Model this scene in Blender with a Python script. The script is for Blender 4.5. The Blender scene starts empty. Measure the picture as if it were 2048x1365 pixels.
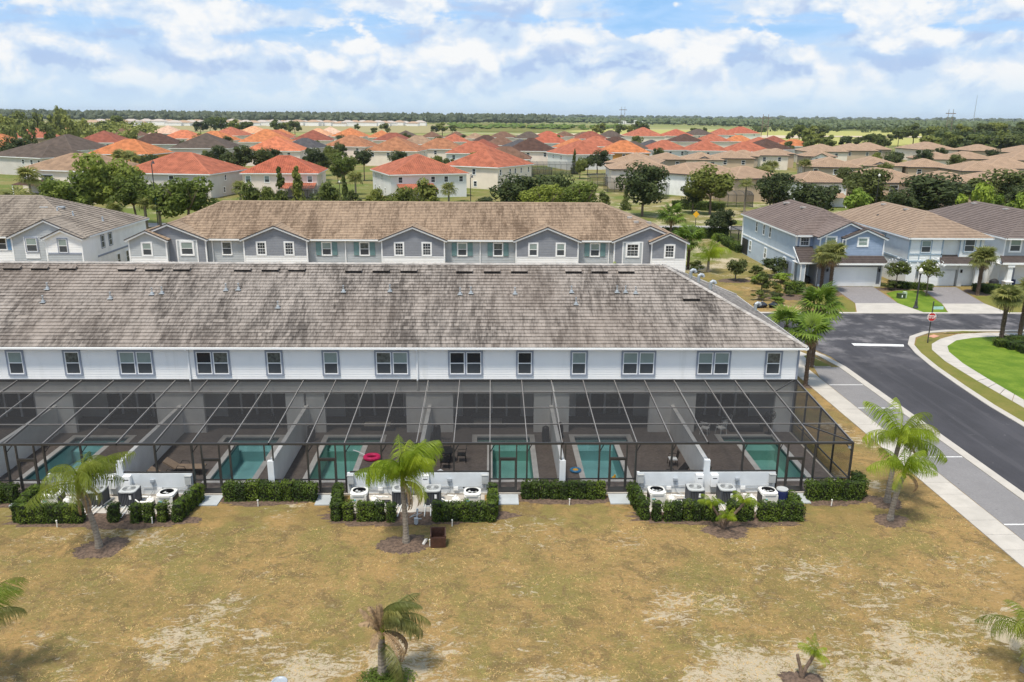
import bpy, math, random
from mathutils import Vector, Matrix

R = math.radians
PI = math.pi
sc = bpy.context.scene
col = sc.collection
random.seed(7)

# ------------------------------------------------------------------ camera
CAM_H = 20.5
yaw, pit, rol = R(1.55), R(15.65), R(0.5)
fw = Vector((math.sin(yaw)*math.cos(pit), math.cos(yaw)*math.cos(pit), -math.sin(pit)))
rt = Vector((math.cos(yaw), -math.sin(yaw), 0))
up = rt.cross(fw)
rt2 = rt*math.cos(rol) + up*math.sin(rol)
up2 = up*math.cos(rol) - rt*math.sin(rol)
cd = bpy.data.cameras.new('camera')
cam = bpy.data.objects.new('camera', cd)
col.objects.link(cam)
mw = Matrix.Identity(4)
for i in range(3):
    mw[i][0], mw[i][1], mw[i][2] = rt2[i], up2[i], -fw[i]
mw[2][3] = CAM_H
cam.matrix_world = mw
cd.sensor_width = 36
cd.lens = 1610/2048*36
cd.clip_start = 0.5
cd.clip_end = 40000
sc.camera = cam

# ------------------------------------------------------------------ sky, sun, exposure
SUN_DIR = Vector((-0.20, -0.30, 0.935)).normalized()
world = bpy.data.worlds.new('World')
sc.world = world
world.use_nodes = True
wt = world.node_tree
wt.nodes.clear()
def wn(t, **kw):
    n = wt.nodes.new(t)
    for k, v in kw.items():
        setattr(n, k, v)
    return n
def wl(a, b):
    wt.links.new(a, b)
def wmath(op, a, b=None, c=None):
    n = wn('ShaderNodeMath', operation=op)
    for i, v in enumerate((a, b, c)):
        if v is None: continue
        if isinstance(v, (int, float)): n.inputs[i].default_value = v
        else: wl(v, n.inputs[i])
    return n.outputs[0]
def wrange(v, a, b, c=0.0, d=1.0, smooth=True):
    n = wn('ShaderNodeMapRange')
    n.interpolation_type = 'SMOOTHSTEP' if smooth else 'LINEAR'
    wl(v, n.inputs[0])
    for i, x in enumerate((a, b, c, d)): n.inputs[i+1].default_value = x
    return n.outputs[0]
def wmix(f, a, b):
    n = wn('ShaderNodeMix', data_type='RGBA')
    for s, v in ((n.inputs[0], f), (n.inputs[6], a), (n.inputs[7], b)):
        if isinstance(v, (int, float)): s.default_value = v
        elif isinstance(v, tuple): s.default_value = (*v, 1)
        else: wl(v, s)
    return n.outputs[2]
sky = wn('ShaderNodeTexSky', sky_type='NISHITA', sun_disc=False)
sky.sun_elevation = math.asin(SUN_DIR.z)
sky.sun_rotation = math.atan2(SUN_DIR.x, SUN_DIR.y)
sky.air_density = 1.0
sky.dust_density = 0.6
sky.ozone_density = 1.5
tc = wn('ShaderNodeTexCoord')
sep = wn('ShaderNodeSeparateXYZ')
wl(tc.outputs['Generated'], sep.inputs[0])
ez = sep.outputs[2]
def cloud_noise(offz, scale, detail, zs, rough=0.55, seed=0.0):
    m = wn('ShaderNodeMapping')
    m.inputs['Location'].default_value = (seed, 0, offz)
    m.inputs['Scale'].default_value = (1, 1, zs)
    wl(tc.outputs['Generated'], m.inputs['Vector'])
    n = wn('ShaderNodeTexNoise')
    n.inputs['Scale'].default_value = scale
    n.inputs['Detail'].default_value = detail
    n.inputs['Roughness'].default_value = rough
    n.inputs['Distortion'].default_value = 0.25
    wl(m.outputs[0], n.inputs['Vector'])
    return n.outputs['Fac']
# a broken deck: pale film, white sunlit puffs with flat shaded bases, a few blue gaps
puff = cloud_noise(0.0, 17.0, 8, 1.55, 0.53, seed=5.3)
puff_up = cloud_noise(0.026, 17.0, 8, 1.55, 0.53, seed=5.3)
big = cloud_noise(0.0, 5.0, 4, 4.2, seed=2.6)
gapn = wmath('ADD', cloud_noise(0.0, 5.5, 8, 4.2, 0.58, seed=9.9), wrange(ez, 0.1, 0.6, 0.0, 0.03))
lit = wrange(wmath('SUBTRACT', puff, puff_up), -0.08, 0.10)
dens = wmath('ADD', wmath('MULTIPLY', puff, 0.72), wmath('MULTIPLY', big, 0.28))
white = wmath('MULTIPLY', wrange(dens, 0.41, 0.57), wmath('ADD', 0.30, wmath('MULTIPLY', lit, 0.70)))
shade = wrange(wmath('SUBTRACT', puff_up, puff), 0.02, 0.14)
film = wmix(shade, (0.49, 0.605, 0.755), (0.38, 0.495, 0.70))
cloud_col = wmix(white, film, (0.765, 0.775, 0.782))
mask = wmath('SUBTRACT', 1.0, wmath('MULTIPLY', wrange(wmath('SUBTRACT', gapn, wmath('MULTIPLY', white, 0.14)), 0.43, 0.54), wrange(ez, 0.05, 0.10)))
veil = wrange(gapn, 0.54, 0.66, 0.45, 0.05)
base_sky = wn('ShaderNodeBackground')
wl(wmix(0.6, sky.outputs[0], (1.6, 3.9, 7.6)), base_sky.inputs['Color'])
base_sky.inputs['Strength'].default_value = 0.11
bg_veil = wn('ShaderNodeBackground')
bg_veil.inputs['Color'].default_value = (0.45, 0.62, 0.85, 1)
bg_veil.inputs['Strength'].default_value = 1.0
bg_cloud = wn('ShaderNodeBackground')
wl(cloud_col, bg_cloud.inputs['Color'])
bg_cloud.inputs['Strength'].default_value = 1.0
bg_haze = wn('ShaderNodeBackground')
bg_haze.inputs['Color'].default_value = (0.52, 0.655, 0.775, 1)
bg_haze.inputs['Strength'].default_value = 1.0
m1 = wn('ShaderNodeMixShader'); wl(veil, m1.inputs[0]); wl(base_sky.outputs[0], m1.inputs[1]); wl(bg_veil.outputs[0], m1.inputs[2])
m2 = wn('ShaderNodeMixShader'); wl(mask, m2.inputs[0]); wl(m1.outputs[0], m2.inputs[1]); wl(bg_cloud.outputs[0], m2.inputs[2])
hz = wrange(ez, 0.0, 0.06, 0.9, 0.0)
m3 = wn('ShaderNodeMixShader'); wl(hz, m3.inputs[0]); wl(m2.outputs[0], m3.inputs[1]); wl(bg_haze.outputs[0], m3.inputs[2])
wo = wn('ShaderNodeOutputWorld'); wl(m3.outputs[0], wo.inputs['Surface'])
world.cycles.sampling_method = 'MANUAL'
world.cycles.sample_map_resolution = 512

sd = bpy.data.lights.new('sun', 'SUN')
sd.energy = 3.7
sd.angle = R(8.0)
sd.color = (1.0, 0.93, 0.82)
sun = bpy.data.objects.new('sun', sd)
col.objects.link(sun)
sun.rotation_euler = SUN_DIR.to_track_quat('Z', 'Y').to_euler()
sun.location = SUN_DIR*300

vs = sc.view_settings
vs.view_transform = 'Standard'
vs.look = 'None'
vs.exposure = 0.32
vs.gamma = 1.0
vs.use_curve_mapping = False
sc.render.engine = 'CYCLES'
cy = sc.cycles
cy.use_denoising = True
cy.max_bounces = 6
cy.diffuse_bounces = 3
cy.glossy_bounces = 2
cy.transmission_bounces = 3
cy.transparent_max_bounces = 14
cy.volume_bounces = 0
cy.caustics_reflective = False
cy.caustics_refractive = False
cy.sample_clamp_indirect = 6

# ------------------------------------------------------------------ helpers
class MB:
    """collects faces; build() links them as one mesh object"""
    def __init__(self):
        self.v, self.f, self.uv = [], [], []
        self.smooth = False
    def face(self, pts, uvs=None):
        n = len(self.v)
        self.v.extend([tuple(p) for p in pts])
        self.f.append(tuple(range(n, n+len(pts))))
        self.uv.extend(uvs if uvs else [(0.0, 0.0)]*len(pts))
    def box(self, x0, x1, y0, y1, z0, z1):
        p = [(x0,y0,z0),(x1,y0,z0),(x1,y1,z0),(x0,y1,z0),(x0,y0,z1),(x1,y0,z1),(x1,y1,z1),(x0,y1,z1)]
        for q in ((0,3,2,1),(4,5,6,7),(0,1,5,4),(1,2,6,5),(2,3,7,6),(3,0,4,7)):
            self.face([p[i] for i in q])
        return self
    def cbox(self, cx, cy, cz, sx, sy, sz):
        return self.box(cx-sx/2, cx+sx/2, cy-sy/2, cy+sy/2, cz-sz/2, cz+sz/2)
    def bar(self, p, q, w, h):
        """box beam from p to q, w wide, h high"""
        p, q = Vector(p), Vector(q)
        d = (q-p).normalized()
        s = d.cross(Vector((0,0,1)))
        if s.length < 1e-4: s = Vector((1,0,0))
        s.normalize()
        u = s.cross(d).normalized()
        c = []
        for e in (p, q):
            for a, b in ((-1,-1),(1,-1),(1,1),(-1,1)):
                c.append(e + s*(a*w/2) + u*(b*h/2))
        for f_ in ((0,1,2,3),(7,6,5,4),(0,4,5,1),(1,5,6,2),(2,6,7,3),(3,7,4,0)):
            self.face([c[i] for i in f_])
        return self
    def tube(self, pts, rad, n=8, cap=True):
        pts = [Vector(p) for p in pts]
        if not isinstance(rad, (list, tuple)): rad = [rad]*len(pts)
        rings = []
        for i, p in enumerate(pts):
            d = (pts[min(i+1, len(pts)-1)] - pts[max(i-1, 0)]).normalized()
            a = d.cross(Vector((0.13, 0.31, 0.94)))
            if a.length < 1e-3: a = d.cross(Vector((1,0,0)))
            a.normalize(); b = d.cross(a)
            rings.append([p + (a*math.cos(2*PI*k/n) + b*math.sin(2*PI*k/n))*rad[i] for k in range(n)])
        for i in range(len(rings)-1):
            for k in range(n):
                self.face([rings[i][k], rings[i][(k+1) % n], rings[i+1][(k+1) % n], rings[i+1][k]])
        if cap:
            self.face(rings[-1]); self.face(rings[0][::-1])
        return self
    def lathe(self, prof, cx=0, cy=0, n=16):
        """prof: list of (radius, z)"""
        for (r0, z0), (r1, z1) in zip(prof, prof[1:]):
            for k in range(n):
                a, b = 2*PI*k/n, 2*PI*(k+1)/n
                q = [(cx+r0*math.cos(a), cy+r0*math.sin(a), z0), (cx+r0*math.cos(b), cy+r0*math.sin(b), z0),
                     (cx+r1*math.cos(b), cy+r1*math.sin(b), z1), (cx+r1*math.cos(a), cy+r1*math.sin(a), z1)]
                if r0 < 1e-6: q = [q[0], q[2], q[3]]
                elif r1 < 1e-6: q = q[:3]
                self.face(q)
        return self
    def slope(self, a, b, c, d, n, lip=0.035, deck=True):
        """roof slope in n stepped courses: eave a-b, top d-c"""
        a, b, c, d = map(Vector, (a, b, c, d))
        nrm = (b-a).cross(d-a).normalized()
        if nrm.z < 0: nrm = -nrm
        e = (b-a).normalized()
        L = (d-a - e*(d-a).dot(e)).length
        for i in range(n):
            t0, t1 = i/n, (i+1)/n
            l0, r0, l1, r1 = a.lerp(d, t0), b.lerp(c, t0), a.lerp(d, t1), b.lerp(c, t1)
            u = [(p-a).dot(e) for p in (l0, r0, r1, l1)]
            A, B = l0+nrm*lip, r0+nrm*lip
            self.face([A, B, r1+nrm*0.004, l1+nrm*0.004], [(u[0], t0*L), (u[1], t0*L), (u[2], t1*L), (u[3], t1*L)])
            self.face([l0, r0, B, A], [(u[0], t0*L), (u[1], t0*L), (u[1], t0*L+.01), (u[0], t0*L+.01)])
        if deck:
            o = -nrm*0.06
            self.face([a+o, d+o, c+o, b+o])
        return self
    def laps(self, o, ux, nrm, z0, z1, rng, lap=0.16, proud=0.022):
        """lap siding: courses between z0 and z1; rng(z) gives (left, right) along ux"""
        o, ux, nrm = Vector(o), Vector(ux), Vector(nrm)
        k = max(1, round((z1-z0)/lap)); h = (z1-z0)/k
        Z = Vector((0,0,1))
        for i in range(k):
            za, zb = z0+i*h, z0+(i+1)*h
            la, ra = rng(za+1e-4); lb, rb = rng(zb-1e-4)
            A = o+ux*la+Z*za+nrm*proud; B = o+ux*ra+Z*za+nrm*proud
            Cc = o+ux*rb+Z*zb+nrm*0.002; Dd = o+ux*lb+Z*zb+nrm*0.002
            self.face([A, B, Cc, Dd])
            self.face([o+ux*la+Z*za, o+ux*ra+Z*za, B, A])
        return self
    def mesh(self, name, mat):
        me = bpy.data.meshes.new(name)
        me.from_pydata(self.v, [], self.f)
        ul = me.uv_layers.new(name='UVMap')
        flat = [x for p in self.uv for x in p]
        ul.data.foreach_set('uv', flat)
        if mat: me.materials.append(mat)
        if self.smooth:
            me.polygons.foreach_set('use_smooth', [True]*len(me.polygons))
        me.update()
        return me
    def build(self, name, mat, parent=None, loc=(0,0,0), rz=0.0):
        return mobj(name, self.mesh(name, mat), parent, loc, rz)

def mobj(name, me, parent=None, loc=(0,0,0), rz=0.0):
    o = bpy.data.objects.new(name, me)
    col.objects.link(o)
    o.parent = parent
    o.location = loc
    if rz: o.rotation_euler = (0, 0, rz)
    return o
def tag(o, label=None, cat=None, group=None, kind=None):
    if label: o['label'] = label
    if cat: o['category'] = cat
    if group: o['group'] = group
    if kind: o['kind'] = kind
    return o
def thing(name, label, cat, loc=(0,0,0), rz=0.0, group=None):
    o = bpy.data.objects.new(name, None)
    col.objects.link(o)
    o.empty_display_size = 0.3
    o.location = loc
    o.rotation_euler = (0, 0, rz)
    return tag(o, label, cat, group)
ORD = ['first','second','third','fourth','fifth','sixth','seventh','eighth','ninth','tenth','eleventh','twelfth','thirteenth',
       'fourteenth','fifteenth','sixteenth','seventeenth','eighteenth','nineteenth','twentieth','twenty-first','twenty-second',
       'twenty-third','twenty-fourth','twenty-fifth','twenty-sixth','twenty-seventh','twenty-eighth','twenty-ninth','thirtieth',
       'thirty-first','thirty-second','thirty-third','thirty-fourth','thirty-fifth','thirty-sixth','thirty-seventh','thirty-eighth','thirty-ninth','fortieth',
       'forty-first','forty-second','forty-third','forty-fourth','forty-fifth','forty-sixth','forty-seventh','forty-eighth','forty-ninth','fiftieth']

# ------------------------------------------------------------------ materials
class NT:
    def __init__(self, name):
        self.m = bpy.data.materials.new(name)
        self.m.use_nodes = True
        self.t = self.m.node_tree
        self.t.nodes.clear()
        self.out = self.n('ShaderNodeOutputMaterial')
        self.bsdf = self.n('ShaderNodeBsdfPrincipled')
        self.t.links.new(self.bsdf.outputs[0], self.out.inputs[0])
        self._pos = None
    def n(self, t, **kw):
        n = self.t.nodes.new(t)
        for k, v in kw.items(): setattr(n, k, v)
        return n
    def put(self, s, v):
        if isinstance(v, (int, float)): s.default_value = v
        elif isinstance(v, (tuple, list)): s.default_value = (*v, 1) if len(v) == 3 and s.type == 'RGBA' else v
        else: self.t.links.new(v, s)
    def pos(self):
        if not self._pos: self._pos = self.n('ShaderNodeNewGeometry').outputs['Position']
        return self._pos
    def uvs(self): return self.n('ShaderNodeUVMap').outputs[0]
    def obj(self): return self.n('ShaderNodeTexCoord').outputs['Object']
    def rand(self): return self.n('ShaderNodeObjectInfo').outputs['Random']
    def noise(self, vec, scale, detail=4, rough=0.55, stretch=None, loc=None, dist=0.0):
        if stretch or loc:
            mp = self.n('ShaderNodeMapping')
            if stretch: mp.inputs['Scale'].default_value = stretch
            if loc: mp.inputs['Location'].default_value = loc
            self.put(mp.inputs['Vector'], vec); vec = mp.outputs[0]
        nn = self.n('ShaderNodeTexNoise')
        self.put(nn.inputs['Vector'], vec)
        nn.inputs['Scale'].default_value = scale
        nn.inputs['Detail'].default_value = detail
        nn.inputs['Roughness'].default_value = rough
        nn.inputs['Distortion'].default_value = dist
        return nn.outputs['Fac']
    def rng(self, v, a, b, c=0.0, d=1.0, smooth=True):
        n = self.n('ShaderNodeMapRange')
        n.interpolation_type = 'SMOOTHSTEP' if smooth else 'LINEAR'
        self.put(n.inputs[0], v)
        for i, x in enumerate((a, b, c, d)): self.put(n.inputs[i+1], x)
        return n.outputs[0]
    def math(self, op, a, b=None, c=None):
        n = self.n('ShaderNodeMath', operation=op)
        for i, v in enumerate((a, b, c)):
            if v is not None: self.put(n.inputs[i], v)
        return n.outputs[0]
    def mix(self, f, a, b, mode='MIX'):
        n = self.n('ShaderNodeMix', data_type='RGBA', blend_type=mode)
        self.put(n.inputs[0], f); self.put(n.inputs[6], a); self.put(n.inputs[7], b)
        return n.outputs[2]
    def sep(self, v):
        n = self.n('ShaderNodeSeparateXYZ'); self.put(n.inputs[0], v); return n.outputs
    def comb(self, x, y, z):
        n = self.n('ShaderNodeCombineXYZ')
        for i, v in enumerate((x, y, z)): self.put(n.inputs[i], v)
        return n.outputs[0]
    def bump(self, h, strength=0.3, dist=0.02):
        n = self.n('ShaderNodeBump')
        n.inputs['Strength'].default_value = strength
        n.inputs['Distance'].default_value = dist
        self.put(n.inputs['Height'], h)
        self.put(self.bsdf.inputs['Normal'], n.outputs[0])
    def done(self, color, rough=0.7, metal=0.0, spec=0.4):
        self.put(self.bsdf.inputs['Base Color'], color)
        self.put(self.bsdf.inputs['Roughness'], rough)
        self.put(self.bsdf.inputs['Metallic'], metal)
        self.put(self.bsdf.inputs['Specular IOR Level'], spec)
        return self.m

def sc3(c, k): return tuple(min(1.0, x*k) for x in c)
def plain(name, c, rough=0.6, var=0.12, scale=2.0, metal=0.0, spec=0.4, objrand=0.0, bump=0.0, bscale=30.0):
    t = NT(name)
    f = t.noise(t.pos(), scale, 5, 0.6)
    cc = t.mix(t.rng(f, 0.3, 0.7), sc3(c, 1-var), sc3(c, 1+var))
    if objrand:
        cc = t.mix(t.rng(t.rand(), 0, 1, 0, objrand, False), cc, sc3(c, 0.55))
    if bump: t.bump(t.noise(t.pos(), bscale, 3), bump, 0.02)
    return t.done(cc, rough, metal, spec)
def leafmat(name, c1, c2, trans=0.3, rough=0.6):
    t = NT(name)
    f = t.noise(t.pos(), 0.9, 3, 0.6)
    c = t.mix(t.rng(f, 0.32, 0.68), c1, c2)
    rn = t.rand()
    c = t.mix(t.rng(rn, 0.5, 0.0, 0.0, 0.55, False), c, sc3(c1, 0.68))
    c = t.mix(t.rng(rn, 0.5, 1.0, 0.0, 0.6, False), c, (min(1, c2[0]*1.35), min(1, c2[1]*1.22), c2[2]*1.0))
    t.done(c, rough, 0, 0.25)
    tr = t.n('ShaderNodeBsdfTranslucent')
    t.put(tr.inputs['Color'], c)
    ms = t.n('ShaderNodeMixShader')
    ms.inputs[0].default_value = trans
    t.t.links.new(t.bsdf.outputs[0], ms.inputs[1]); t.t.links.new(tr.outputs[0], ms.inputs[2])
    t.t.links.new(ms.outputs[0], t.out.inputs[0])
    return t.m

M = {}
M['white'] = plain('white_paint', (0.86, 0.865, 0.855), 0.55, 0.04, 0.6)
M['siding_white'] = plain('white_siding', (0.89, 0.885, 0.865), 0.6, 0.05, 0.5)
M['stucco_white'] = plain('white_stucco', (0.84, 0.83, 0.80), 0.85, 0.07, 0.8, bump=0.2, bscale=25)
M['wall_pale'] = plain('pale_painted_block', (0.66, 0.69, 0.71), 0.7, 0.07, 1.2)
M['trim_grey'] = plain('grey_trim', (0.27, 0.30, 0.36), 0.6, 0.06)
M['siding_dark'] = plain('slate_siding', (0.25, 0.262, 0.288), 0.65, 0.06)
M['siding_pale'] = plain('pale_grey_siding', (0.45, 0.475, 0.485), 0.65, 0.05)
M['siding_blue'] = plain('blue_siding', (0.29, 0.365, 0.49), 0.65, 0.06)
M['stucco_blue'] = plain('pale_blue_stucco', (0.46, 0.53, 0.60), 0.85, 0.06, 0.7, bump=0.15)
M['stucco_ice'] = plain('ice_blue_stucco', (0.80, 0.82, 0.81), 0.85, 0.05, 0.7, bump=0.15)
M['shutter'] = plain('teal_shutter', (0.17, 0.28, 0.28), 0.6, 0.08)
M['shutter_blue'] = plain('blue_shutter', (0.22, 0.38, 0.58), 0.6, 0.08)
M['dark_trim'] = plain('dark_eave_trim', (0.06, 0.055, 0.055), 0.6, 0.1)
M['bronze'] = plain('bronze_aluminium', (0.035, 0.034, 0.034), 0.35, 0.1, spec=0.6)
M['bronze_glint'] = plain('sun_glint_bronze_beam', (0.20, 0.186, 0.174), 0.4, 0.1, spec=0.6)  # same bronze, colour lightened to stand for sun glinting on the roof beams
M['grey_metal'] = plain('galvanised_metal', (0.45, 0.48, 0.50), 0.4, 0.08, metal=0.4)
M['pipe_grey'] = plain('grey_plastic_pipe', (0.36, 0.39, 0.42), 0.5, 0.05)
M['pvc'] = plain('white_plastic', (0.78, 0.76, 0.70), 0.4, 0.05)
M['black'] = plain('black_plastic', (0.018, 0.018, 0.02), 0.5, 0.1)
M['wicker'] = plain('dark_wicker', (0.035, 0.032, 0.032), 0.7, 0.2, 20)
M['sling'] = plain('tan_sling_fabric', (0.36, 0.26, 0.18), 0.8, 0.08, 6)
M['ac_dark'] = plain('dark_grey_louvre', (0.075, 0.08, 0.09), 0.5, 0.08)
M['ac_light'] = plain('light_grey_steel', (0.42, 0.43, 0.42), 0.5, 0.06)
M['red'] = plain('sign_red', (0.50, 0.02, 0.025), 0.45, 0.05)
M['yellow'] = plain('sign_yellow', (0.80, 0.42, 0.02), 0.5, 0.05)
M['teal_sign'] = plain('sign_teal', (0.25, 0.55, 0.58), 0.5, 0.05)
M['pink'] = plain('pink_vinyl', (0.85, 0.03, 0.16), 0.35, 0.05)
M['navy'] = plain('navy_plastic', (0.02, 0.03, 0.10), 0.4, 0.08)
M['brown_wood'] = plain('brown_wood', (0.065, 0.028, 0.018), 0.6, 0.25, 8)
M['trunk'] = plain('grey_brown_bark', (0.17, 0.125, 0.09), 0.9, 0.3, 6, bump=0.6, bscale=14)
M['palm_trunk'] = plain('grey_palm_trunk', (0.25, 0.21, 0.165), 0.9, 0.25, 5, bump=0.6, bscale=12)
M['palm_boot'] = plain('brown_palm_boots', (0.15, 0.105, 0.075), 0.9, 0.4, 7, bump=0.8, bscale=14)
M['thatch'] = plain('dead_frond', (0.28, 0.19, 0.105), 0.9, 0.3, 6)
M['mulch'] = plain('brown_mulch', (0.115, 0.077, 0.054), 0.95, 0.45, 7, bump=1.0, bscale=24)
M['leaf_hedge'] = leafmat('hedge_leaf', (0.035, 0.066, 0.01), (0.11, 0.165, 0.02), 0.25)
M['twig'] = plain('hedge_twigs', (0.018, 0.024, 0.010), 0.9, 0.3, 8)
M['leaf_oak'] = leafmat('oak_leaf', (0.08, 0.11, 0.024), (0.185, 0.215, 0.048), 0.4)
M['leaf_dark'] = leafmat('dark_tree_leaf', (0.044, 0.066, 0.02), (0.105, 0.13, 0.036), 0.35)
M['leaf_light'] = leafmat('fresh_tree_leaf', (0.115, 0.160, 0.026), (0.235, 0.290, 0.055), 0.45)
M['leaf_bright'] = leafmat('bright_leaf', (0.14, 0.215, 0.025), (0.26, 0.35, 0.05), 0.35)
M['leaf_pine'] = leafmat('pine_needles', (0.15, 0.18, 0.045), (0.26, 0.285, 0.07), 0.3)
M['leaf_queen'] = leafmat('queen_palm_leaflet', (0.175, 0.265, 0.014), (0.33, 0.42, 0.04), 0.45, 0.45)
M['leaf_queen_pale'] = leafmat('weathered_palm_leaflet', (0.13, 0.15, 0.035), (0.26, 0.25, 0.09), 0.3, 0.5)
M['leaf_queen_dull'] = leafmat('olive_palm_leaflet', (0.13, 0.18, 0.02), (0.27, 0.32, 0.055), 0.45, 0.45)
M['leaf_fan'] = leafmat('fan_palm_leaf', (0.075, 0.135, 0.014), (0.17, 0.255, 0.03), 0.35, 0.5)
M['leaf_sabal'] = leafmat('sabal_leaf', (0.15, 0.175, 0.045), (0.3, 0.31, 0.1), 0.45, 0.55)
M['leaf_far'] = leafmat('far_forest', (0.085, 0.115, 0.045), (0.145, 0.175, 0.06), 0.0)
M['leaf_far_dark'] = leafmat('far_dark_forest', (0.04, 0.056, 0.034), (0.07, 0.088, 0.044), 0.0)

t = NT('white_siding'); p = t.pos()
c = t.mix(t.rng(t.noise(p, 0.5, 4, 0.6), 0.3, 0.7), (0.86, 0.86, 0.845), (0.905, 0.90, 0.88))
c = t.mix(t.rng(t.noise(p, 1.4, 5, 0.7, stretch=(1, 1, 0.12)), 0.52, 0.75, 0, 0.45), c, (0.70, 0.70, 0.67))
M['siding_white'] = t.done(c, 0.6, 0, 0.4)
t = NT('ringed_palm_trunk'); p = t.pos()
rg_ = t.math('SINE', t.math('ADD', t.math('MULTIPLY', t.sep(p)[2], 42.0), t.math('MULTIPLY', t.noise(p, 5, 2), 5.0)))
c = t.mix(t.rng(rg_, -0.6, 1.0), (0.25, 0.215, 0.172), (0.195, 0.162, 0.128))
c = t.mix(t.rng(t.noise(p, 7, 4, 0.7), 0.4, 0.7, 0, 0.6), c, (0.33, 0.30, 0.26))
t.bump(rg_, 0.25, 0.02)
M['palm_trunk'] = t.done(c, 0.9, 0, 0.2)

def glass(name, c, rough=0.06):
    t = NT(name); return t.done(c, rough, 0, 0.6)
M['pane_dark'] = glass('dark_window_glass', (0.022, 0.026, 0.032))
M['pane_blind'] = plain('window_with_blind', (0.26, 0.32, 0.30), 0.15, 0.06, 1.5, spec=0.6)
M['pane_screen'] = plain('window_insect_screen', (0.060, 0.068, 0.076), 0.3, 0.1, 2.0, spec=0.5)
M['pane_curtain'] = plain('window_with_curtain', (0.10, 0.11, 0.10), 0.15, 0.45, 4.0, spec=0.6)

# screen mesh of the pool cages: see-through weave
def screen(name, op, c=(0.03, 0.03, 0.032)):
    t = NT(name); t.done(c, 0.9, 0, 0.0)
    tr = t.n('ShaderNodeBsdfTransparent')
    ms = t.n('ShaderNodeMixShader'); ms.inputs[0].default_value = op
    t.t.links.new(tr.outputs[0], ms.inputs[1]); t.t.links.new(t.bsdf.outputs[0], ms.inputs[2])
    t.t.links.new(ms.outputs[0], t.out.inputs[0])
    return t.m
M['screen_roof'] = screen('roof_screen_mesh', 0.62, (0.034, 0.034, 0.035))
M['screen_wall'] = screen('wall_screen_mesh', 0.10)
M['screen_dense'] = screen('dense_screen_mesh', 0.42, (0.05, 0.05, 0.05))

# pool water: tinted clear body with sky reflection
t = NT('pool_water')
tr = t.n('ShaderNodeBsdfTransparent'); tr.inputs['Color'].default_value = (0.68, 0.88, 0.90, 1)
gl = t.n('ShaderNodeBsdfGlossy'); gl.inputs['Roughness'].default_value = 0.05
fr = t.n('ShaderNodeFresnel'); fr.inputs['IOR'].default_value = 1.33
bp = t.n('ShaderNodeBump'); bp.inputs['Strength'].default_value = 0.12; bp.inputs['Distance'].default_value = 0.05
t.put(bp.inputs['Height'], t.noise(t.pos(), 3.5, 2)); t.t.links.new(bp.outputs[0], gl.inputs['Normal']); t.t.links.new(bp.outputs[0], fr.inputs['Normal'])
ms = t.n('ShaderNodeMixShader'); t.put(ms.inputs[0], fr.outputs[0])
t.t.links.new(tr.outputs[0], ms.inputs[1]); t.t.links.new(gl.outputs[0], ms.inputs[2]); t.t.links.new(ms.outputs[0], t.out.inputs[0])
M['water'] = t.m
M['pool_plaster'] = plain('blue_pool_plaster', (0.46, 0.62, 0.62), 0.7, 0.05, 1.5)
M['pool_plaster_green'] = plain('green_pool_plaster', (0.42, 0.60, 0.52), 0.7, 0.05, 1.5)
M['pool_tile'] = plain('dark_waterline_tile', (0.05, 0.09, 0.11), 0.3, 0.2, 8)
M['coping'] = plain('pale_coping', (0.52, 0.50, 0.47), 0.7, 0.08, 2)

# ground: dry lawn near, greener behind, fields far off
t = NT('dry_lawn')
p = t.pos(); s = t.sep(p)
nA = t.noise(p, 0.10, 5, 0.65)
nB = t.noise(p, 0.42, 6, 0.7, loc=(11, 3, 0), dist=0.6)
nC = t.noise(p, 2.4, 5, 0.75, stretch=(0.75, 1.3, 1), dist=0.5)
nF = t.noise(p, 11.0, 4, 0.75)
c = t.mix(t.rng(nA, 0.40, 0.60), (0.320, 0.205, 0.080), (0.205, 0.152, 0.052))
c = t.mix(t.rng(nB, 0.44, 0.64, 0, 0.85), c, (0.355, 0.222, 0.085))
c = t.mix(t.rng(t.noise(p, 0.26, 5, 0.65, loc=(50, 9, 0)), 0.48, 0.60, 0, 0.8), c, (0.190, 0.165, 0.050))
c = t.mix(t.rng(t.noise(p, 0.8, 5, 0.7, loc=(7, 31, 0), dist=0.8), 0.51, 0.62, 0, 0.8), c, (0.155, 0.105, 0.047))
c = t.mix(t.rng(nC, 0.48, 0.66, 0.0, 0.55), c, (0.175, 0.128, 0.048))
c = t.mix(t.rng(nF, 0.46, 0.72, 0.0, 0.55), c, (0.38, 0.275, 0.125))
c = t.mix(t.rng(t.noise(p, 4.0, 4, 0.75, loc=(5, 2, 0)), 0.60, 0.72, 0.0, 0.35), c, (0.15, 0.115, 0.042))
c = t.mix(t.math('MULTIPLY', t.rng(t.noise(p, 3.2, 6, 0.8, stretch=(0.8, 1.4, 1), loc=(21, 8, 0), dist=0.7), 0.57, 0.66, 0.0, 0.75), t.rng(t.noise(p, 0.22, 3, 0.5, loc=(33, 2, 0)), 0.42, 0.60)), c, (0.45, 0.36, 0.22))
c = t.mix(t.math('MULTIPLY', t.rng(t.noise(p, 2.1, 6, 0.78, stretch=(0.8, 1.3, 1), loc=(2, 44, 0), dist=0.9), 0.53, 0.63, 0.0, 0.7), t.rng(t.noise(p, 0.18, 3, 0.5, loc=(13, 60, 0)), 0.40, 0.58)), c, (0.140, 0.105, 0.040))
near = t.rng(s[1], 24.0, 33.0, 0.045, -0.02)
rightb = t.math('MULTIPLY', t.rng(s[0], -2.0, 14.0, 0.0, 0.042), t.rng(s[1], 29, 37, 1, 0))
gap = t.math('MULTIPLY', t.rng(s[0], 22, 27, 0, 0.06), t.rng(s[1], 95, 108, 0, 1))
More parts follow.
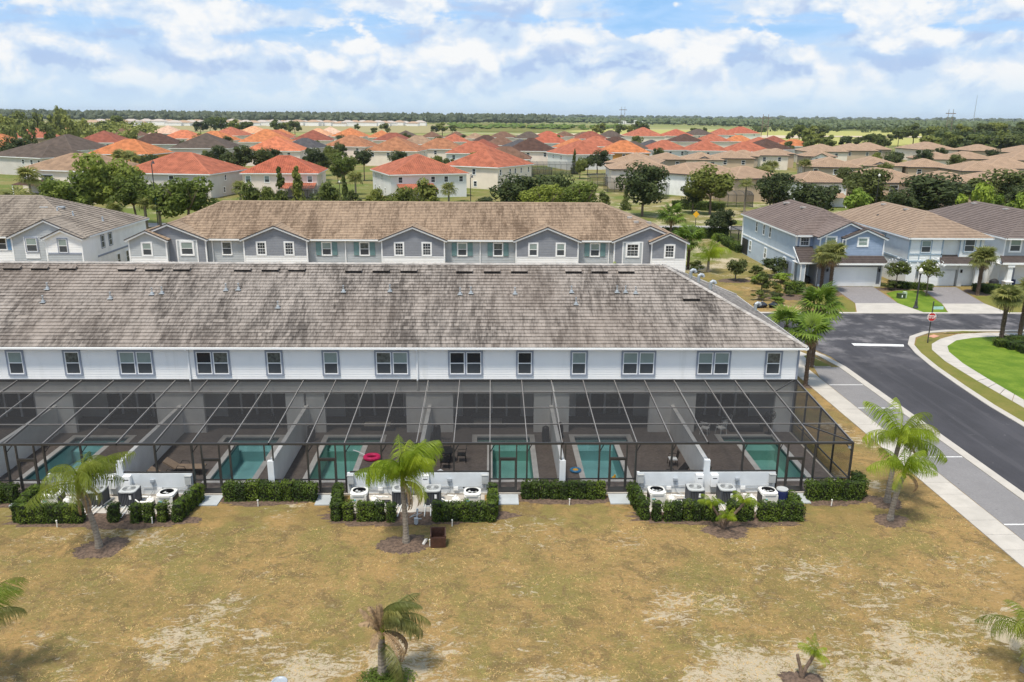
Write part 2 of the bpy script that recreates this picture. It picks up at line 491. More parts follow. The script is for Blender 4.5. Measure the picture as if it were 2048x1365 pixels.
sandf = t.math('ADD', t.math('ADD', t.math('MULTIPLY', t.noise(p, 0.20, 3, 0.5, loc=(4, 20, 0)), 0.50), t.math('MULTIPLY', t.noise(p, 1.9, 6, 0.78, stretch=(0.8, 1.5, 1), dist=1.2), 0.50)), t.math('ADD', t.math('ADD', near, gap), rightb))
sand = t.rng(sandf, 0.552, 0.598, 0.0, 0.9)
# green behind the houses
gback = t.rng(s[1], 88.0, 125.0)
gcol = t.mix(t.rng(t.noise(p, 0.06, 4, 0.6), 0.4, 0.6), (0.120, 0.150, 0.030), (0.215, 0.180, 0.065))
gcol = t.mix(t.rng(nC, 0.4, 0.7, 0, 0.35), gcol, (0.09, 0.11, 0.02))
c = t.mix(gback, c, gcol)
c = t.mix(t.math('MULTIPLY', sand, t.rng(s[1], 100, 420, 1.0, 0.0)), c, (0.46, 0.385, 0.27))
# fields
ffar = t.rng(s[1], 480.0, 800.0)
fcol = t.mix(t.rng(t.noise(p, 0.004, 4, 0.6, stretch=(0.5, 1.6, 1)), 0.42, 0.58), (0.235, 0.235, 0.075), (0.165, 0.195, 0.05))
fcol = t.mix(t.rng(t.noise(p, 0.006, 4, 0.6, stretch=(0.3, 1.6, 1), loc=(3, 7, 0)), 0.56, 0.66), fcol, (0.40, 0.33, 0.22))
c = t.mix(ffar, c, fcol)
c = t.mix(t.rng(s[1], 2600, 4200), c, (0.050, 0.070, 0.040))
t.bump(t.math('ADD', nC, nF), 0.8, 0.09)
M['ground'] = t.done(c, 0.95, 0, 0.15)

def grassmat(name, a, b):
    t = NT(name)
    p = t.pos()
    c = t.mix(t.rng(t.noise(p, 0.5, 4, 0.6), 0.35, 0.65), a, b)
    c = t.mix(t.rng(t.noise(p, 9, 3, 0.7), 0.3, 0.8, 0, 0.45), c, sc3(a, 0.55))
    t.bump(t.noise(p, 16, 3), 0.5, 0.04)
    return t.done(c, 0.95, 0, 0.15)
M['lawn'] = grassmat('green_lawn', (0.095, 0.165, 0.014), (0.165, 0.235, 0.026))
M['lawn_olive'] = grassmat('olive_lawn', (0.19, 0.17, 0.045), (0.14, 0.15, 0.030))
M['field'] = grassmat('yellow_green_field', (0.28, 0.245, 0.11), (0.34, 0.285, 0.14))
M['field_bright'] = grassmat('bright_field', (0.34, 0.34, 0.085), (0.40, 0.37, 0.13))

t = NT('asphalt'); p = t.pos()
n1 = t.noise(p, 0.25, 4, 0.6, stretch=(1.0, 0.45, 1)); n2 = t.noise(p, 30, 2, 0.7)
c = t.mix(t.rng(n1, 0.38, 0.68), (0.030, 0.029, 0.033), (0.052, 0.050, 0.056))
s = t.sep(p)
worn = t.math('MULTIPLY', t.rng(t.noise(p, 0.35, 5, 0.65, loc=(2, 5, 0)), 0.46, 0.66), t.rng(s[1], 62, 74))
c = t.mix(worn, c, (0.18, 0.168, 0.17))
c = t.mix(t.rng(t.noise(p, 1.1, 4, 0.6, stretch=(1.0, 0.05, 1), loc=(3, 0, 0)), 0.50, 0.66, 0, 0.45), c, (0.078, 0.075, 0.080))
c = t.mix(t.rng(t.noise(p, 0.9, 6, 0.7, loc=(8, 2, 0)), 0.63, 0.69, 0, 0.6), c, (0.125, 0.12, 0.122))
c = t.mix(t.rng(n2, 0.3, 0.7, 0, 0.3), c, (0.085, 0.082, 0.088))
t.bump(n2, 0.25, 0.01)
M['asphalt'] = t.done(c, 0.85, 0, 0.3)
t = NT('grey_parking_pavers'); p = t.pos()
br = t.n('ShaderNodeTexBrick'); t.put(br.inputs['Vector'], p)
br.inputs['Scale'].default_value = 5.0; br.inputs['Color1'].default_value = (0.205, 0.195, 0.195, 1); br.inputs['Color2'].default_value = (0.245, 0.235, 0.232, 1); br.inputs['Mortar'].default_value = (0.16, 0.155, 0.15, 1)
c = t.mix(t.rng(t.noise(p, 0.5, 5, 0.65), 0.35, 0.7, 0, 0.6), br.outputs[0], (0.18, 0.172, 0.17))
c = t.mix(t.rng(t.noise(p, 2.2, 4, 0.7, loc=(3, 1, 0)), 0.64, 0.72, 0, 0.7), c, (0.09, 0.085, 0.085))
M['parking'] = t.done(c, 0.9, 0, 0.2)
t = NT('driveway_pavers'); p = t.pos()
br = t.n('ShaderNodeTexBrick'); t.put(br.inputs['Vector'], p)
br.inputs['Scale'].default_value = 3.2; br.inputs['Color1'].default_value = (0.20, 0.185, 0.185, 1); br.inputs['Color2'].default_value = (0.29, 0.27, 0.27, 1); br.inputs['Mortar'].default_value = (0.14, 0.135, 0.13, 1)
c = t.mix(t.rng(t.noise(p, 0.7, 4, 0.6), 0.35, 0.7, 0, 0.4), br.outputs[0], (0.22, 0.205, 0.20))
M['driveway'] = t.done(c, 0.9, 0, 0.2)
t = NT('brown_patio_pavers'); p = t.pos()
br = t.n('ShaderNodeTexBrick'); t.put(br.inputs['Vector'], p)
br.inputs['Scale'].default_value = 3.4; br.inputs['Color1'].default_value = (0.135, 0.112, 0.099, 1); br.inputs['Color2'].default_value = (0.20, 0.166, 0.146, 1); br.inputs['Mortar'].default_value = (0.11, 0.095, 0.085, 1)
c = t.mix(t.rng(t.noise(p, 0.8, 4, 0.6), 0.35, 0.7, 0, 0.4), br.outputs[0], (0.13, 0.108, 0.097))
M['patio'] = t.done(c, 0.85, 0, 0.25)
def concrete(name, c0):
    t = NT(name); p = t.pos()
    c = t.mix(t.rng(t.noise(p, 0.7, 5, 0.65), 0.3, 0.7), sc3(c0, 0.88), sc3(c0, 1.1))
    c = t.mix(t.rng(t.rand(), 0, 1, 0, 0.5, False), c, sc3(c0, 0.86))
    c = t.mix(t.rng(t.noise(p, 7, 4, 0.7), 0.55, 0.8, 0, 0.4), c, sc3(c0, 0.65))
    return t.done(c, 0.9, 0, 0.25)
M['concrete'] = concrete('pale_concrete', (0.46, 0.425, 0.375))
M['concrete_pad'] = concrete('pad_concrete', (0.42, 0.45, 0.46))
M['paint_white'] = plain('road_paint', (0.66, 0.65, 0.63), 0.7, 0.12, 5)
M['sand'] = plain('pale_sand', (0.52, 0.42, 0.30), 0.95, 0.12, 0.02)

# roofs
def rooftile(name, light, dark, mode, streak=1.0, tone=(0.42, 0.60), rscale=0.22, brown=None, tile=0.36):
    """flat concrete tile: weather streaks run down the slope; mode gives the coordinate along the eave"""
    t = NT(name)
    if mode == 'uv':
        uv = t.sep(t.uvs()); u, v = uv[0], uv[1]
    else:
        s = t.sep(t.pos()); u = s[0] if mode == 'x' else s[1]; v = s[2]
        v = t.math('MULTIPLY', v, 2.3)
    vec = t.comb(u, v, 0.0)
    oi = t.rand()
    n1 = t.noise(vec, rscale, 4, 0.6, stretch=(1.0, 0.28, 1), dist=0.3)
    n0 = t.noise(vec, 0.06, 3, 0.5, loc=(9, 4, 0))
    n2 = t.noise(vec, 2.6, 4, 0.65, stretch=(1.0, 0.16, 1), dist=0.4)
    n3 = t.noise(vec, 9.0, 3, 0.6, stretch=(1.0, 0.22, 1))
    d = t.math('ADD', t.math('ADD', t.math('MULTIPLY', n0, 0.10), t.math('MULTIPLY', n1, 0.32)), t.math('ADD', t.math('MULTIPLY', n2, 0.34), t.math('MULTIPLY', n3, 0.24)))
    f = t.rng(d, tone[0], tone[1], 0.0, streak)
    c = t.mix(f, light, dark)
    # tile-to-tile tone
    cell = t.n('ShaderNodeTexWhiteNoise', noise_dimensions='2D')
    cu = t.math('FLOOR', t.math('DIVIDE', u, tile)); cv = t.math('FLOOR', t.math('DIVIDE', v, tile*(1.02 if mode == 'uv' else 1.0)))
    t.put(cell.inputs['Vector'], t.comb(cu, cv, 0.0))
    c = t.mix(t.rng(cell.outputs['Value'], 0, 1, 0, 0.38, False), c, sc3(light, 0.5))
    c = t.mix(t.rng(cell.outputs['Value'], 0.90, 1.0, 0, 0.55, False), c, sc3(light, 1.15))
    if brown: c = t.mix(t.rng(t.noise(vec, 0.07, 3), 0.42, 0.6, 0, 0.7), c, t.mix(0.5, c, brown))
    t.bump(n3, 0.2, 0.01)
    return t.done(c, 0.9, 0, 0.2)
M['tile_front'] = rooftile('weathered_grey_tile', (0.318, 0.280, 0.248), (0.070, 0.060, 0.053), 'x', 1.0, (0.415, 0.585), 0.40, (0.215, 0.172, 0.142))
M['tile_side'] = rooftile('weathered_grey_side_tile', (0.30, 0.275, 0.25), (0.07, 0.062, 0.058), 'y', 1.0, (0.40, 0.58), 0.25)
M['cap_front'] = plain('weathered_ridge_tile', (0.36, 0.335, 0.31), 0.9, 0.3, 1.4)
M['tile_mid'] = rooftile('tan_grey_tile', (0.375, 0.275, 0.192), (0.120, 0.080, 0.052), 'uv', 0.95, (0.41, 0.60), 0.40)
M['tile_left'] = rooftile('weathered_taupe_tile', (0.32, 0.27, 0.22), (0.085, 0.068, 0.055), 'uv', 0.9, (0.41, 0.60), 0.38)
M['tile_h1'] = rooftile('grey_brown_tile', (0.200, 0.155, 0.135), (0.125, 0.095, 0.085), 'uv', 0.8)
M['tile_h2'] = rooftile('tan_flat_tile', (0.345, 0.255, 0.185), (0.23, 0.165, 0.12), 'uv', 0.7)
M['tile_h3'] = rooftile('dark_taupe_tile', (0.185, 0.148, 0.132), (0.12, 0.095, 0.085), 'uv', 0.8)
M['tile_porch'] = rooftile('dark_porch_tile', (0.090, 0.072, 0.066), (0.055, 0.045, 0.042), 'uv', 0.7)
def barrel(name, c0, var=0.3):
    t = NT(name)
    uv = t.sep(t.uvs())
    vec = t.comb(uv[0], uv[1], 0.0)
    w = t.math('SINE', t.math('MULTIPLY', uv[0], 2*PI/0.55))
    row = t.math('FRACT', t.math('MULTIPLY', uv[1], 1/0.42))
    c = t.mix(t.rng(t.noise(vec, 0.35, 5, 0.65), 0.35, 0.68), sc3(c0, 1+var*0.4), sc3(c0, 1-var))
    c = t.mix(t.rng(t.noise(vec, 1.6, 5, 0.75), 0.45, 0.72, 0, 0.55), c, sc3(c0, 0.55))
    c = t.mix(t.rng(w, 0.2, 1.0, 0.0, 0.35), c, sc3(c0, 1.25))
    c = t.mix(t.rng(t.rand(), 0, 1, 0, 0.2, False), c, sc3(c0, 0.7))
    t.bump(t.math('ADD', t.math('MULTIPLY', w, 0.5), t.math('MULTIPLY', row, 0.4)), 1.0, 0.14)
    return t.done(c, 0.85, 0, 0.2)
RC = {'salmon': (0.45, 0.150, 0.085), 'red': (0.45, 0.130, 0.072), 'orange': (0.56, 0.205, 0.082), 'ltorange': (0.60, 0.20, 0.10), 'peach': (0.70, 0.36, 0.20),
      'pale': (0.70, 0.46, 0.33), 'redbrown': (0.30, 0.098, 0.062), 'brown': (0.205, 0.115, 0.075), 'dkbrown': (0.105, 0.058, 0.042), 'tanorange': (0.40, 0.18, 0.092),
      'tan': (0.37, 0.245, 0.158), 'charcoal': (0.125, 0.094, 0.074), 'charcoal2': (0.130, 0.098, 0.076), 'slate': (0.10, 0.095, 0.098)}
for k, v in RC.items(): M['roof_'+k] = barrel(k+'_roof_tile', v, 0.42)
M['roof_tanflat'] = barrel('tan_flat_roof', (0.40, 0.275, 0.185), 0.2)
M['cream'] = plain('cream_stucco', (0.78, 0.69, 0.58), 0.9, 0.06, 0.3)
M['greige'] = plain('greige_stucco', (0.60, 0.56, 0.51), 0.9, 0.06, 0.3)
M['pinkcream'] = plain('pink_cream_stucco', (0.80, 0.68, 0.60), 0.9, 0.06, 0.3)
M['palegrey'] = plain('pale_grey_stucco', (0.70, 0.70, 0.68), 0.9, 0.05, 0.3)
M['ochre'] = plain('ochre_stucco', (0.50, 0.25, 0.06), 0.9, 0.08, 0.3)
M['tanwall'] = plain('tan_stucco', (0.52, 0.40, 0.28), 0.9, 0.06, 0.3)
M['khaki'] = plain('khaki_stucco', (0.40, 0.335, 0.25), 0.9, 0.06, 0.3)

# ------------------------------------------------------------------ ground, roads, pavements
def sheet(name, polys, z, mat, kind='structure', label=None):
    m = MB()
    for p in polys:
        m.face([(x, y, z) for x, y in p])
    o = m.build(name, mat)
    return tag(o, label, kind=kind)
def slab(name, poly, z0, z1, mat, parent=None):
    """closed prism from a counter-clockwise outline"""
    m = MB()
    m.face([(x, y, z1) for x, y in poly])
    n = len(poly)
    for i in range(n):
        (x0, y0), (x1, y1) = poly[i], poly[(i+1) % n]
        m.face([(x0, y0, z0), (x1, y1, z0), (x1, y1, z1), (x0, y0, z1)])
    return m.build(name, mat, parent)
def strip(m, line, w0, w1, z, z2=None):
    """band beside a polyline, offsets w0..w1 to its left"""
    pts = []
    for i, (x, y) in enumerate(line):
        a = line[max(i-1, 0)]; b = line[min(i+1, len(line)-1)]
        d = Vector((b[0]-a[0], b[1]-a[1])).normalized()
        n = Vector((-d.y, d.x))
        pts.append(((x+n.x*w0, y+n.y*w0), (x+n.x*w1, y+n.y*w1)))
    for (a, b), (c, d) in zip(pts, pts[1:]):
        m.face([(*a, z), (*b, z), (*d, z), (*c, z)])
        if z2 is not None:
            m.face([(*a, z2), (*a, z), (*c, z), (*c, z2)])
            m.face([(*b, z2), (*b, z), (*d, z), (*d, z2)])
    return pts

# the patios and pools are sunk below the lawn, so the lawn leaves a hole there
GX0, GX1, GY0, GY1 = -44.0, 20.3, 41.25, 66.0
g = MB()
B = 14000.0
xs = [-B, GX0, GX1, B]; ys = [-400.0, GY0, GY1, 22000.0]
for i in range(3):
    for j in range(3):
        if i == 1 and j == 1: continue
        g.face([(xs[i], ys[j], 0), (xs[i+1], ys[j], 0), (xs[i+1], ys[j+1], 0), (xs[i], ys[j+1], 0)])
tag(g.build('ground', M['ground']), kind='structure')

# right-hand street: walk, parking lane, kerb, carriageway, corner, cross street
def arc(cx, cy, r, a0, a1, n=10):
    return [(cx+r*math.cos(R(a0+(a1-a0)*k/n)), cy+r*math.sin(R(a0+(a1-a0)*k/n))) for k in range(n+1)]
RKERB = [(36.9, 10), (36.9, 51), (36.95, 55.5), (37.3, 60.1), (37.8, 65.0), (38.5, 69.2), (39.3, 72.1), (40.9, 74.9), (43.2, 76.7), (46, 77.4), (54, 77.4), (120, 77.4)]
road = sheet('road', [[(30.4, 10), (36.9, 10), (36.9, 51), (30.4, 51)],
                      [(30.4, 51), (36.9, 51), (36.95, 55.5), (37.3, 60.1), (37.8, 65), (38.5, 69.2), (39.3, 72.1), (40.9, 74.9), (43.2, 76.7), (46, 77.4), (46, 84.4), (20, 84.4), (20, 77.2), (24, 77.0), (27, 75.6), (29.2, 72.5), (30.3, 68), (30.4, 60)],
                      [(46, 77.4), (120, 77.4), (120, 84.4), (46, 84.4)], [(-120, 77.4), (20, 77.2), (20, 84.4), (-120, 84.4)]], 0.008, M['asphalt'])
sheet('parking_lane', [[(26.95, 10), (29.75, 10), (29.75, 65.0), (27.6, 65.0), (26.95, 62)]], 0.008, M['parking'])
for i, y in enumerate((28.5, 37.5, 46.2, 55.0, 60.3)):
    sheet('parking_line', [[(26.98, y-0.06), (29.72, y-0.06), (29.72, y+0.06), (26.98, y+0.06)]], 0.013, M['paint_white'])
sheet('stop_line', [[(34.0, 71.7), (38.6, 71.4), (38.9, 72.1), (34.1, 72.5)]], 0.013, M['paint_white'])
k = MB()
strip(k, [(29.75, 10), (29.75, 65.0), (29.3, 68.2), (28.4, 71.2), (26.6, 74.0), (24.0, 75.9), (20, 76.6), (-120, 76.7)], -0.62, 0.0, 0.05, 0)
tag(k.build('kerb', M['concrete']), kind='structure')
k = MB(); strip(k, RKERB, -0.55, 0.0, 0.06, 0); tag(k.build('kerb', M['concrete']), kind='structure')
k = MB(); strip(k, [(-120, 84.4), (120, 84.4)], 0.0, 0.5, 0.06, 0); tag(k.build('kerb', M['concrete']), kind='structure')
# near sidewalk, slab by slab
sw = bpy.data.objects.new('sidewalk', None); col.objects.link(sw); tag(sw, kind='structure')
me = None
y = 12.0
rs = random.Random(3)
while y < 66:
    m = MB(); h = 0.045
    m.box(25.3, 26.87, 0, 1.505, -0.05, h)
    if me is None: me = m.mesh('slab', M['concrete'])
    mobj('slab', me, sw, (rs.uniform(-.004, .004), y, rs.uniform(-0.006, 0.006)))
    y += 1.525
slab('apron', [(25.3, 66.1), (27.5, 65.1), (29.1, 65.1), (28.7, 68.0), (27.6, 71.2), (25.6, 73.5), (24.2, 73.2), (25.3, 70)], -0.05, 0.04, M['concrete'], sw)
sheet('verge', [[(27.75, 65.15), (29.1, 65.2), (28.5, 68.6), (27.9, 68.2)]], 0.052, M['lawn_olive'])
# far corner: verge, curving walk, bright lawn
slab('verge', [(37.45, 10), (38.6, 10), (39.3, 54.8), (39.5, 61.2), (39.85, 66.6), (40.6, 70.2), (41.6, 72.1), (43.4, 73.9), (43.8, 75.3), (42.2, 74.9), (41.1, 73.9), (39.85, 71.8), (39.05, 69.1), (38.35, 64.9), (37.85, 60), (37.5, 55.4), (37.45, 51)], -0.05, 0.055, M['lawn_olive'])['kind'] = 'structure'
WOUT = [(38.6, 10), (38.6, 30), (39.3, 54.8), (39.5, 61.2), (39.85, 66.6), (40.6, 70.2), (41.6, 72.1), (43.4, 73.9), (46.0, 75.6), (49.5, 76.3), (60, 76.3), (120, 76.3)]
WIN = [(40.1, 10), (40.1, 30), (40.4, 56.6), (40.7, 61.8), (41.05, 65.9), (41.8, 69.5), (42.7, 71.4), (44.7, 73.4), (47.0, 74.4), (49.5, 74.8), (60, 74.8), (120, 74.8)]
sw2 = bpy.data.objects.new('sidewalk', None); col.objects.link(sw2); tag(sw2, kind='structure')
for i in range(len(WOUT)-1):
    L = (Vector(WOUT[i+1])-Vector(WOUT[i])).length
    n = max(1, round(L/1.6)) if L < 40 else 12
    for q in range(n):
        a, b = q/n, (q+1)/n-0.012*min(1, 1.6/L*n)
        A = Vector(WOUT[i]).lerp(Vector(WOUT[i+1]), a); Bq = Vector(WOUT[i]).lerp(Vector(WOUT[i+1]), b)
        Cq = Vector(WIN[i]).lerp(Vector(WIN[i+1]), b); Dq = Vector(WIN[i]).lerp(Vector(WIN[i+1]), a)
        slab('slab', [tuple(A), tuple(Dq), tuple(Cq), tuple(Bq)], -0.04, 0.072+rs.uniform(-.003, .003), M['concrete'], sw2)
slab('lawn', [(40.1, 10), (120, 10), (120, 74.8), (49.5, 74.8), (47.0, 74.4), (44.7, 73.4), (42.7, 71.4), (41.8, 69.5), (41.05, 65.9), (40.7, 61.8), (40.4, 56.6), (40.1, 30)], -0.05, 0.066, M['lawn'])['kind'] = 'structure'
sheet('verge', [[(44.6, 76.0), (47.3, 76.95), (49.5, 76.6), (46.8, 76.2)]], 0.062, M['lawn_olive'])
sheet('ramp_mat', [[(42.9, 74.2), (43.9, 74.9), (43.6, 75.5), (42.6, 74.8)]], 0.082, plain('ramp_terracotta', (0.52, 0.26, 0.17), 0.8))
# driveways and front yards across the street
DRV = [((43.0, 98.7), (48.3, 98.7), (46.9, 89.4), (41.9, 89.4), (40.1, 84.9), (47.6, 84.9)), ((54.2, 98.7), (58.9, 98.7), (57.0, 89.3), (52.0, 89.3), (50.3, 84.9), (57.0, 84.9)),
       ((68.5, 98.7), (73.5, 98.7), (71.5, 89.3), (66.3, 89.3), (64.5, 84.9), (71.2, 84.9))]
for a, b, c_, d_, e_, f_ in DRV:
    sheet('driveway', [[d_, c_, b, a]], 0.03, M['driveway'])
    sheet('driveway_apron', [[e_, f_, c_, d_]], 0.034, M['concrete'])
sheet('front_lawn', [[(47.65, 84.95), (50.25, 84.95), (51.95, 89.3), (53.4, 96.5), (50.2, 96.5), (48.2, 95.0), (46.95, 89.4)]], 0.02, M['lawn'])
sheet('front_lawn', [[(57.05, 84.95), (64.4, 84.95), (66.2, 89.3), (66.5, 93), (61, 94), (58.2, 93.5), (57.05, 89.3)]], 0.02, M['lawn_olive'])
sheet('front_lawn', [[(37.0, 84.95), (40.0, 84.95), (41.85, 89.4), (42.0, 93), (38.0, 93)]], 0.02, M['lawn_olive'])
def blob(name, cx, cy, rx, ry, mat, z=0.05, seed=1, n=110, rough=0.18):
    rg = random.Random(seed)
    ph = [rg.uniform(0, 6.28) for _ in range(5)]
    m = MB(); m.smooth = True
    ring = []
    for i in range(n):
        a = 2*PI*i/n
        k_ = 1+rough*sum(math.sin((q+2)*a+ph[q])/(q+1.4) for q in range(5))*0.7+rg.uniform(-.09, .05)+.05*math.sin(17*a+ph[1])
        ring.append((cx+rx*k_*math.cos(a), cy+ry*k_*math.sin(a)))
    lv = [(1.0, 0.003), (0.8, z*0.6), (0.45, z), (0.0, z*1.1)]
    for (s0, z0), (s1, z1) in zip(lv, lv[1:]):
        for i in range(n):
            p0, p1 = ring[i], ring[(i+1) % n]
            L = lambda p, s_: (cx+(p[0]-cx)*s_, cy+(p[1]-cy)*s_)
            if s1 == 0: m.face([(*L(p0, s0), z0), (*L(p1, s0), z0), (cx, cy, z1)])
            else: m.face([(*L(p0, s0), z0), (*L(p1, s0), z0), (*L(p1, s1), z1), (*L(p0, s1), z1)])
    return tag(m.build(name, mat), kind='structure')
for i, (x, y, rx, ry) in enumerate(((-19.0, 35.6, 1.25, 1.05), (-4.3, 35.8, 1.25, 1.0), (21.2, 38.0, 0.95, 0.75), (21.95, 40.0, 0.9, 0.75), (12.1, 37.0, 1.3, 0.75), (11.8, 25.6, 0.8, 0.6), (-4.1, 26.1, 0.6, 0.5),
                                    (12.2, 38.6, 5.2, 1.15), (-4.0, 38.7, 5.0, 1.1), (-20.4, 38.6, 5.2, 1.15), (4.0, 40.7, 3.0, 0.75), (-12.1, 40.7, 3.1, 0.75), (19.3, 40.5, 2.3, 0.85), (-27.5, 40.6, 2.4, 0.8),
                                    (34.9, 92.8, 3.4, 1.9), (38.7, 96.8, 2.5, 2.2), (49.8, 97.3, 2.4, 1.1), (41.5, 95.6, 1.2, 2.0), (60.2, 95.2, 2.0, 2.2), (31.8, 102.4, 2.2, 1.6), (49.6, 71.0, 3.0, 2.2), (25.2, 60.0, 0.7, 0.6))):
    blob('mulch_bed', x, y, rx, ry, M['mulch'], 0.05 if i < 7 else 0.035, 20+i)
# back street behind the second row
sheet('back_road', [[(-400, 151.0), (400, 151.0), (400, 156.8), (-400, 156.8)]], 0.02, plain('pale_road', (0.30, 0.285, 0.27), 0.9, 0.1, 0.3))
# far fields
for nm, pl, z, mt in (('field', [(-1200, 950), (-60, 950), (80, 1500), (-60, 1850), (-1500, 1850)], 0.3, M['field']), ('field', [(250, 640), (900, 660), (1050, 1350), (60, 1380), (140, 900)], 0.3, M['field_bright']),
                      ('field', [(-60, 1100), (60, 1050), (300, 1700), (-40, 2100)], 0.4, M['lawn_olive']),
                      ('sand_strip', [(20, 880), (330, 840), (360, 905), (60, 990)], 0.6, M['sand']), ('sand_strip', [(250, 905), (820, 940), (820, 985), (240, 960)], 0.7, M['sand'])):
    sheet(nm, [pl], z, mt)

# ------------------------------------------------------------------ windows
_mc = {}
def cached(key, fn, name, mat):
    k_ = (key, mat.name)
    if k_ not in _mc:
        m = MB(); fn(m); _mc[k_] = m.mesh(name, mat)
    return _mc[k_]
def window(parent, x, y, z, w, h, rz=0.0, casing=None, cw=0.11, up_mat=None, lo_mat=None, sash=None, grid=False, units=1, label=None):
    """double-hung window facing local -y; z is its centre; casing > frame, panes"""
    sash = sash or M['white']; casing = casing or M['white']
    up_mat = up_mat or M['pane_dark']; lo_mat = lo_mat or M['pane_screen']
    W, H_ = w/2, h/2
    def fc(m):
        m.box(-W, W, -0.05, 0.02, H_-cw, H_); m.box(-W, W, -0.05, 0.02, -H_, -H_+cw)
        m.box(-W, -W+cw, -0.049, 0.02, -H_+cw, H_-cw); m.box(W-cw, W, -0.049, 0.02, -H_+cw, H_-cw)
        if units == 2: m.box(-cw/2, cw/2, -0.049, 0.02, -H_+cw, H_-cw)
    o = mobj('window', cached(('win', w, h, cw, units), fc, 'window', casing), parent, (x, y, z), rz)
    if label: o['label'] = label
    spans = [(-W+cw, W-cw)] if units == 1 else [(-W+cw, -cw/2), (cw/2, W-cw)]
    s = 0.055
    def ff(m):
        for a, b in spans:
            m.box(a, b, -0.035, 0.02, H_-cw-s, H_-cw); m.box(a, b, -0.035, 0.02, -H_+cw, -H_+cw+s)
            m.box(a, a+s, -0.034, 0.02, -H_+cw+s, H_-cw-s); m.box(b-s, b, -0.034, 0.02, -H_+cw+s, H_-cw-s)
            m.box(a+s, b-s, -0.033, 0.02, -s/2, s/2)
            if grid:
                for q in (1/3, 2/3): m.box(a+s+(b-a-2*s)*q-.011, a+s+(b-a-2*s)*q+.011, -0.02, 0.02, -H_+cw+s, H_-cw-s)
                for q in (0.5,): 
                    zz = (H_-cw-s)*q
                    m.box(a+s, b-s, -0.021, 0.02, zz-.011, zz+.011); m.box(a+s, b-s, -0.021, 0.02, -zz-.011, -zz+.011)
    mobj('frame', cached(('frm', w, h, cw, units, grid), ff, 'frame', sash), o)
    ups = up_mat if isinstance(up_mat, (list, tuple)) else [up_mat]*units
    for (a, b), um in zip(spans, ups):
        for z0, z1, mt in ((s/2, H_-cw-s, um), (-H_+cw+s, -s/2, lo_mat)):
            ww, hh = b-a-2*s, z1-z0
            me_ = cached(('pane', round(ww, 3), round(hh, 3)), lambda m: m.box(-ww/2, ww/2, -0.008, 0.01, -hh/2, hh/2), 'pane', mt)
            mobj('pane', me_, o, ((a+b)/2, 0, (z0+z1)/2))
    return o
def shutters(parent, x, y, z, w, h, mat, dx):
    for s in (-1, 1):
        def fs(m):
            m.box(-w/2, w/2, -0.05, 0.02, -h/2, h/2)
            for q in range(int(h/0.12)): m.box(-w/2+.05, w/2-.05, -0.062, -0.04, -h/2+.05+q*.12, -h/2+.11+q*.12)
        mobj('shutter', cached(('sh', w, h), fs, 'shutter', mat), parent, (x+s*dx, y, z))

# ------------------------------------------------------------------ the near townhouse row
TH = thing('townhouse_row', 'long white townhouse row with weathered grey tile roof and screened pool patios', 'townhouse', (-12, 58, 0))
def TL(x, y, z=0.0): return (x+12, y-58, z)
YE, ZE, YR, ZR, XE = 49.82, 6.10, 57.85, 10.05, 20.6
HB = YR-YE
KS = (ZR-ZE)/(YR-YE)
XL = -45.0
def part(m, name, mat, parent=TH):
    return m.build(name, mat, parent, (12, -58, 0) if parent is TH else (0, 0, 0))
# walls
m = MB()
m.laps((0, 50.2, 0), (1, 0, 0), (0, -1, 0), 3.02, 5.97, lambda z: (XL+.4, 20.2), 0.165, 0.013)
w = part(m, 'wall', M['siding_white'])
m = MB(); m.box(XL+.4, 20.17, 50.225, 50.4, 2.95, 5.97); m.box(XL+.4, 20.2, 50.16, 50.3, 2.86, 3.02)
part(m, 'lanai_beam', M['white'])
m = MB(); m.laps((20.2, 50.2, 0), (0, 1, 0), (1, 0, 0), 0.0, 5.97, lambda z: (0, 15.3), 0.165)
part(m, 'end_wall', M['siding_white'])
m = MB(); m.box(20.14, 20.26, 50.14, 50.26, 0, 5.97); part(m, 'corner_board', M['trim_grey'])
m = MB(); m.box(XL+.4, 20.1, 65.3, 65.5, 0, 5.97); part(m, 'back_wall', M['siding_white'])
m = MB(); m.box(XL, 20.57, 49.85, 50.3, 5.96, 6.0); m.box(20.1, 20.57, 50.3, 65.8, 5.96, 6.0); part(m, 'soffit', M['white'])
m = MB(); m.box(XL, XE, 49.72, 49.83, 5.97, 6.09); m.box(XE-0.02, XE+.10, 49.83, 65.8, 5.97, 6.09); m.box(XL, XE-.03, 49.835, 49.87, 5.95, 6.085)
part(m, 'gutter', M['white'])
for x in (-19.5, -4.8):
    m = MB(); m.box(x-.05, x+.05, 50.08, 50.17, 3.0, 5.95); m.box(x-.05, x+.05, 49.75, 50.08, 5.88, 5.98); part(m, 'downspout', M['white'])
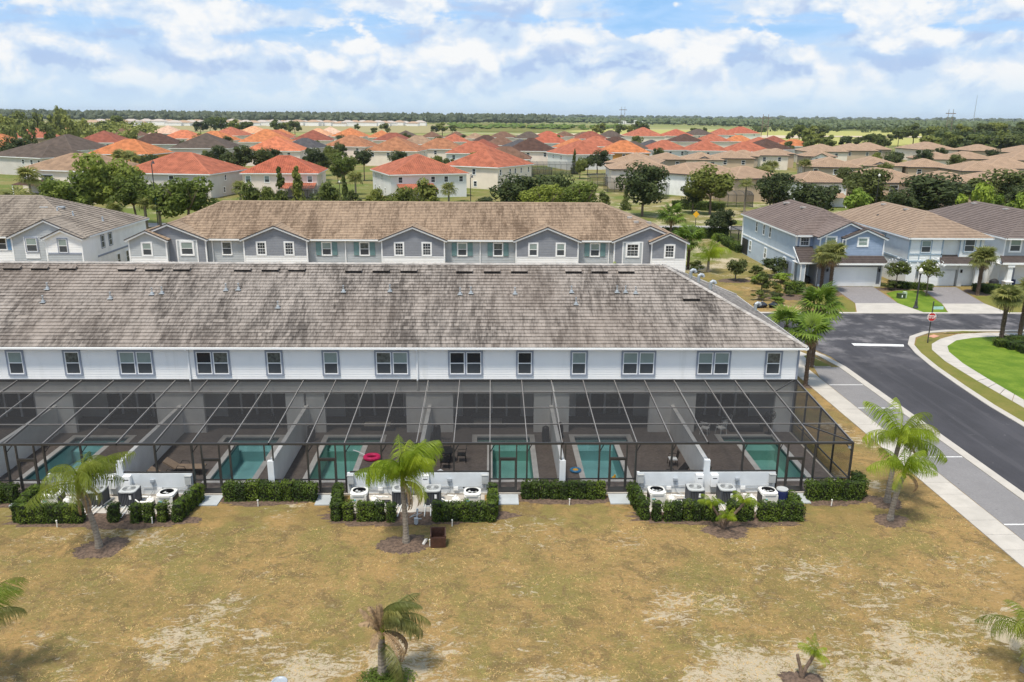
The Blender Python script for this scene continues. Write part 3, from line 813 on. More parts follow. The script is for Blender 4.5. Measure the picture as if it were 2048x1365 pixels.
# roof deck, back and side slopes
m = MB()
m.slope((XE, YE, ZE), (XE, 2*YR-YE, ZE), (XE-HB, YR, ZR), (XE-HB, YR, ZR), 26)
part(m, 'side_roof', M['tile_side'])
m = MB()
m.slope((XE, 2*YR-YE, ZE), (XL, 2*YR-YE, ZE), (XL+HB, YR, ZR), (XE-HB, YR, ZR), 26)
part(m, 'back_roof', M['tile_front'])
m = MB(); o = -0.02
m.face([(XL, YE, ZE+o), (XE, YE, ZE+o), (XE-HB, YR, ZR+o), (XL+HB, YR, ZR+o)])
deck = part(m, 'roof_deck', M['tile_front'])
NC, TW = 26, 0.365
nrm = Vector((0, -KS, 1)).normalized()
dY, dZ = (YR-YE)/NC, (ZR-ZE)/NC
tl = MB()
tile_me = None
rt_ = random.Random(5)
def tile_faces(m, x0, x1, yb, zb, yt, zt, lip, side=True):
    A = Vector((x0, yb, zb))+nrm*lip; Bv = Vector((x1, yb, zb))+nrm*lip
    Cv = Vector((x1, yt, zt))+nrm*0.006; Dv = Vector((x0, yt, zt))+nrm*0.006
    m.face([A, Bv, Cv, Dv]); m.face([Vector((x0, yb, zb)), Vector((x1, yb, zb)), Bv, A])
    if side:
        m.face([Vector((x0, yb, zb)), A, Dv]); m.face([Vector((x1, yb, zb)), Cv, Bv])
for i in range(NC):
    y0, z0 = YE+i*dY, ZE+i*dZ
    xmax = XE-HB*i/NC; xmax2 = XE-HB*(i+1)/NC
    x = XL+HB*i/NC + (0.0 if i % 2 else TW/2)
    lim = -36.5
    if x < lim: x += TW*math.floor((lim-x)/TW)
    first = True
    while x < xmax-0.05:
        xe = min(x+TW-0.012, xmax)
        lip = 0.055+rt_.uniform(-.008, .014)
        if i < 2 and xe < xmax2 and -35.0 < x:
            if tile_me is None:
                mm = MB(); tile_faces(mm, 0, TW-0.012, 0, 0, dY+0.012, dZ+0.006, 0.055)
                mm.face([(0, 0, 0), (0, dY, dZ), (TW-.012, dY, dZ), (TW-.012, 0, 0)])
                tile_me = mm.mesh('roof_tile', M['tile_front'])
            t_ = mobj('roof_tile', tile_me, TH, TL(x, y0, z0+rt_.uniform(-.002, .006)))
        else:
            tile_faces(tl, x, xe, y0, z0, y0+dY+0.012, z0+dZ+0.006, lip)
        x += TW
o = part(tl, 'roof_tiles', M['tile_front']); tag(o, kind='stuff')
# ridge and hip caps, piece by piece
def cap_mesh(L=0.44, w_=0.15):
    m = MB()
    for z0, s in ((0, 1),):
        a = [(-w_, -0.055), (-w_*.55, 0.035), (0, 0.06), (w_*.55, 0.035), (w_, -0.055)]
        for (x0, h0), (x1, h1) in zip(a, a[1:]):
            m.face([(x0, 0, h0+.02), (x1, 0, h1+.02), (x1*.88, L, h1), (x0*.88, L, h0)])
        m.face([(x0, 0, h0+.02) for x0, h0 in a])
    return m.mesh('ridge_tile', M['cap_front'])
CAP = cap_mesh()
def caps(parent, p, q, name='ridge_tile', step=0.40, off=(0, 0, 0.05), start=0.0):
    p, q = Vector(p)+Vector(off), Vector(q)+Vector(off)
    d = (q-p); L = d.length; d.normalize()
    n = int((L-start)/step)
    rot = d.to_track_quat('Y', 'Z').to_euler()
    for i in range(n):
        o = mobj(name, CAP, parent, tuple(p+d*(start+i*step)))
        o.rotation_euler = rot
caps(TH, TL(-36.5, YR, ZR), TL(XE-HB, YR, ZR))
caps(TH, TL(XE, YE, ZE), TL(XE-HB, YR, ZR), 'hip_tile')
caps(TH, TL(XE, 2*YR-YE, ZE), TL(XE-HB, YR, ZR), 'hip_tile')
# off-ridge vents and vent pipes
def on_roof(x, y): return (x, y, ZE+KS*(y-YE))
vm = MB()
vm.box(-0.60, 0.60, -0.22, 0.16, 0.19, 0.215); vm.box(-0.56, 0.56, -0.17, 0.14, -0.08, 0.19)
VENT = vm.mesh('roof_vent', M['tile_front'])
gm = MB(); gm.box(-0.58, 0.58, -0.20, -0.172, -0.06, 0.188)
VG = gm.mesh('grille', M['black'])
for x, y in [(-33.87, 57.2), (-31.95, 57.2), (-29.99, 57.2), (-25.85, 57.13), (-23.95, 57.14), (-21.98, 57.15), (-17.69, 57.13), (-15.74, 57.14), (-13.86, 57.15), (-9.82, 57.06), (-7.86, 57.07), (-5.89, 57.08), (-1.91, 57.05), (0.06, 57.06), (2.01, 57.07), (5.91, 57.09), (7.79, 57.1), (9.72, 57.1), (13.86, 54.3)]:
    px, py, pz = on_roof(x, y)
    o = mobj('roof_vent', VENT, TH, TL(px, py, pz+0.0)); o.rotation_euler = (math.atan(KS)*0.9, 0, 0)
    mobj('grille', VG, o)
pm = MB(); pm.lathe([(0.13, 0.0), (0.10, 0.16), (0.045, 0.18), (0.045, 0.42), (0.07, 0.43), (0.07, 0.47), (0, 0.48)], n=10); pm.box(-.17, .17, -.2, .2, -0.01, 0.03)
PIPE = pm.mesh('vent_pipe', M['grey_metal'])
for x, y in [(-30.51, 55.07), (-30.23, 53.8), (-25.88, 54.17), (-23.23, 54.59), (-22.59, 54.69), (-18.32, 55.02), (-17.48, 55.08), (-14.38, 53.32), (-10.22, 54.9), (-2.15, 54.68), (1.66, 54.75), (-1.4, 54.79), (5.61, 54.92), (8.8, 54.94), (9.4, 54.94), (10.09, 54.84), (-7.02, 54.97), (5.82, 53.74)]:
    px, py, pz = on_roof(x, y); mobj('vent_pipe', PIPE, TH, TL(px, py, pz+.03))
dm = MB(); dm.smooth = True
dm.tube([(0, 0, 0), (0, 0, .35), (0.03, 0, .5), (0.15, 0, .60), (0.30, 0, .56), (0.36, 0, .42)], 0.13, 10)
DUCT = dm.mesh('gooseneck_vent', M['grey_metal'])
for x, y in ((14.9, 58.9), (15.3, 58.1), (16.0, 57.3), (20.0, 58.9)):
    mobj('gooseneck_vent', DUCT, TH, TL(x, y, ZE+(XE-x)*KS+.02))
# upper windows
PB, PD_, PC = M['pane_blind'], M['pane_dark'], M['pane_curtain']
for x, u, ups in [(-33.9, 2, [PB, PC]), (-30.5, 1, [PB]), (-26.9, 1, [PC]), (-22.87, 2, [PB, PB]), (-17.98, 2, [PD_, PC]), (-14.02, 1, [PC]), (-10.38, 1, [PB]), (-6.43, 2, [PC, PB]), (-1.66, 2, [PD_, PD_]), (2.2, 1, [PD_]), (5.75, 1, [PB]), (9.66, 2, [PB, PB]), (14.6, 2, [PB, PB]), (18.57, 1, [PC])]:
    window(TH, x+12, 50.17-58, 4.94, 1.13 if u == 1 else 2.26, 1.71, 0, M['trim_grey'], 0.105, ups, M['pane_screen'], units=u)
# units: left wall, right wall, +1 when the pool lies to the right
PW = [20.2, 12.1, 4.0, -4.05, -12.15, -20.4, -28.5, -36.6]
UNITS = [(PW[i+1], PW[i], 1 if i % 2 == 0 else -1) for i in range(7)]
def ux(u, r): return u[0]+r if u[2] > 0 else u[1]-r
def uspan(u, a, b):
    p, q = ux(u, a), ux(u, b)
    return (min(p, q), max(p, q))
# covered lanai: ceiling, back wall, pillars, sliding doors
m = MB(); m.box(XL+.4, 20.1, 50.42, 53.3, 2.86, 2.94); part(m, 'lanai_ceiling', M['stucco_white'])
m = MB(); m.box(XL+.4, 20.1, 53.25, 53.45, 0.0, 2.86); part(m, 'lanai_back_wall', M['stucco_white'])
for i, u in enumerate(UNITS):
    for a, b in ((0.0, 1.55), (6.9, 8.1)):
        x0, x1 = uspan(u, a, b)
        m = MB(); m.box(max(x0, -44), x1, 50.24, 50.52, 0.08, 2.86); part(m, 'lanai_pillar', M['stucco_white'])
    x0, x1 = uspan(u, 2.0, 6.2)
    d = MB(); 
    for k_ in range(4):
        w_ = (x1-x0)/4
        d.box(x0+k_*w_, x0+k_*w_+.07, 53.18, 53.26, 0.1, 2.45); d.box(x0+(k_+1)*w_-.07, x0+(k_+1)*w_, 53.18, 53.26, 0.1, 2.45)
    d.box(x0, x1, 53.17, 53.26, 2.40, 2.50)
    so = part(d, 'sliding_door', M['white'])
    for k_ in range(4):
        w_ = (x1-x0)/4
        g = MB(); g.box(x0+k_*w_+.07, x0+(k_+1)*w_-.07, 53.20, 53.23, 0.1, 2.40)
        g.build('pane', M['pane_dark'] if (k_+i) % 3 else M['pane_curtain'], so)
# party walls with pillars at the front, low walls in front of the equipment
for i, x in enumerate(PW[1:]):
    m = MB(); m.box(x-.1, x+.1, 41.42, 50.24, 0.0, 1.95); m.box(x-.12, x+.12, 41.40, 50.24, 1.95, 2.0); m.box(x-.1, x+.1, 50.54, 53.25, 0, 2.86)
    part(m, 'party_wall', M['stucco_white'])
    m = MB(); m.box(x-.17, x+.17, 41.2, 41.42, 0.0, 2.05); part(m, 'wall_pillar', M['wall_pale'])
    if i % 2 == 0:
        m = MB(); m.box(x-3.92, x-.17, 41.2, 41.36, 0.0, 1.33); m.box(x+.17, x+3.92, 41.2, 41.36, 0.0, 1.33)
        part(m, 'equipment_wall', M['wall_pale'])
m = MB(); m.box(20.1, 20.32, 41.2, 50.2, -.05, 0.11); m.box(PW[7], 20.32, 41.16, 41.24, -.05, 0.11); part(m, 'patio_kerb', M['concrete'])

# patios and pools
def Lpoly(u, grow):
    """cells of the L-shaped pool: main body and shelf, in unit coordinates"""
    g_ = grow
    return [(4.15-g_, 6.55+g_, 42.95-g_, 48.55+ (g_ if g_ < 0 else 0)), (3.15-g_, 6.60+g_, 48.55-g_, 49.45+g_)]
pool_no = 0
for i, u in enumerate(UNITS):
    if i == 6:
        m = MB(); m.face([(u[0], 41.24, 0.08), (u[1], 41.24, 0.08), (u[1], 53.3, 0.08), (u[0], 53.3, 0.08)]); tag(m.build('patio', M['patio']), kind='structure'); continue
    m = MB()
    cells = [(4.15, 6.55, 42.95, 48.55), (3.15, 6.60, 48.55, 49.45)]
    cp = [(c0-.33, c1+.33, d0-.33, d1+.33) for c0, c1, d0, d1 in cells]
    rx_ = sorted({0.1, 8.0, *[v for c_ in cp for v in c_[:2]]}); ry_ = sorted({41.24, 53.3, *[v for c_ in cp for v in c_[2:]]})
    inside = lambda r, y, cs: any(c0 < r < c1 and d0 < y < d1 for c0, c1, d0, d1 in cs)
    for a, b in zip(rx_, rx_[1:]):
        for c_, d_ in zip(ry_, ry_[1:]):
            if inside((a+b)/2, (c_+d_)/2, cp): continue
            x0, x1 = uspan(u, a, b)
            m.face([(x0, c_, 0.08), (x1, c_, 0.08), (x1, d_, 0.08), (x0, d_, 0.08)])
    tag(m.build('patio', M['patio']), kind='structure')
    # pool
    dirw = ['right end of the row', 'second unit from the right', 'third unit from the right', 'fourth unit from the right', 'fifth unit from the right', 'sixth unit from the right'][i]
    pr = thing('swimming_pool', 'teal pool with pale coping, patio of the %s' % dirw, 'pool', (0, 0, 0), group='patio pools')
    m = MB()
    rx_ = sorted({v for c_ in cells+cp for v in c_[:2]}); ry_ = sorted({v for c_ in cells+cp for v in c_[2:]})
    for a, b in zip(rx_, rx_[1:]):
        for c_, d_ in zip(ry_, ry_[1:]):
            cx, cyy = (a+b)/2, (c_+d_)/2
            x0, x1 = uspan(u, a, b)
            if inside(cx, cyy, cp) and not inside(cx, cyy, cells):
                m.box(x0, x1, c_, d_, 0.0, 0.105)
    m.build('coping', M['coping'], pr)
    b_ = MB(); tb = MB(); wt_ = MB()
    def edge(x0, y0, x1, y1, zb):
        b_.face([(x0, y0, zb), (x1, y1, zb), (x1, y1, -0.16), (x0, y0, -0.16)])
        tb.face([(x0, y0, -0.16), (x1, y1, -0.16), (x1, y1, 0.02), (x0, y0, 0.02)])
    P = [(4.15, 42.95), (6.55, 42.95), (6.55, 48.55), (6.60, 48.55), (6.60, 49.45), (3.15, 49.45), (3.15, 48.55), (4.15, 48.55)]
    for q in range(8):
        (r0, y0), (r1, y1) = P[q], P[(q+1) % 8]
        edge(ux(u, r0), y0, ux(u, r1), y1, -1.25)
    for (c0, c1, d0, d1), zf in zip(cells, (-1.25, -0.55)):
        x0, x1 = uspan(u, c0, c1)
        b_.face([(x0, d0, zf), (x1, d0, zf), (x1, d1, zf), (x0, d1, zf)])
        if zf > -1: b_.face([(x0, d0, -1.25), (x1, d0, -1.25), (x1, d0, zf), (x0, d0, zf)])
        wt_.face([(x0, d0, -0.06), (x1, d0, -0.06), (x1, d1, -0.06), (x0, d1, -0.06)])
    b_.build('basin', M['pool_plaster'] if i in (1, 4, 5) else M['pool_plaster_green'], pr)
    tb.build('waterline_tile', M['pool_tile'], pr)
    wt_.build('water', M['water'], pr)
# ------------------------------------------------------------------ screen cages
YF, ZF, YB, ZB = 41.3, 3.05, 50.12, 3.75
def zc(y): return ZF+(ZB-ZF)*(y-YF)/(YB-YF)
PURL = [43.67, 45.91, 48.23]
CDESC = ['at the right end of the row', 'second from the right', 'third from the right', 'fourth from the right, holding a pink float', 'fifth from the right, holding two tan loungers', 'sixth from the right', 'seventh from the right, at the left picture edge']
for i, u in enumerate(UNITS):
    root = thing('pool_cage', 'dark bronze screen pool enclosure %s' % CDESC[i], 'screen enclosure', ((u[0]+u[1])/2, 41.3, 0), group='screened pool cages')
    ox, oy = -(u[0]+u[1])/2, -41.3
    def cb(m, name, mat): return m.build(name, mat, root, (ox, oy, 0))
    left_end, right_end = u[0], (20.27 if i == 0 else u[1])
    bx_ = [ux(u, 2.0), ux(u, 4.0), ux(u, 6.06)]
    allb = sorted(bx_)
    beams = [right_end-.03 if i == 0 else u[1]-.05] + allb[::-1] + ([u[0]+.05] if i == 6 else [])
    for x in beams:
        m = MB(); m.bar((x, YF, ZF+.0), (x, YB, ZB), 0.045, 0.13); cb(m, 'roof_beam', M['bronze_glint'])
    xL, xR = u[0]+.05, right_end
    m = MB(); m.box(xL-.1, xR+.02, YF-.05, YF+.05, ZF-.07, ZF+.05); cb(m, 'eave_beam', M['bronze'])
    m = MB(); m.box(xL-.1, xR, YB-.03, YB+.04, ZB-.07, ZB+.09); cb(m, 'wall_channel', M['bronze'])
    for y in PURL:
        m = MB(); m.box(xL-.1, xR, y-.022, y+.022, zc(y)-.02, zc(y)+.05); cb(m, 'purlin', M['bronze_glint'])
    # roof screens, one per bay
    gx = [u[0]] + allb + [right_end]; gy = [YF]+PURL+[YB]
    for a, b in zip(gx, gx[1:]):
        for c_, d_ in zip(gy, gy[1:]):
            m = MB(); m.face([(a+.03, c_+.03, zc(c_)+.035), (b-.03, c_+.03, zc(c_)+.035), (b-.03, d_-.03, zc(d_)+.035), (a+.03, d_-.03, zc(d_)+.035)])
            cb(m, 'screen_panel', M['screen_roof'])
    # front wall: posts, rails, screens, door
    knee = uspan(u, 0.0, 3.95)
    for x in allb + ([right_end-.03] if i == 0 else []):
        zb = 1.36 if knee[0]+.2 < x < knee[1]-.1 else 0.1
        m = MB(); m.box(x-.045, x+.045, YF-.06, YF+.06, zb, ZF-.07); 
        if zb > 1 or True: m.bar((x, YF, ZF-.55), (x+(0.3 if x < xR-.4 else -0.3), YF+.25, ZF-.1), 0.04, 0.04)
        cb(m, 'post', M['bronze'])
    x = ux(u, 7.95) if i else None
    if x is not None:
        m = MB(); m.box(x-.035, x+.035, YF-.04, YF+.04, 2.05, ZF-.07); cb(m, 'post', M['bronze'])
    m = MB(); m.box(knee[0]+.18, knee[1], YF-.05, YF+.06, 1.335, 1.40); cb(m, 'sill_rail', M['bronze'])
    d0, d1 = uspan(u, 4.52, 5.48)
    m = MB()
    for x in (d0, d1): m.box(x-.035, x+.035, YF-.05, YF+.05, 0.1, ZF-.07)
    m.box(d0, d1, YF-.049, YF+.049, 2.12, 2.2)
    cb(m, 'door_frame', M['bronze'])
    m = MB()
    for x0, x1, z0, z1 in ((d0+.04, d0+.10, .13, 2.1), (d1-.10, d1-.04, .13, 2.1), (d0+.1, d1-.1, 2.03, 2.1), (d0+.1, d1-.1, .88, .95), (d0+.1, d1-.1, .13, .42)): m.box(x0, x1, YF-.03, YF+.03, z0, z1)
    dr = cb(m, 'screen_door', M['bronze'])
    m = MB(); m.box(d0+.06, d0+.09, YF-.08, YF-.03, 1.05, 1.2); m.build('handle', M['black'], dr)
    m = MB(); m.face([(d0+.1, YF, .42), (d1-.1, YF, .42), (d1-.1, YF, 2.03), (d0+.1, YF, 2.03)]); m.build('screen', M['screen_wall'], dr)
    # low rail outside the knee wall
    o0, o1 = uspan(u, 3.95, 8.1)
    o1 = min(o1, right_end)
    for a, b in ((o0, d0-.035), (d1+.035, o1)):
        if b-a > .1:
            m = MB(); m.box(a, b, YF-.035, YF+.035, .88, .94); m.box(a, b, YF-.036, YF+.036, 0.1, 0.15); cb(m, 'rail', M['bronze'])
            m = MB(); m.face([(a, YF, .15), (b, YF, .15), (b, YF, .88), (a, YF, .88)]); cb(m, 'screen_panel', M['screen_wall'])
            m = MB(); m.face([(a, YF, .94), (b, YF, .94), (b, YF, ZF-.07), (a, YF, ZF-.07)]); cb(m, 'screen_panel', M['screen_wall'])
    kk = [knee[0]+.18] + [x for x in allb if knee[0]+.3 < x < knee[1]-.1] + [knee[1]]
    for a, b in zip(kk, kk[1:]):
        m = MB(); m.face([(a, YF, 1.4), (b, YF, 1.4), (b, YF, ZF-.07), (a, YF, ZF-.07)]); cb(m, 'screen_panel', M['screen_wall'])
    if i == 0:   # end wall of the cage and roof braces
        X = 20.24
        ysd = [YF]+PURL+[YB]
        for y in PURL+[YB-.05]:
            m = MB(); m.box(X-.045, X+.045, y-.045, y+.045, .1, zc(y)); cb(m, 'post', M['bronze'])
        m = MB(); m.box(X-.03, X+.03, YF, YB, .88, .95); m.box(X-.03, X+.03, YF, YB, .1, .16); cb(m, 'rail', M['bronze'])
        m = MB(); m.bar((X, YF, ZF), (X, YB, ZB), 0.08, 0.12); cb(m, 'eave_beam', M['bronze'])
        for c_, d_ in zip(ysd, ysd[1:]):
            m = MB(); m.face([(X, c_, .95), (X, d_, .95), (X, d_, zc(d_)-.05), (X, c_, zc(c_)-.05)]); cb(m, 'screen_panel', M['screen_dense'])
            m = MB(); m.face([(X, c_, .16), (X, d_, .16), (X, d_, .88), (X, c_, .88)]); cb(m, 'screen_panel', M['screen_dense'])
        bq = allb[2]
        m = MB(); m.bar((bq, PURL[0], zc(PURL[0])+.05), (X, YF, ZF+.05), 0.05, 0.06); cb(m, 'brace', M['bronze'])
        m = MB(); m.bar((bq, PURL[2], zc(PURL[2])+.05), (X-.2, YB, ZB+.05), 0.05, 0.06); cb(m, 'brace', M['bronze'])
        for y in (PURL[0],): 
            m = MB(); m.cbox(X-.12, YF+.1, 2.75, .12, .12, .12); cb(m, 'flood_light', M['white'])
    # door step pad
    pd = MB(); pd.box(d0-.05, d1+.1, 39.95, 41.12, -.02, 0.06)
    tag(pd.build('door_pad', M['concrete_pad']), 'pale door pad of the pool cage %s' % CDESC[i].split(',')[0], 'pad', 'door pads')

# ------------------------------------------------------------------ equipment behind the low walls
def heat_pump(x, y, label, s=1.0, rz=0.0):
    root = thing('pool_heater', label, 'pool heater', (x, y, 0), rz, 'pool heaters')
    m = MB(); W = .43
    m.box(-W, W, -W, W, 0.05, 0.80); m.build('cabinet', M['pvc'], root)
    for g0 in (-W-.01, W-.02):
        m = MB(); m.box(g0, g0+.03, -W+.04, W-.04, .1, .76); m.build('side_grille', M['black'], root)
    m = MB(); m.smooth = False
    n = 24
    for k_ in range(n):      # square-to-round top cap with a wide opening
        a, b = 2*PI*k_/n, 2*PI*(k_+1)/n
        def sq(t): 
            c_, s_ = math.cos(t), math.sin(t); q = 0.46/max(abs(c_), abs(s_)); q = min(q, 0.56); return (q*c_, q*s_)
        o0, o1 = sq(a), sq(b)
        for (p0, z0), (p1, z1) in (((o0, .78), (o1, .78)),):
            m.face([(*o0, .78), (*o1, .78), (*o1, .90), (*o0, .90)])
        i0, i1 = (.36*math.cos(a), .36*math.sin(a)), (.36*math.cos(b), .36*math.sin(b))
        m.face([(*o0, .90), (*o1, .90), (i1[0], i1[1], 0.96), (i0[0], i0[1], 0.96)])
        m.face([(i0[0], i0[1], 0.96), (i1[0], i1[1], 0.96), (i1[0], i1[1], 0.93), (i0[0], i0[1], 0.93)])
    m.build('top_ring', M['pvc'], root)
    m = MB(); m.lathe([(0, .80), (.355, .80), (.358, .93)], n=20); m.build('fan_well', M['black'], root)
    m = MB()
    for k_ in range(3):
        a = k_*2*PI/3+.4
        m.face([(.05*math.cos(a), .05*math.sin(a), .84), (.30*math.cos(a-.35), .30*math.sin(a-.35), .86), (.30*math.cos(a+.35), .30*math.sin(a+.35), .82)])
    m.lathe([(.07, .80), (.07, .87), (0, .88)], n=10)
    m.build('fan', M['ac_light'], root)
    m = MB(); m.box(-W+.12, -W+.30, -W-.012, -W, .52, .60); m.build('badge', M['teal_sign'], root)
    return root
def condenser(x, y, label, rz=0.0, h=0.92, top=None):
    root = thing('air_conditioner', label, 'air conditioner', (x, y, 0), rz, 'air conditioning units')
    W = .40
    m = MB(); m.box(-W+.02, W-.02, -W+.02, W-.02, .06, h-.05); m.build('coil', M['black'], root)
    m = MB()
    for s in (-1, 1):
        for k_ in range(9):
            q = -W+.05+k_*.0875
            m.box(q, q+.05, s*W-.012, s*W+.012, .08, h-.05); m.box(s*W-.012, s*W+.012, q, q+.05, .08, h-.05)
    for a in (-1, 1):
        for b in (-1, 1): m.cbox(a*W, b*W, h/2, .07, .07, h-.06)
    m.build('louvres', M['ac_dark'], root)
    m = MB(); n = 24
    def sq(t):
        c_, s_ = math.cos(t), math.sin(t); q = 0.45/max(abs(c_), abs(s_)); q = min(q, 0.57); return (q*c_, q*s_)
    for k_ in range(n):
        a, b = 2*PI*k_/n, 2*PI*(k_+1)/n
        o0, o1 = sq(a), sq(b); i0, i1 = (.34*math.cos(a), .34*math.sin(a)), (.34*math.cos(b), .34*math.sin(b))
        m.face([(*o0, h-.06), (*o1, h-.06), (*o1, h), (*o0, h)]); m.face([(*o0, h), (*o1, h), (*i1, h+.03), (*i0, h+.03)])
        m.face([(*i0, h+.03), (*i1, h+.03), (*i1, h-.08), (*i0, h-.08)])
    m.build('top_cover', top or M['ac_light'], root)
    m = MB()
    for r_ in (.09, .15, .21, .27, .33): m.lathe([(r_, h+.02), (r_+.012, h+.035), (r_+.024, h+.02)], n=20)
    for k_ in range(8):
        a = 2*PI*k_/8; m.bar((.05*math.cos(a), .05*math.sin(a), h+.025), (.34*math.cos(a), .34*math.sin(a), h+.025), .012, .012)
    m.lathe([(.10, h+.02), (.09, h+.05), (0, h+.055)], n=12)
    m.build('fan_guard', M['ac_light'], root)
    m = MB(); m.lathe([(0, h-.09), (.34, h-.09)], n=16); m.build('fan_well', M['black'], root)
    m = MB(); m.box(.12, .24, -W-.016, -W-.013, .48, .72); m.build('rating_plate', M['white'], root)
    m = MB(); m.box(-.5, .5, -.5, .5, -.02, .06); m.build('plinth', M['concrete_pad'], root)
    return root
def pump(x, y, label, rz=0.0):
    root = thing('pool_pump', label, 'pool pump', (x, y, 0.04), rz, 'pool pumps and filters')
    m = MB(); m.smooth = True; m.lathe([(0, .08), (.2, .10), (.23, .2), (.23, .42), (.18, .52), (.08, .58), (.05, .66), (0, .67)], n=14); m.build('filter_tank', M['pvc'], root)
    m = MB(); m.lathe([(.235, .14), (.235, .24)], n=14); m.build('label_band', M['black'], root)
    m = MB(); m.tube([(.2, 0, .3), (.55, -.05, .3), (.6, -.05, .05)], .05, 8); m.tube([(-.2, 0, .45), (-.2, .3, .45), (.5, .3, .45), (.75, .1, .5)], .035, 8); m.build('pipe', M['pvc'], root)
    m = MB(); m.tube([(.38, .2, .18), (.85, .2, .18)], .11, 10); m.build('motor', M['black'], root)
    m = MB(); m.tube([(.1, 0, .62), (.45, -.1, .60)], .045, 8); m.build('valve', M['pvc'], root)
    return root
GN = {12.1: 'right-hand', -4.05: 'middle', -20.4: 'left-hand'}
for cx in (12.1, -4.05, -20.4):
    g_ = GN[cx]
    heat_pump(cx-3.05, 39.9, 'white square pool heater with open round top, left end of %s equipment bay' % g_)
    heat_pump(cx+3.05, 39.8, 'white square pool heater with open round top, right end of %s equipment bay' % g_)
    condenser(cx-.86, 40.2, 'dark louvred air conditioner left of the wall pillar in %s equipment bay' % g_)
    condenser(cx+.88, 40.2, 'dark louvred air conditioner right of the wall pillar in %s equipment bay' % g_)
    pump(cx-2.25, 39.75, 'cream pool filter tank beside left heater in %s equipment bay' % g_)
    pump(cx+2.15, 39.75, 'cream pool filter tank beside right heater in %s equipment bay' % g_, PI)
    tag(slab('equipment_pad', [(cx-3.7, 39.0), (cx+3.7, 39.0), (cx+3.7, 41.14), (cx-3.7, 41.14)], -.05, 0.035, M['concrete']), kind='structure')
    for s in (-1, 1):
        sd_ = 'left' if s < 0 else 'right'
        m = MB(); m.box(-.17, .17, -.16, .0, -.24, .24); m.box(-.19, .19, -.18, .0, .24, .27)
        o = m.build('electrical_box', M['ac_light'], None, (cx+s*3.72, 41.19, .98)); tag(o, 'grey electrical box on white wall at %s end of %s equipment bay' % (sd_, g_), 'electrical box', 'electrical boxes')
        m = MB(); m.box(-.12, .12, -.09, 0, -.1, .1); m.box(-.1, .1, -.14, -.09, -.02, .12)
        o = m.build('outlet_box', M['pipe_grey'], None, (cx+s*1.75, 41.19, .90)); tag(o, 'small grey outlet box on wall, %s half of %s equipment bay' % (sd_, g_), 'outlet box', 'outlet boxes')
        m = MB()
        m.tube([(s*3.72, -.05, .75), (s*3.70, -.05, .45), (s*3.5, -.05, .36), (s*2.2, -.05, .34), (s*2.1, -.05, .36)], .022, 6)
        m.tube([(s*3.66, -.05, .75), (s*3.55, -.06, .55), (s*3.2, -.05, .48), (s*2.0, -.05, .50), (s*1.2, -.05, .50), (s*1.0, -.2, .38)], .018, 6)
        m.tube([(s*1.75, -.05, .8), (s*1.75, -.05, .35), (s*1.6, -.08, .1), (s*1.3, -.3, .05)], .018, 6)
        o = m.build('conduit', M['pipe_grey'], None, (cx, 41.2, 0.05)); tag(o, 'grey electrical conduits along the %s half of %s equipment wall' % (sd_, g_), 'conduit', 'wall conduits')
        m = MB(); m.box(-.13, .13, -.1, 0, -.1, .1)
        o = m.build('timer_box', M['white'], None, (cx+s*2.1, 41.19, .42)); tag(o, 'small white timer box low on wall, %s half of %s equipment bay' % (sd_, g_), 'timer box', 'timer boxes')
        # tankless water heater beside pillar
        hb = thing('water_heater', 'white wall-mounted water heater %s of the pillar in %s equipment bay' % (sd_, g_), 'water heater', (cx+s*.42, 41.19, .55), 0, 'tankless water heaters')
        m = MB(); m.box(-.2, .2, -.26, 0, 0, .72); m.build('casing', M['white'], hb)
        m = MB(); m.box(-.12, .12, -.268, -.26, .5, .545); m.build('exhaust_slot', M['black'], hb)
        m = MB()
        for q in (-.12, -.04, .05, .13): m.tube([(q, -.12, 0), (q, -.12, -.3), (q*1.4, -.05, -.45)], .018, 6)
        m.build('pipe', M['grey_metal'], hb)
        # pipes running out to the bed
        m = MB()
        for q in (0.0, .18, .30): m.tube([(s*(.3+q), 0, .12), (s*(.5+q*1.6), -1.0, .12), (s*(.55+q*1.8), -2.3, .1)], .028, 6)
        o = m.build('floor_pipe', M['pvc'], None, (cx, 40.8, 0)); tag(o, 'white plastic pipes on the ground, %s half of %s equipment bay' % (sd_, g_), 'pipe', 'ground pipes')
# bent pipes, wire rack and drum seen between the shrubs
m = MB()
for q in (0, .22): m.tube([(q, 0, .05), (q, 0, .42), (q+.05, .1, .5), (q+.25, .25, .5)], .035, 8)
tag(m.build('pipe_bend', M['pvc'], None, (13.95, 38.5, 0)), 'white bent pipe standing between clipped shrubs right of small twin palm', 'pipe')
dr = thing('barrel', 'navy blue plastic barrel with pale lid beside the right-hand cage door', 'barrel', (15.95, 39.85, 0))
m = MB(); m.smooth = True; m.lathe([(.27, 0), (.31, .1), (.33, .45), (.31, .85), (.29, .95)], n=20); m.build('drum', M['navy'], dr)
m = MB(); m.lathe([(0, .95), (.24, .945), (.25, .975), (.31, .975), (.31, .92)], n=20); m.build('lid', M['ac_light'], dr)
bk = thing('rack', 'grey tubular rack leaning in gap of the hedge behind the centre palm', 'rack', (-3.95, 38.1, 0))
m = MB()
m.tube([(-.25, .5, .05), (.05, .3, .35), (.15, 0, .6), (.1, -.25, .3), (.08, -.4, .03)], .025, 6); m.tube([(.1, -.25, .3), (.35, -.2, .28)], .025, 6); m.tube([(-.3, .1, .2), (.3, .5, .25)], .02, 6)
m.build('tube_frame', M['grey_metal'], bk)
m = MB(); m.cbox(.08, -.3, .22, .2, .16, .3); m.cbox(.12, .05, .62, .1, .08, .2); m.build('control_box', M['pipe_grey'], bk)
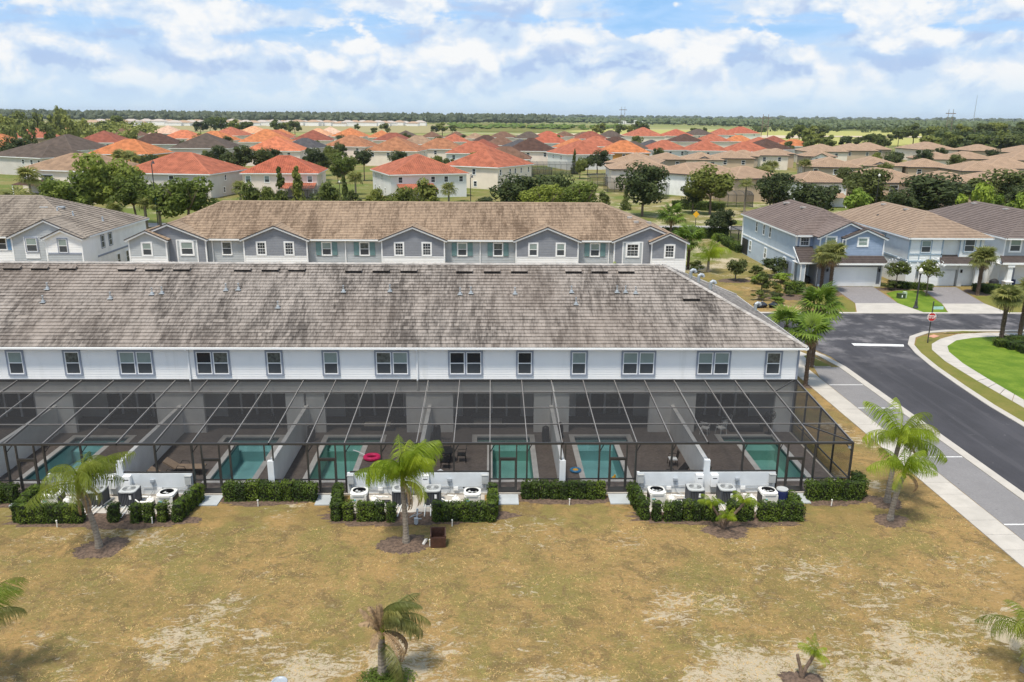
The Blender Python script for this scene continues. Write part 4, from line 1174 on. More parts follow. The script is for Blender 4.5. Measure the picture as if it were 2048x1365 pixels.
bx = thing('wooden_box', 'open dark brown wooden box standing on the dry grass', 'box', (-2.6, 35.75, 0), 0.05)
m = MB(); m.box(-.38, .38, -.32, -.27, 0, .55); m.build('front_board', M['brown_wood'], bx)
m = MB(); m.box(-.38, .38, .25, .30, 0, .82); m.build('back_board', M['brown_wood'], bx)
for s in (-1, 1):
    m = MB(); 
    m.face([(s*.38, -.27, 0), (s*.38, .25, 0), (s*.38, .25, .80), (s*.38, -.27, .60)]); m.face([(s*.33, -.27, 0), (s*.33, .25, 0), (s*.33, .25, .80), (s*.33, -.27, .60)]); m.face([(s*.38, -.27, .6), (s*.38, .25, .8), (s*.33, .25, .8), (s*.33, -.27, .6)])
    m.build('side_board', M['brown_wood'], bx)
m = MB(); m.box(-.33, .33, -.27, .25, .30, .34); m.build('shelf_board', M['brown_wood'], bx)
m = MB(); m.smooth = True; m.lathe([(0, .02), (.22, .02), (.25, .05), (.30, .05), (.31, 0)], n=24)
tag(m.build('manhole_cover', M['grey_metal'], None, (-7.9, 25.75, 0)), 'round grey cleanout cover in the sandy grass at the bottom edge', 'manhole cover')
for i, (x, y) in enumerate(((-17.5, 38.0), (-22.2, 37.7), (-2.0, 37.6), (4.3, 39.9), (-3.0, 35.6), (-12.6, 39.9), (18.7, 39.7))):
    m = MB(); m.tube([(0, 0, 0), (.01, 0, .34)], .03, 8); m.lathe([(.045, .34), (.045, .38), (0, .385)], n=8)
    tag(m.build('sprinkler_riser', M['pvc'], None, (x, y, 0)), 'thin white sprinkler riser at the foot of the hedges, %s from left' % ORD[sorted([-17.5, -22.2, -2.0, 4.3, -3.0, -12.6, 18.7]).index(x)], 'sprinkler', 'sprinkler risers')

# ------------------------------------------------------------------ patio furniture
def lounger(name, label, x, y, rz, fabric, frame, recline=0.6):
    root = thing(name, label, 'sun lounger', (x, y, 0.08), rz, 'sun loungers'); root.scale = (1.12, 1.12, 1.12)
    m = MB(); m.box(-.30, .30, -.95, .45, .30, .39); m.build('seat', fabric, root)
    m = MB(); m.bar((0, .45, .33), (0, .45+.75*math.cos(recline), .33+.75*math.sin(recline)), .60, .09); m.build('backrest', fabric, root)
    for s in (-1, 1):
        m = MB(); m.bar((s*.32, -.98, .32), (s*.32, .5, .32), .035, .05); m.tube([(s*.32, -.1, .32), (s*.34, -.05, .52), (s*.34, .3, .55), (s*.32, .42, .34)], .018, 6); m.build('side_rail', frame, root)
        for yy in (-.8, .4):
            m = MB(); m.tube([(s*.31, yy, .31), (s*.33, yy+.03, .0)], .02, 6); m.build('leg', frame, root)
    return root
lounger('sun_lounger', 'tan sling sun lounger nearest the camera, fifth patio from the right', -18.3, 42.75, PI/2, M['sling'], M['black'])
lounger('sun_lounger', 'tan sling sun lounger set behind a matching one, fifth patio from the right', -17.9, 44.0, PI/2, M['sling'], M['black'])
lounger('sun_lounger', 'black wicker sun lounger with raised back beside the right-hand party wall', 10.35, 42.65, -PI/2+.05, M['wicker'], M['black'], 0.9)
lounger('sun_lounger', 'black and white striped sun lounger lying low behind the equipment wall', -2.1, 42.1, 0.9, M['white'], M['black'], 0.2)
def chair(label, x, y, rz, seatm, frame, z=0.08):
    root = thing('patio_chair', label, 'chair', (x, y, z), rz, 'patio chairs')
    m = MB(); m.box(-.24, .24, -.24, .24, .42, .47); m.build('seat', seatm, root)
    m = MB()
    for q in (-.2, -.1, 0, .1, .2): m.bar((q, .24, .45), (q, .32, .92), .02, .02)
    m.bar((-.24, .32, .92), (.24, .32, .92), .03, .04); m.build('backrest', frame, root)
    for a in (-1, 1):
        for b in (-1, 1):
            m = MB(); m.tube([(a*.22, b*.22, .44), (a*.26, b*.27, 0)], .018, 6); m.build('leg', frame, root)
        m = MB(); m.tube([(a*.25, .26, .66), (a*.27, -.2, .66), (a*.25, -.23, .44)], .018, 6); m.build('armrest', frame, root)
    return root
def table(label, x, y, r, h, top, leg, z=0.08):
    root = thing('patio_table', label, 'table', (x, y, z), 0, 'patio tables')
    m = MB(); m.lathe([(0, h), (r, h), (r, h-.04), (0, h-.04)], n=24); m.build('tabletop', top, root)
    for k_ in range(4):
        a = PI/4+k_*PI/2
        m = MB(); m.tube([(.7*r*math.cos(a), .7*r*math.sin(a), h-.04), (.8*r*math.cos(a), .8*r*math.sin(a), 0)], .025, 6); m.build('leg', leg, root)
    return root
table('black metal table in the third patio from the right, behind the centre palm', -2.75, 45.6, .55, .72, M['black'], M['black'])
for k_, (dx, dy, w_) in enumerate(((.95, 0, 'right'), (-.95, 0, 'left'), (0, .95, 'far'), (0, -.95, 'near'))):
    chair('black metal chair on the %s side of the black patio table' % w_, -2.75+dx, 45.6+dy, math.atan2(dx, -dy)+PI, M['black'], M['black'])
chair('black armchair with white seat cushion against the right-hand party wall', 11.05, 44.9, -PI/2, M['white'], M['black'])
def sofa(label, x, y, w_, mat, cush):
    root = thing('outdoor_sofa', label, 'sofa', (x, y, 0.08), 0, 'outdoor sofas')
    m = MB(); m.box(-w_/2, w_/2, -.4, .4, .05, .32); m.build('base', mat, root)
    m = MB(); m.box(-w_/2, w_/2, .28, .42, .32, .78); m.build('backrest', mat, root)
    for s in (-1, 1):
        m = MB(); m.box(s*w_/2-.09, s*w_/2+.09, -.42, .40, .05, .58); m.build('armrest', mat, root)
    n = max(1, int(w_/.7))
    for k_ in range(n):
        m = MB(); m.box(-w_/2+.12+k_*(w_-.24)/n, -w_/2+.10+(k_+1)*(w_-.24)/n, -.38, .26, .325, .44); m.build('cushion', cush, root)
    return root
cg = plain('grey_cushion', (0.10, 0.10, 0.105), 0.9, 0.1, 5)
cw_ = plain('cream_cushion', (0.45, 0.40, 0.33), 0.9, 0.1, 5)
sofa('dark wicker sofa under the covered lanai of the second unit from the right', 8.3, 51.2, 2.6, M['wicker'], cg)
sofa('dark wicker sofa under the covered lanai at the right end of the row', 17.2, 50.6, 2.1, M['wicker'], cg)
sofa('dark wicker sofa with cream cushions under the third lanai from the right', -.2, 51.4, 2.2, M['wicker'], cw_)
sofa('dark wicker sofa with cream cushions under the fourth lanai from the right', -7.6, 50.9, 2.0, M['wicker'], cw_)
sofa('dark wicker sofa under the fifth lanai from the right', -16.0, 51.3, 2.4, M['wicker'], cg)
sofa('dark wicker sofa under the sixth lanai from the right', -24.3, 51.3, 2.4, M['wicker'], cg)
tb_ = table('dark dining table under the lanai at the right end of the row', 14.9, 50.9, .7, .74, M['black'], M['black'])
for k_, (dx, dy, w_) in enumerate(((.5, -1.0, 'front right'), (-.6, -1.0, 'front left'), (1.15, .1, 'right'), (-1.15, .1, 'left'))):
    chair('white chair at the %s of the dark dining table under the right end lanai' % w_, 14.9+dx, 50.9+dy, math.atan2(dx, -dy)+PI, M['white'], M['white'])
def sidetable(label, x, y, w_, h):
    root = thing('side_table', label, 'side table', (x, y, .08), 0, 'low side tables')
    m = MB(); m.box(-w_/2, w_/2, -w_/2.6, w_/2.6, h-.05, h); m.build('tabletop', M['black'], root)
    for a in (-1, 1):
        for b in (-1, 1):
            m = MB(); m.cbox(a*(w_/2-.05), b*(w_/2.6-.05), (h-.05)/2, .06, .06, h-.05); m.build('leg', M['black'], root)
    m = MB(); m.box(-w_/2+.05, w_/2-.05, -w_/2.6+.04, w_/2.6-.04, .12, .16); m.build('shelf', M['black'], root)
sidetable('low black side table just right of the right-hand party wall', 12.75, 43.9, .7, .42)
sidetable('flat black low table at front of the right end patio, behind equipment wall', 12.95, 42.2, 1.1, .30)
fl = thing('pool_float', 'pink inflatable float with pale handle lying beside the fourth pool', 'pool float', (-7.3, 45.9, .1))
m = MB(); m.smooth = True
m.tube([(.42*math.cos(a), .34*math.sin(a), .12) for a in [2*PI*k_/16 for k_ in range(17)]], .13, 8, False); m.build('ring', M['pink'], fl)
m = MB(); m.tube([(-.35, .1, .15), (-.9, .45, .28), (-1.25, .65, .3)], .035, 6); m.build('handle', M['white'], fl)
rg = thing('swim_ring', 'blue and white swim ring on the deck left of the second pool', 'pool float', (5.05, 44.05, .1))
m = MB(); m.smooth = True; m.tube([(.27*math.cos(a), .27*math.sin(a), .07) for a in [2*PI*k_/16 for k_ in range(17)]], .08, 8, False); m.build('ring', plain('blue_vinyl', (0.05, 0.22, 0.42), .4), rg)
m = MB(); m.lathe([(0, .1), (.17, .1)], n=12); m.build('seat', M['yellow'], rg)
dk = thing('toy_duck', 'small yellow toy duck floating at the near end of the second pool', 'toy', (7.25, 43.35, -.06))
m = MB(); m.smooth = True; m.lathe([(0, -.03), (.11, 0), (.13, .06), (.08, .13), (0, .15)], n=12); m.build('body', M['yellow'], dk)
m = MB(); m.smooth = True; m.lathe([(0, .12), (.06, .15), (.07, .2), (.04, .25), (0, .27)], .05, 0, 10); m.build('head', M['yellow'], dk)
fn = thing('patio_fan', 'black round pedestal fan by the lanai wall of the right end unit', 'fan', (18.6, 49.9, .08))
m = MB(); m.lathe([(0, .03), (.25, .03), (.25, 0)], n=16); m.tube([(0, 0, .03), (0, 0, 1.2)], .03, 8); m.build('stand', M['black'], fn)
m = MB()
for k_ in range(12):
    a = 2*PI*k_/12; m.tube([(.08*math.cos(a), -.12, 1.35+.08*math.sin(a)), (.36*math.cos(a), -.1, 1.35+.36*math.sin(a))], .012, 5)
m.tube([(.36*math.cos(a), -.1, 1.35+.36*math.sin(a)) for a in [2*PI*k_/20 for k_ in range(21)]], .02, 6, False); m.build('cage', M['black'], fn)
m = MB()
for k_ in range(4):
    a = 2*PI*k_/4; m.face([(.03*math.cos(a), -.06, 1.35+.03*math.sin(a)), (.32*math.cos(a-.45), -.05, 1.35+.32*math.sin(a-.45)), (.32*math.cos(a+.3), -.08, 1.35+.32*math.sin(a+.3))])
m.build('blades', M['ac_dark'], fn)
for i, (x, y, w_) in enumerate(((3.55, 48.6, 'third'), (-3.5, 48.9, 'third unit, left side of'), (4.5, 49.2, 'second'), (-11.6, 48.8, 'fourth'))):
    m = MB(); m.smooth = True; m.lathe([(0, 0), (.22, 0), (.26, .5), (.22, 1.0), (.10, 1.1), (0, 1.12)], n=12)
    lbl = ['black covered patio heater at the right wall of the third patio', 'black covered patio heater at the left wall of the third patio', 'black covered grill at the left wall of the second patio', 'black covered grill at the left wall of the fourth patio'][i]
    tag(m.build('covered_grill', M['black'], None, (x, y, .08)), lbl, 'covered grill', 'covered grills')

# ------------------------------------------------------------------ other buildings
def bpart(m, name, mat, root):
    return m.build(name, mat, root, tuple(-Vector(root.location)))
def cap_strip(m, p, q, w_=0.16, h=0.07):
    p, q = Vector(p), Vector(q); d = (q-p).normalized(); s = d.cross(Vector((0, 0, 1))).normalized()
    U = Vector((0, 0, 1))
    for a, b in ((-1, 0), (0, 1)):
        z0, z1 = (-.03 if a else h), (-.03 if b else h)
        m.face([p+s*w_*a+U*z0, p+s*w_*b+U*z1, q+s*w_*b+U*z1, q+s*w_*a+U*z0])
def hip(root, x0, x1, y0, y1, ze, ridge, mat, n, capmat, overlap=None, fascia=None, soffit=True):
    """hip roof over a rectangle; ridge = (xa, ya, xb, yb, z)"""
    xa, ya, xb, yb, zr = ridge
    A, Bc, Cc, Dc = (x0, y0, ze), (x1, y0, ze), (x1, y1, ze), (x0, y1, ze)
    Ra, Rb = (xa, ya, zr), (xb, yb, zr)
    m = MB()
    if abs(xb-xa) >= abs(yb-ya):
        m.slope(A, Bc, Rb, Ra, n, .06); m.slope(Cc, Dc, Ra, Rb, n, .06); m.slope(Bc, Cc, Rb, Rb, n, .06); m.slope(Dc, A, Ra, Ra, n, .06)
        hips = [(A, Ra), (Dc, Ra), (Bc, Rb), (Cc, Rb)]
    else:
        m.slope(A, Bc, Ra, Ra, n, .06); m.slope(Cc, Dc, Rb, Rb, n, .06); m.slope(Bc, Cc, Rb, Ra, n, .06); m.slope(Dc, A, Ra, Rb, n, .06)
        hips = [(A, Ra), (Bc, Ra), (Cc, Rb), (Dc, Rb)]
    r_ = bpart(m, 'roof', mat, root)
    m = MB()
    for p, q in hips: cap_strip(m, p, q)
    if (Vector(Ra)-Vector(Rb)).length > .1: cap_strip(m, Ra, Rb)
    o = m.build('ridge_caps', capmat, r_)
    m = MB()
    f_ = fascia or M['white']
    for (p, q) in ((A, Bc), (Bc, Cc), (Cc, Dc), (Dc, A)):
        p, q = Vector(p), Vector(q)
        m.bar(p+Vector((0, 0, -.11)), q+Vector((0, 0, -.11)), .05, .20)
    bpart(m, 'fascia', f_, root)
    if soffit:
        m = MB(); m.face([(x0, y0, ze-.2), (x1, y0, ze-.2), (x1, y1, ze-.2), (x0, y1, ze-.2)]); bpart(m, 'soffit', f_, root)
    return r_
def gable(root, x0, x1, yf, ze, xp, zp, yme, kz, zme, roofmat, wallmat, lowmat=None, zlow=None, z0=0.0, xl=None, xr=None, trim=None, rake=None, n=9, boards=True):
    """cross gable facing -y: wall, white corner boards, rakes and its own little roof running back into the main slope"""
    trim = trim or M['white']; rake = rake or M['dark_trim']
    xl = x0+.35 if xl is None else xl; xr = x1-.35 if xr is None else xr
    kl, kr = (zp-ze)/(xp-x0), (zp-ze)/(x1-xp)
    def rg(z):
        a = xl if z <= ze+kl*(xl-x0)-.12 else min(xp, xl+(z-(ze+kl*(xl-x0)-.12))/kl)
        b = xr if z <= ze+kr*(x1-xr)-.12 else max(xp, xr-(z-(ze+kr*(x1-xr)-.12))/kr)
        return (a, b)
    top = zp-.14
    if lowmat:
        m = MB(); m.laps((0, yf, 0), (1, 0, 0), (0, -1, 0), z0, zlow, rg, 0.2); bpart(m, 'wall', lowmat, root)
        m = MB(); m.laps((0, yf, 0), (1, 0, 0), (0, -1, 0), zlow, top, rg, 0.2); bpart(m, 'gable_wall', wallmat, root)
    else:
        m = MB(); m.laps((0, yf, 0), (1, 0, 0), (0, -1, 0), z0, top, rg, 0.2); bpart(m, 'gable_wall', wallmat, root)
    for x in (xl, xr-.02):
        m = MB(); m.box(x, x+.02, yf+.01, yme+2.0, z0, ze-.05); bpart(m, 'side_wall', wallmat, root)
    yr = yme+(zp-zme)/kz
    y_ = yf-.35
    m = MB()
    m.slope((x0, yme+max(0, (ze-zme)/kz), ze), (x0, y_, ze), (xp, y_, zp), (xp, yr, zp), n, .03)
    m.slope((x1, y_, ze), (x1, yme+max(0, (ze-zme)/kz), ze), (xp, yr, zp), (xp, y_, zp), n, .03)
    r_ = bpart(m, 'gable_roof', roofmat, root)
    m = MB(); cap_strip(m, (xp, y_, zp+.02), (xp, yr, zp+.02)); m.build('ridge_caps', roofmat, r_)
    m = MB()
    m.bar((x0-.03, y_-.02, ze-.02), (xp, y_-.02, zp-.0), .07, .11); m.bar((xp, y_-.021, zp-.0), (x1+.03, y_-.021, ze-.02), .07, .11); bpart(m, 'rake_edge', rake, root)
    m = MB()
    m.bar((x0, y_+.02, ze-.17), (xp, y_+.02, zp-.15), .05, .2); m.bar((xp, y_+.021, zp-.15), (x1, y_+.021, ze-.17), .05, .2); bpart(m, 'rake_board', trim, root)
    m = MB(); m.face([(x0, y_, ze-.2), (xp, y_, zp-.2), (xp, yf+.1, zp-.2), (x0, yf+.1, ze-.2)]); m.face([(x1, y_, ze-.2), (xp, y_, zp-.2), (xp, yf+.1, zp-.2), (x1, yf+.1, ze-.2)]); bpart(m, 'soffit', trim, root)
    if boards:
        for x in (xl, xr):
            m = MB(); m.box(x-.08, x+.08, yf-.045, yf+.05, z0, ze-.15); bpart(m, 'corner_board', trim, root)
            if lowmat and x == xl:
                m = MB(); m.box(xl+.08, xr-.08, yf-.044, yf+.02, zlow-.06, zlow+.04); bpart(m, 'band_board', trim, root)
def win(root, x, y, z, w_, h, **kw):
    l = root.location
    return window(root, x-l.x, y-l.y, z-l.z, w_, h, **kw)

# second row: grey-blue townhouses with gables
MT = thing('townhouse_row', 'grey blue siding townhouse row with five gables and streaked tan tile roof', 'townhouse', (-10, 105, 0))
ZM, YM, KM = 5.85, 97.9, 0.481
hip(MT, -43.0, 23.2, YM, 113.5, ZM, (-34.6, 105.7, 14.5, 105.7, 9.6), M['tile_mid'], 24, M['tile_mid'])
m = MB(); m.laps((0, 98.4, 0), (1, 0, 0), (0, -1, 0), 0, 5.7, lambda z: (-42.5, 22.8), 0.2); bpart(m, 'wall', M['siding_pale'], MT)
m = MB(); m.laps((22.8, 98.4, 0), (0, 1, 0), (1, 0, 0), 0, 5.7, lambda z: (0, 14.6), 0.2); m.laps((-42.5, 113, 0), (0, -1, 0), (-1, 0, 0), 0, 5.7, lambda z: (0, 14.6), 0.2); m.box(-42.4, 22.7, 112.9, 113.0, 0, 5.7); bpart(m, 'end_wall', M['siding_pale'], MT)
gk = dict(yme=YM, kz=KM, zme=ZM, roofmat=M['tile_mid'])
for xc in (-26.15, -9.5, 6.85):
    gable(MT, xc-4.15, xc+4.15, 97.75, ZM, xc, 7.5, wallmat=M['siding_dark'], lowmat=M['siding_white'], zlow=3.78, **gk)
    for dx in (-1.7, 1.65): win(MT, xc+dx, 97.73, 4.72, 1.25, 1.74, cw=.14, up_mat=M['pane_blind'] if xc > 0 else M['pane_dark'], grid=xc < 0)
for s, xe, xi in ((-1, -43.4, -34.15), (1, 23.9, 14.75)):
    a, b = min(xe, xi), max(xe, xi)
    gable(MT, a, b, 97.75, ZM, (a+b)/2, 7.7, wallmat=M['siding_dark'], **gk)
    xb = xi-s*-0.0 + s*2.6
    m = MB(); 
    for x in (xb-1.2, xb+1.2): m.box(x-.07, x+.07, 97.68, 97.75, 0, 5.75)
    m.box(xb-1.2, xb+1.2, 97.681, 97.75, 5.62, 5.75); bpart(m, 'bay_trim', M['white'], MT)
    m = MB(); m.laps((0, 97.72, 0), (1, 0, 0), (0, -1, 0), 0, 5.62, lambda z: (xb-1.13, xb+1.13), .2); bpart(m, 'bay_panel', M['siding_pale'], MT)
    win(MT, xb, 97.69, 4.7, 1.72, 1.8, cw=.16, up_mat=M['pane_blind'] if s < 0 else M['pane_dark'], grid=s > 0)
    a2, b2 = (-43.7, -38.6) if s < 0 else (19.2, 24.1)
    gable(MT, a2, b2, 97.0, ZM-.02, (a2+b2)/2, 6.95, yme=98.6, kz=0.45, zme=ZM+.0, roofmat=M['tile_mid'], wallmat=M['siding_pale'] if s < 0 else M['siding_dark'], lowmat=M['siding_white'], zlow=3.75, n=5)
    win(MT, (a2+b2)/2+.1*s, 96.98, 4.7, 1.35, 1.76, cw=.15, up_mat=M['pane_blind'] if s < 0 else M['pane_dark'], grid=s > 0)
for i, (x, sh, cu) in enumerate(((-32.2, 0, M['pane_curtain']), (-20.1, 1, M['pane_blind']), (-15.5, 1, M['pane_curtain']), (-3.55, 1, M['pane_blind']), (0.85, 1, M['pane_curtain']), (12.8, 1, M['pane_blind']))):
    win(MT, x, 98.36, 4.62, 1.27, 1.72, cw=.09, up_mat=cu)
    if sh: shutters(MT, x+10, 98.36-105, 4.62, .62, 1.62, M['shutter'], .98)
for x in (-33.9, -17.8, -1.35, 14.5):
    m = MB(); m.box(x-.06, x+.06, 98.25, 98.35, 0, 5.7); bpart(m, 'downspout', M['white'], MT)
for q, (xx, yy) in enumerate(((17.6, 102.6), (18.3, 101.6), (20.4, 104))):
    m = MB(); m.box(xx-.3, xx+.3, yy-.25, yy+.25, 0, .3); o = m.build('roof_vent', M['cap_front'], MT, (10, -105, ZM+KM*min(yy-YM, 23.2-xx)*0.93))
# left building
LT = thing('townhouse_row', 'white and grey townhouse with hip roof at the left picture edge', 'townhouse', (-60, 106, 0))
hip(LT, -80, -48.7, 97.9, 116.4, 6.0, (-71, 106.8, -58.2, 106.8, 10.0), M['tile_left'], 24, M['tile_left'])
m = MB(); m.laps((0, 98.4, 0), (1, 0, 0), (0, -1, 0), 0, 5.85, lambda z: (-79.5, -49.1), .2); bpart(m, 'wall', M['siding_white'], LT)
m = MB(); m.box(-79, -49.12, 98.5, 115.9, 0, 5.85); m.box(-49.2, -49.08, 98.4, 115.9, 0, 5.85); bpart(m, 'end_wall', M['stucco_white'], LT)
m = MB(); m.box(-49.08, -49.03, 98.4, 115.9, 3.0, 3.22); m.box(-49.16, -49.0, 98.36, 98.5, 0, 5.8); bpart(m, 'band_board', M['trim_grey'], LT)
gl_ = dict(yme=97.9, kz=.45, zme=6.0, roofmat=M['tile_left'])
gable(LT, -57.9, -48.7, 97.75, 6.0, -53.3, 8.1, wallmat=M['siding_pale'], trim=M['white'], **gl_)
gable(LT, -53.5, -48.6, 97.0, 5.95, -51.1, 7.05, yme=98.6, kz=.45, zme=5.98, roofmat=M['tile_left'], wallmat=M['siding_white'], lowmat=M['siding_pale'], zlow=4.05, n=5, boards=True)
gable(LT, -72.5, -63.5, 97.75, 6.0, -68, 8.05, wallmat=M['siding_pale'], **gl_)
m = MB(); m.laps((0, 97.70, 0), (1, 0, 0), (0, -1, 0), 3.4, 6.0, lambda z: (-56.1, -54.4), .2); bpart(m, 'bay_panel', M['white'], LT)
m = MB(); m.box(-53.0, -49.0, 96.95, 97.0, 4.0, 4.2); bpart(m, 'band_board', M['trim_grey'], LT)
win(LT, -55.2, 97.66, 5.05, 1.5, 1.85, casing=M['trim_grey'], cw=.12, up_mat=M['pane_blind'])
win(LT, -51.15, 96.98, 5.05, 1.25, 1.85, casing=M['trim_grey'], cw=.12, up_mat=M['pane_blind'])
win(LT, -59.1, 98.36, 5.05, 1.2, 1.6, casing=M['white'], cw=.1, up_mat=M['pane_dark']); shutters(LT, -59.1+60, 98.36-106, 5.05, .6, 1.55, M['shutter_blue'], .95)
for yy, zz in ((102.6, 4.75), (104.7, 4.75), (106.4, 1.8), (109.0, 1.8)):
    win(LT, -49.06, yy, zz, 1.0, 1.7, rz=PI/2, casing=M['trim_grey'] if zz > 3 else M['white'], cw=.1, up_mat=M['pane_screen'])
for xx, yy in ((-56.6, 104.3), (-55.0, 105.0), (-54.6, 103.4), (-53.0, 103.9), (-50.6, 106.5)):
    m = MB(); m.box(xx-.5, xx+.5, yy-.3, yy+.3, 0, .22) if xx < -54.7 else m.lathe([(.18, 0), (.12, .2), (.08, .5), (.14, .52), (0, .6)], xx, yy, 8)
    m.build('roof_vent', M['grey_metal'], LT, (60, -106, 6.0+.44*min(-48.7-xx, yy-97.9)*.95))

# ---- blue house (left of the three across the street)
H1 = thing('blue_house', 'two storey blue house with white double garage door behind two cabbage palms', 'house', (44.5, 110, 0))
hip(H1, 38.95, 50.3, 101.6, 125.4, 6.1, (44.6, 108.0, 44.6, 120.2, 8.75), M['tile_h1'], 17, M['tile_h1'])
m = MB(); m.box(39.4, 49.9, 102.3, 125.0, 0.0, 5.95); bpart(m, 'wall', M['stucco_blue'], H1)
m = MB(); m.box(39.35, 39.4, 102.3, 125.0, 2.88, 3.08); m.box(39.33, 39.45, 124.9, 125.05, 0, 5.9); m.box(39.33, 39.45, 102.25, 102.4, 0, 5.9); m.box(39.4, 39.5, 125.0, 125.1, 0, 5.9); bpart(m, 'band_board', M['white'], H1)
for yy in (118.6, 115.3, 112.6): win(H1, 39.38, yy, 4.95, 1.0 if yy > 118 else .95, 1.65, rz=-PI/2, cw=.12, up_mat=M['pane_screen'])
for yy in (120.8, 113.9, 106.1): win(H1, 39.38, yy, 1.75, 1.05, 1.6, rz=-PI/2, cw=.1, up_mat=M['pane_blind'])
m = MB(); m.box(39.36, 39.39, 122.0, 124.9, .1, 2.45); bpart(m, 'screen_opening', M['black'], H1)
m = MB(); m.box(39.36, 39.40, 103.3, 104.9, .05, 2.35); bpart(m, 'side_door', M['trim_grey'], H1)
# recessed upper front, porch roof, porch
m = MB(); m.laps((0, 102.28, 0), (1, 0, 0), (0, -1, 0), 3.0, 5.95, lambda z: (39.4, 41.4), .2); bpart(m, 'upper_wall', M['siding_blue'], H1)
win(H1, 40.35, 102.26, 5.2, 1.35, 1.25, cw=.13, up_mat=M['pane_dark'], lo_mat=M['pane_dark'], grid=True)
m = MB(); m.slope((38.9, 99.6, 2.95), (43.2, 99.6, 2.95), (43.2, 102.25, 4.6), (39.1, 102.25, 4.6), 7); bpart(m, 'porch_roof', M['tile_porch'], H1)
m = MB(); m.bar((38.9, 99.6, 2.84), (43.2, 99.6, 2.84), .06, .2); m.bar((38.9, 99.6, 2.86), (38.9, 102.2, 4.5), .05, .16); m.face([(38.9, 99.6, 2.75), (43.2, 99.6, 2.75), (43.2, 102.2, 2.75), (38.9, 102.2, 2.75)]); bpart(m, 'porch_fascia', M['white'], H1)
m = MB(); m.box(39.3, 39.75, 99.75, 100.1, 0, 2.75); m.box(39.35, 39.75, 100.1, 101.2, 0, 2.75); bpart(m, 'porch_column', M['stucco_blue'], H1)
m = MB(); m.box(39.25, 39.33, 99.7, 99.78, 0, 2.75); m.box(39.75, 39.82, 99.7, 99.78, 0, 2.75); m.box(41.2, 41.28, 99.4, 99.48, 0, 2.75); bpart(m, 'corner_board', M['white'], H1)
m = MB(); m.box(39.8, 41.5, 103.2, 103.3, 0.05, 2.6); bpart(m, 'front_door', M['ac_dark'], H1)
# garage and upper gables
m = MB(); m.box(41.25, 49.25, 99.0, 102.3, 0, 3.1); bpart(m, 'garage_wall', M['siding_dark'], H1)
gk1 = dict(yme=101.6, kz=.42, zme=6.1, roofmat=M['tile_h1'])
gable(H1, 41.0, 49.2, 99.9, 6.1, 44.9, 8.0, wallmat=M['siding_blue'], z0=3.05, xl=41.4, **gk1)
gable(H1, 43.95, 49.5, 99.1, 6.12, 46.7, 7.3, yme=101.2, kz=.4, zme=6.2, roofmat=M['tile_porch'], wallmat=M['siding_blue'], z0=3.9, n=5)
win(H1, 42.75, 99.87, 5.35, 1.5, 1.85, cw=.16, up_mat=M['pane_blind'])
win(H1, 46.45, 99.07, 5.65, 1.45, 1.25, cw=.16, up_mat=M['pane_blind'], lo_mat=M['pane_blind'])
m = MB(); m.slope((43.1, 98.2, 3.1), (49.65, 98.2, 3.1), (49.2, 99.1, 3.95), (43.1, 99.1, 3.95), 4); m.slope((49.65, 98.2, 3.1), (49.65, 101, 3.1), (49.25, 101, 3.95), (49.2, 99.1, 3.95), 4); bpart(m, 'garage_roof', M['tile_porch'], H1)
m = MB(); m.box(41.2, 49.7, 98.13, 98.22, 2.88, 3.1); m.box(41.2, 49.6, 98.22, 99.0, 2.86, 2.9); bpart(m, 'garage_fascia', M['white'], H1)
m = MB(); m.box(42.75, 42.97, 98.93, 99.0, 0, 2.45); m.box(48.43, 48.65, 98.93, 99.0, 0, 2.45); m.box(42.75, 48.65, 98.929, 99.0, 2.25, 2.5); m.box(49.15, 49.3, 98.93, 99.05, 0, 2.85); m.box(41.25, 42.75, 98.94, 99.0, 0, .3); m.box(48.65, 49.2, 98.94, 99.0, 0, .3); bpart(m, 'garage_trim', M['white'], H1)
def garage_door(root, x0, x1, y, h, mat):
    m = MB(); m.box(x0, x1, y-.0, y+.04, 0.02, h); d_ = bpart(m, 'garage_door', mat, root)
    for r_ in range(4):
        for k_ in range(6):
            w_ = (x1-x0)/6
            m = MB(); m.box(x0+k_*w_+.08, x0+(k_+1)*w_-.08, y-.02, y, .08+r_*h/4, (r_+1)*h/4-.05); m.build('panel', mat, d_)
garage_door(H1, 42.97, 48.43, 98.96, 2.25, M['white'])
def sconce(root, x, y, z):
    m = MB(); m.box(x-.08, x+.08, y-.18, y, z-.22, z+.1); m.box(x-.1, x+.1, y-.2, y, z+.1, z+.16); bpart(m, 'wall_lamp', M['black'], root)
for x in (42.3, 48.9): sconce(H1, x, 98.94, 2.15)
for xx, yy in ((43.6, 118.8), (43.8, 112.5)):
    m = MB(); m.box(xx-.5, xx+.4, yy-.35, yy+.35, 0, .18); m.build('roof_vent', M['cap_front'], H1, (-44.5, -110, 8.35))
m = MB(); m.tube([(39.28, 125.0, 5.9), (39.28, 125.0, .2)], .06, 6); m.tube([(38.95, 101.7, 5.95), (39.2, 102.2, 5.6), (39.25, 102.2, 4.7)], .06, 6); m.tube([(43.85, 99.0, 6.0), (43.9, 99.05, 3.9)], .05, 6); m.tube([(49.1, 99.0, 5.9), (49.1, 99.02, 4.1)], .06, 6); m.tube([(39.05, 99.6, 2.75), (39.2, 99.66, 2.4), (39.2, 99.66, 0.1)], .05, 6); bpart(m, 'downspout', M['white'], H1)
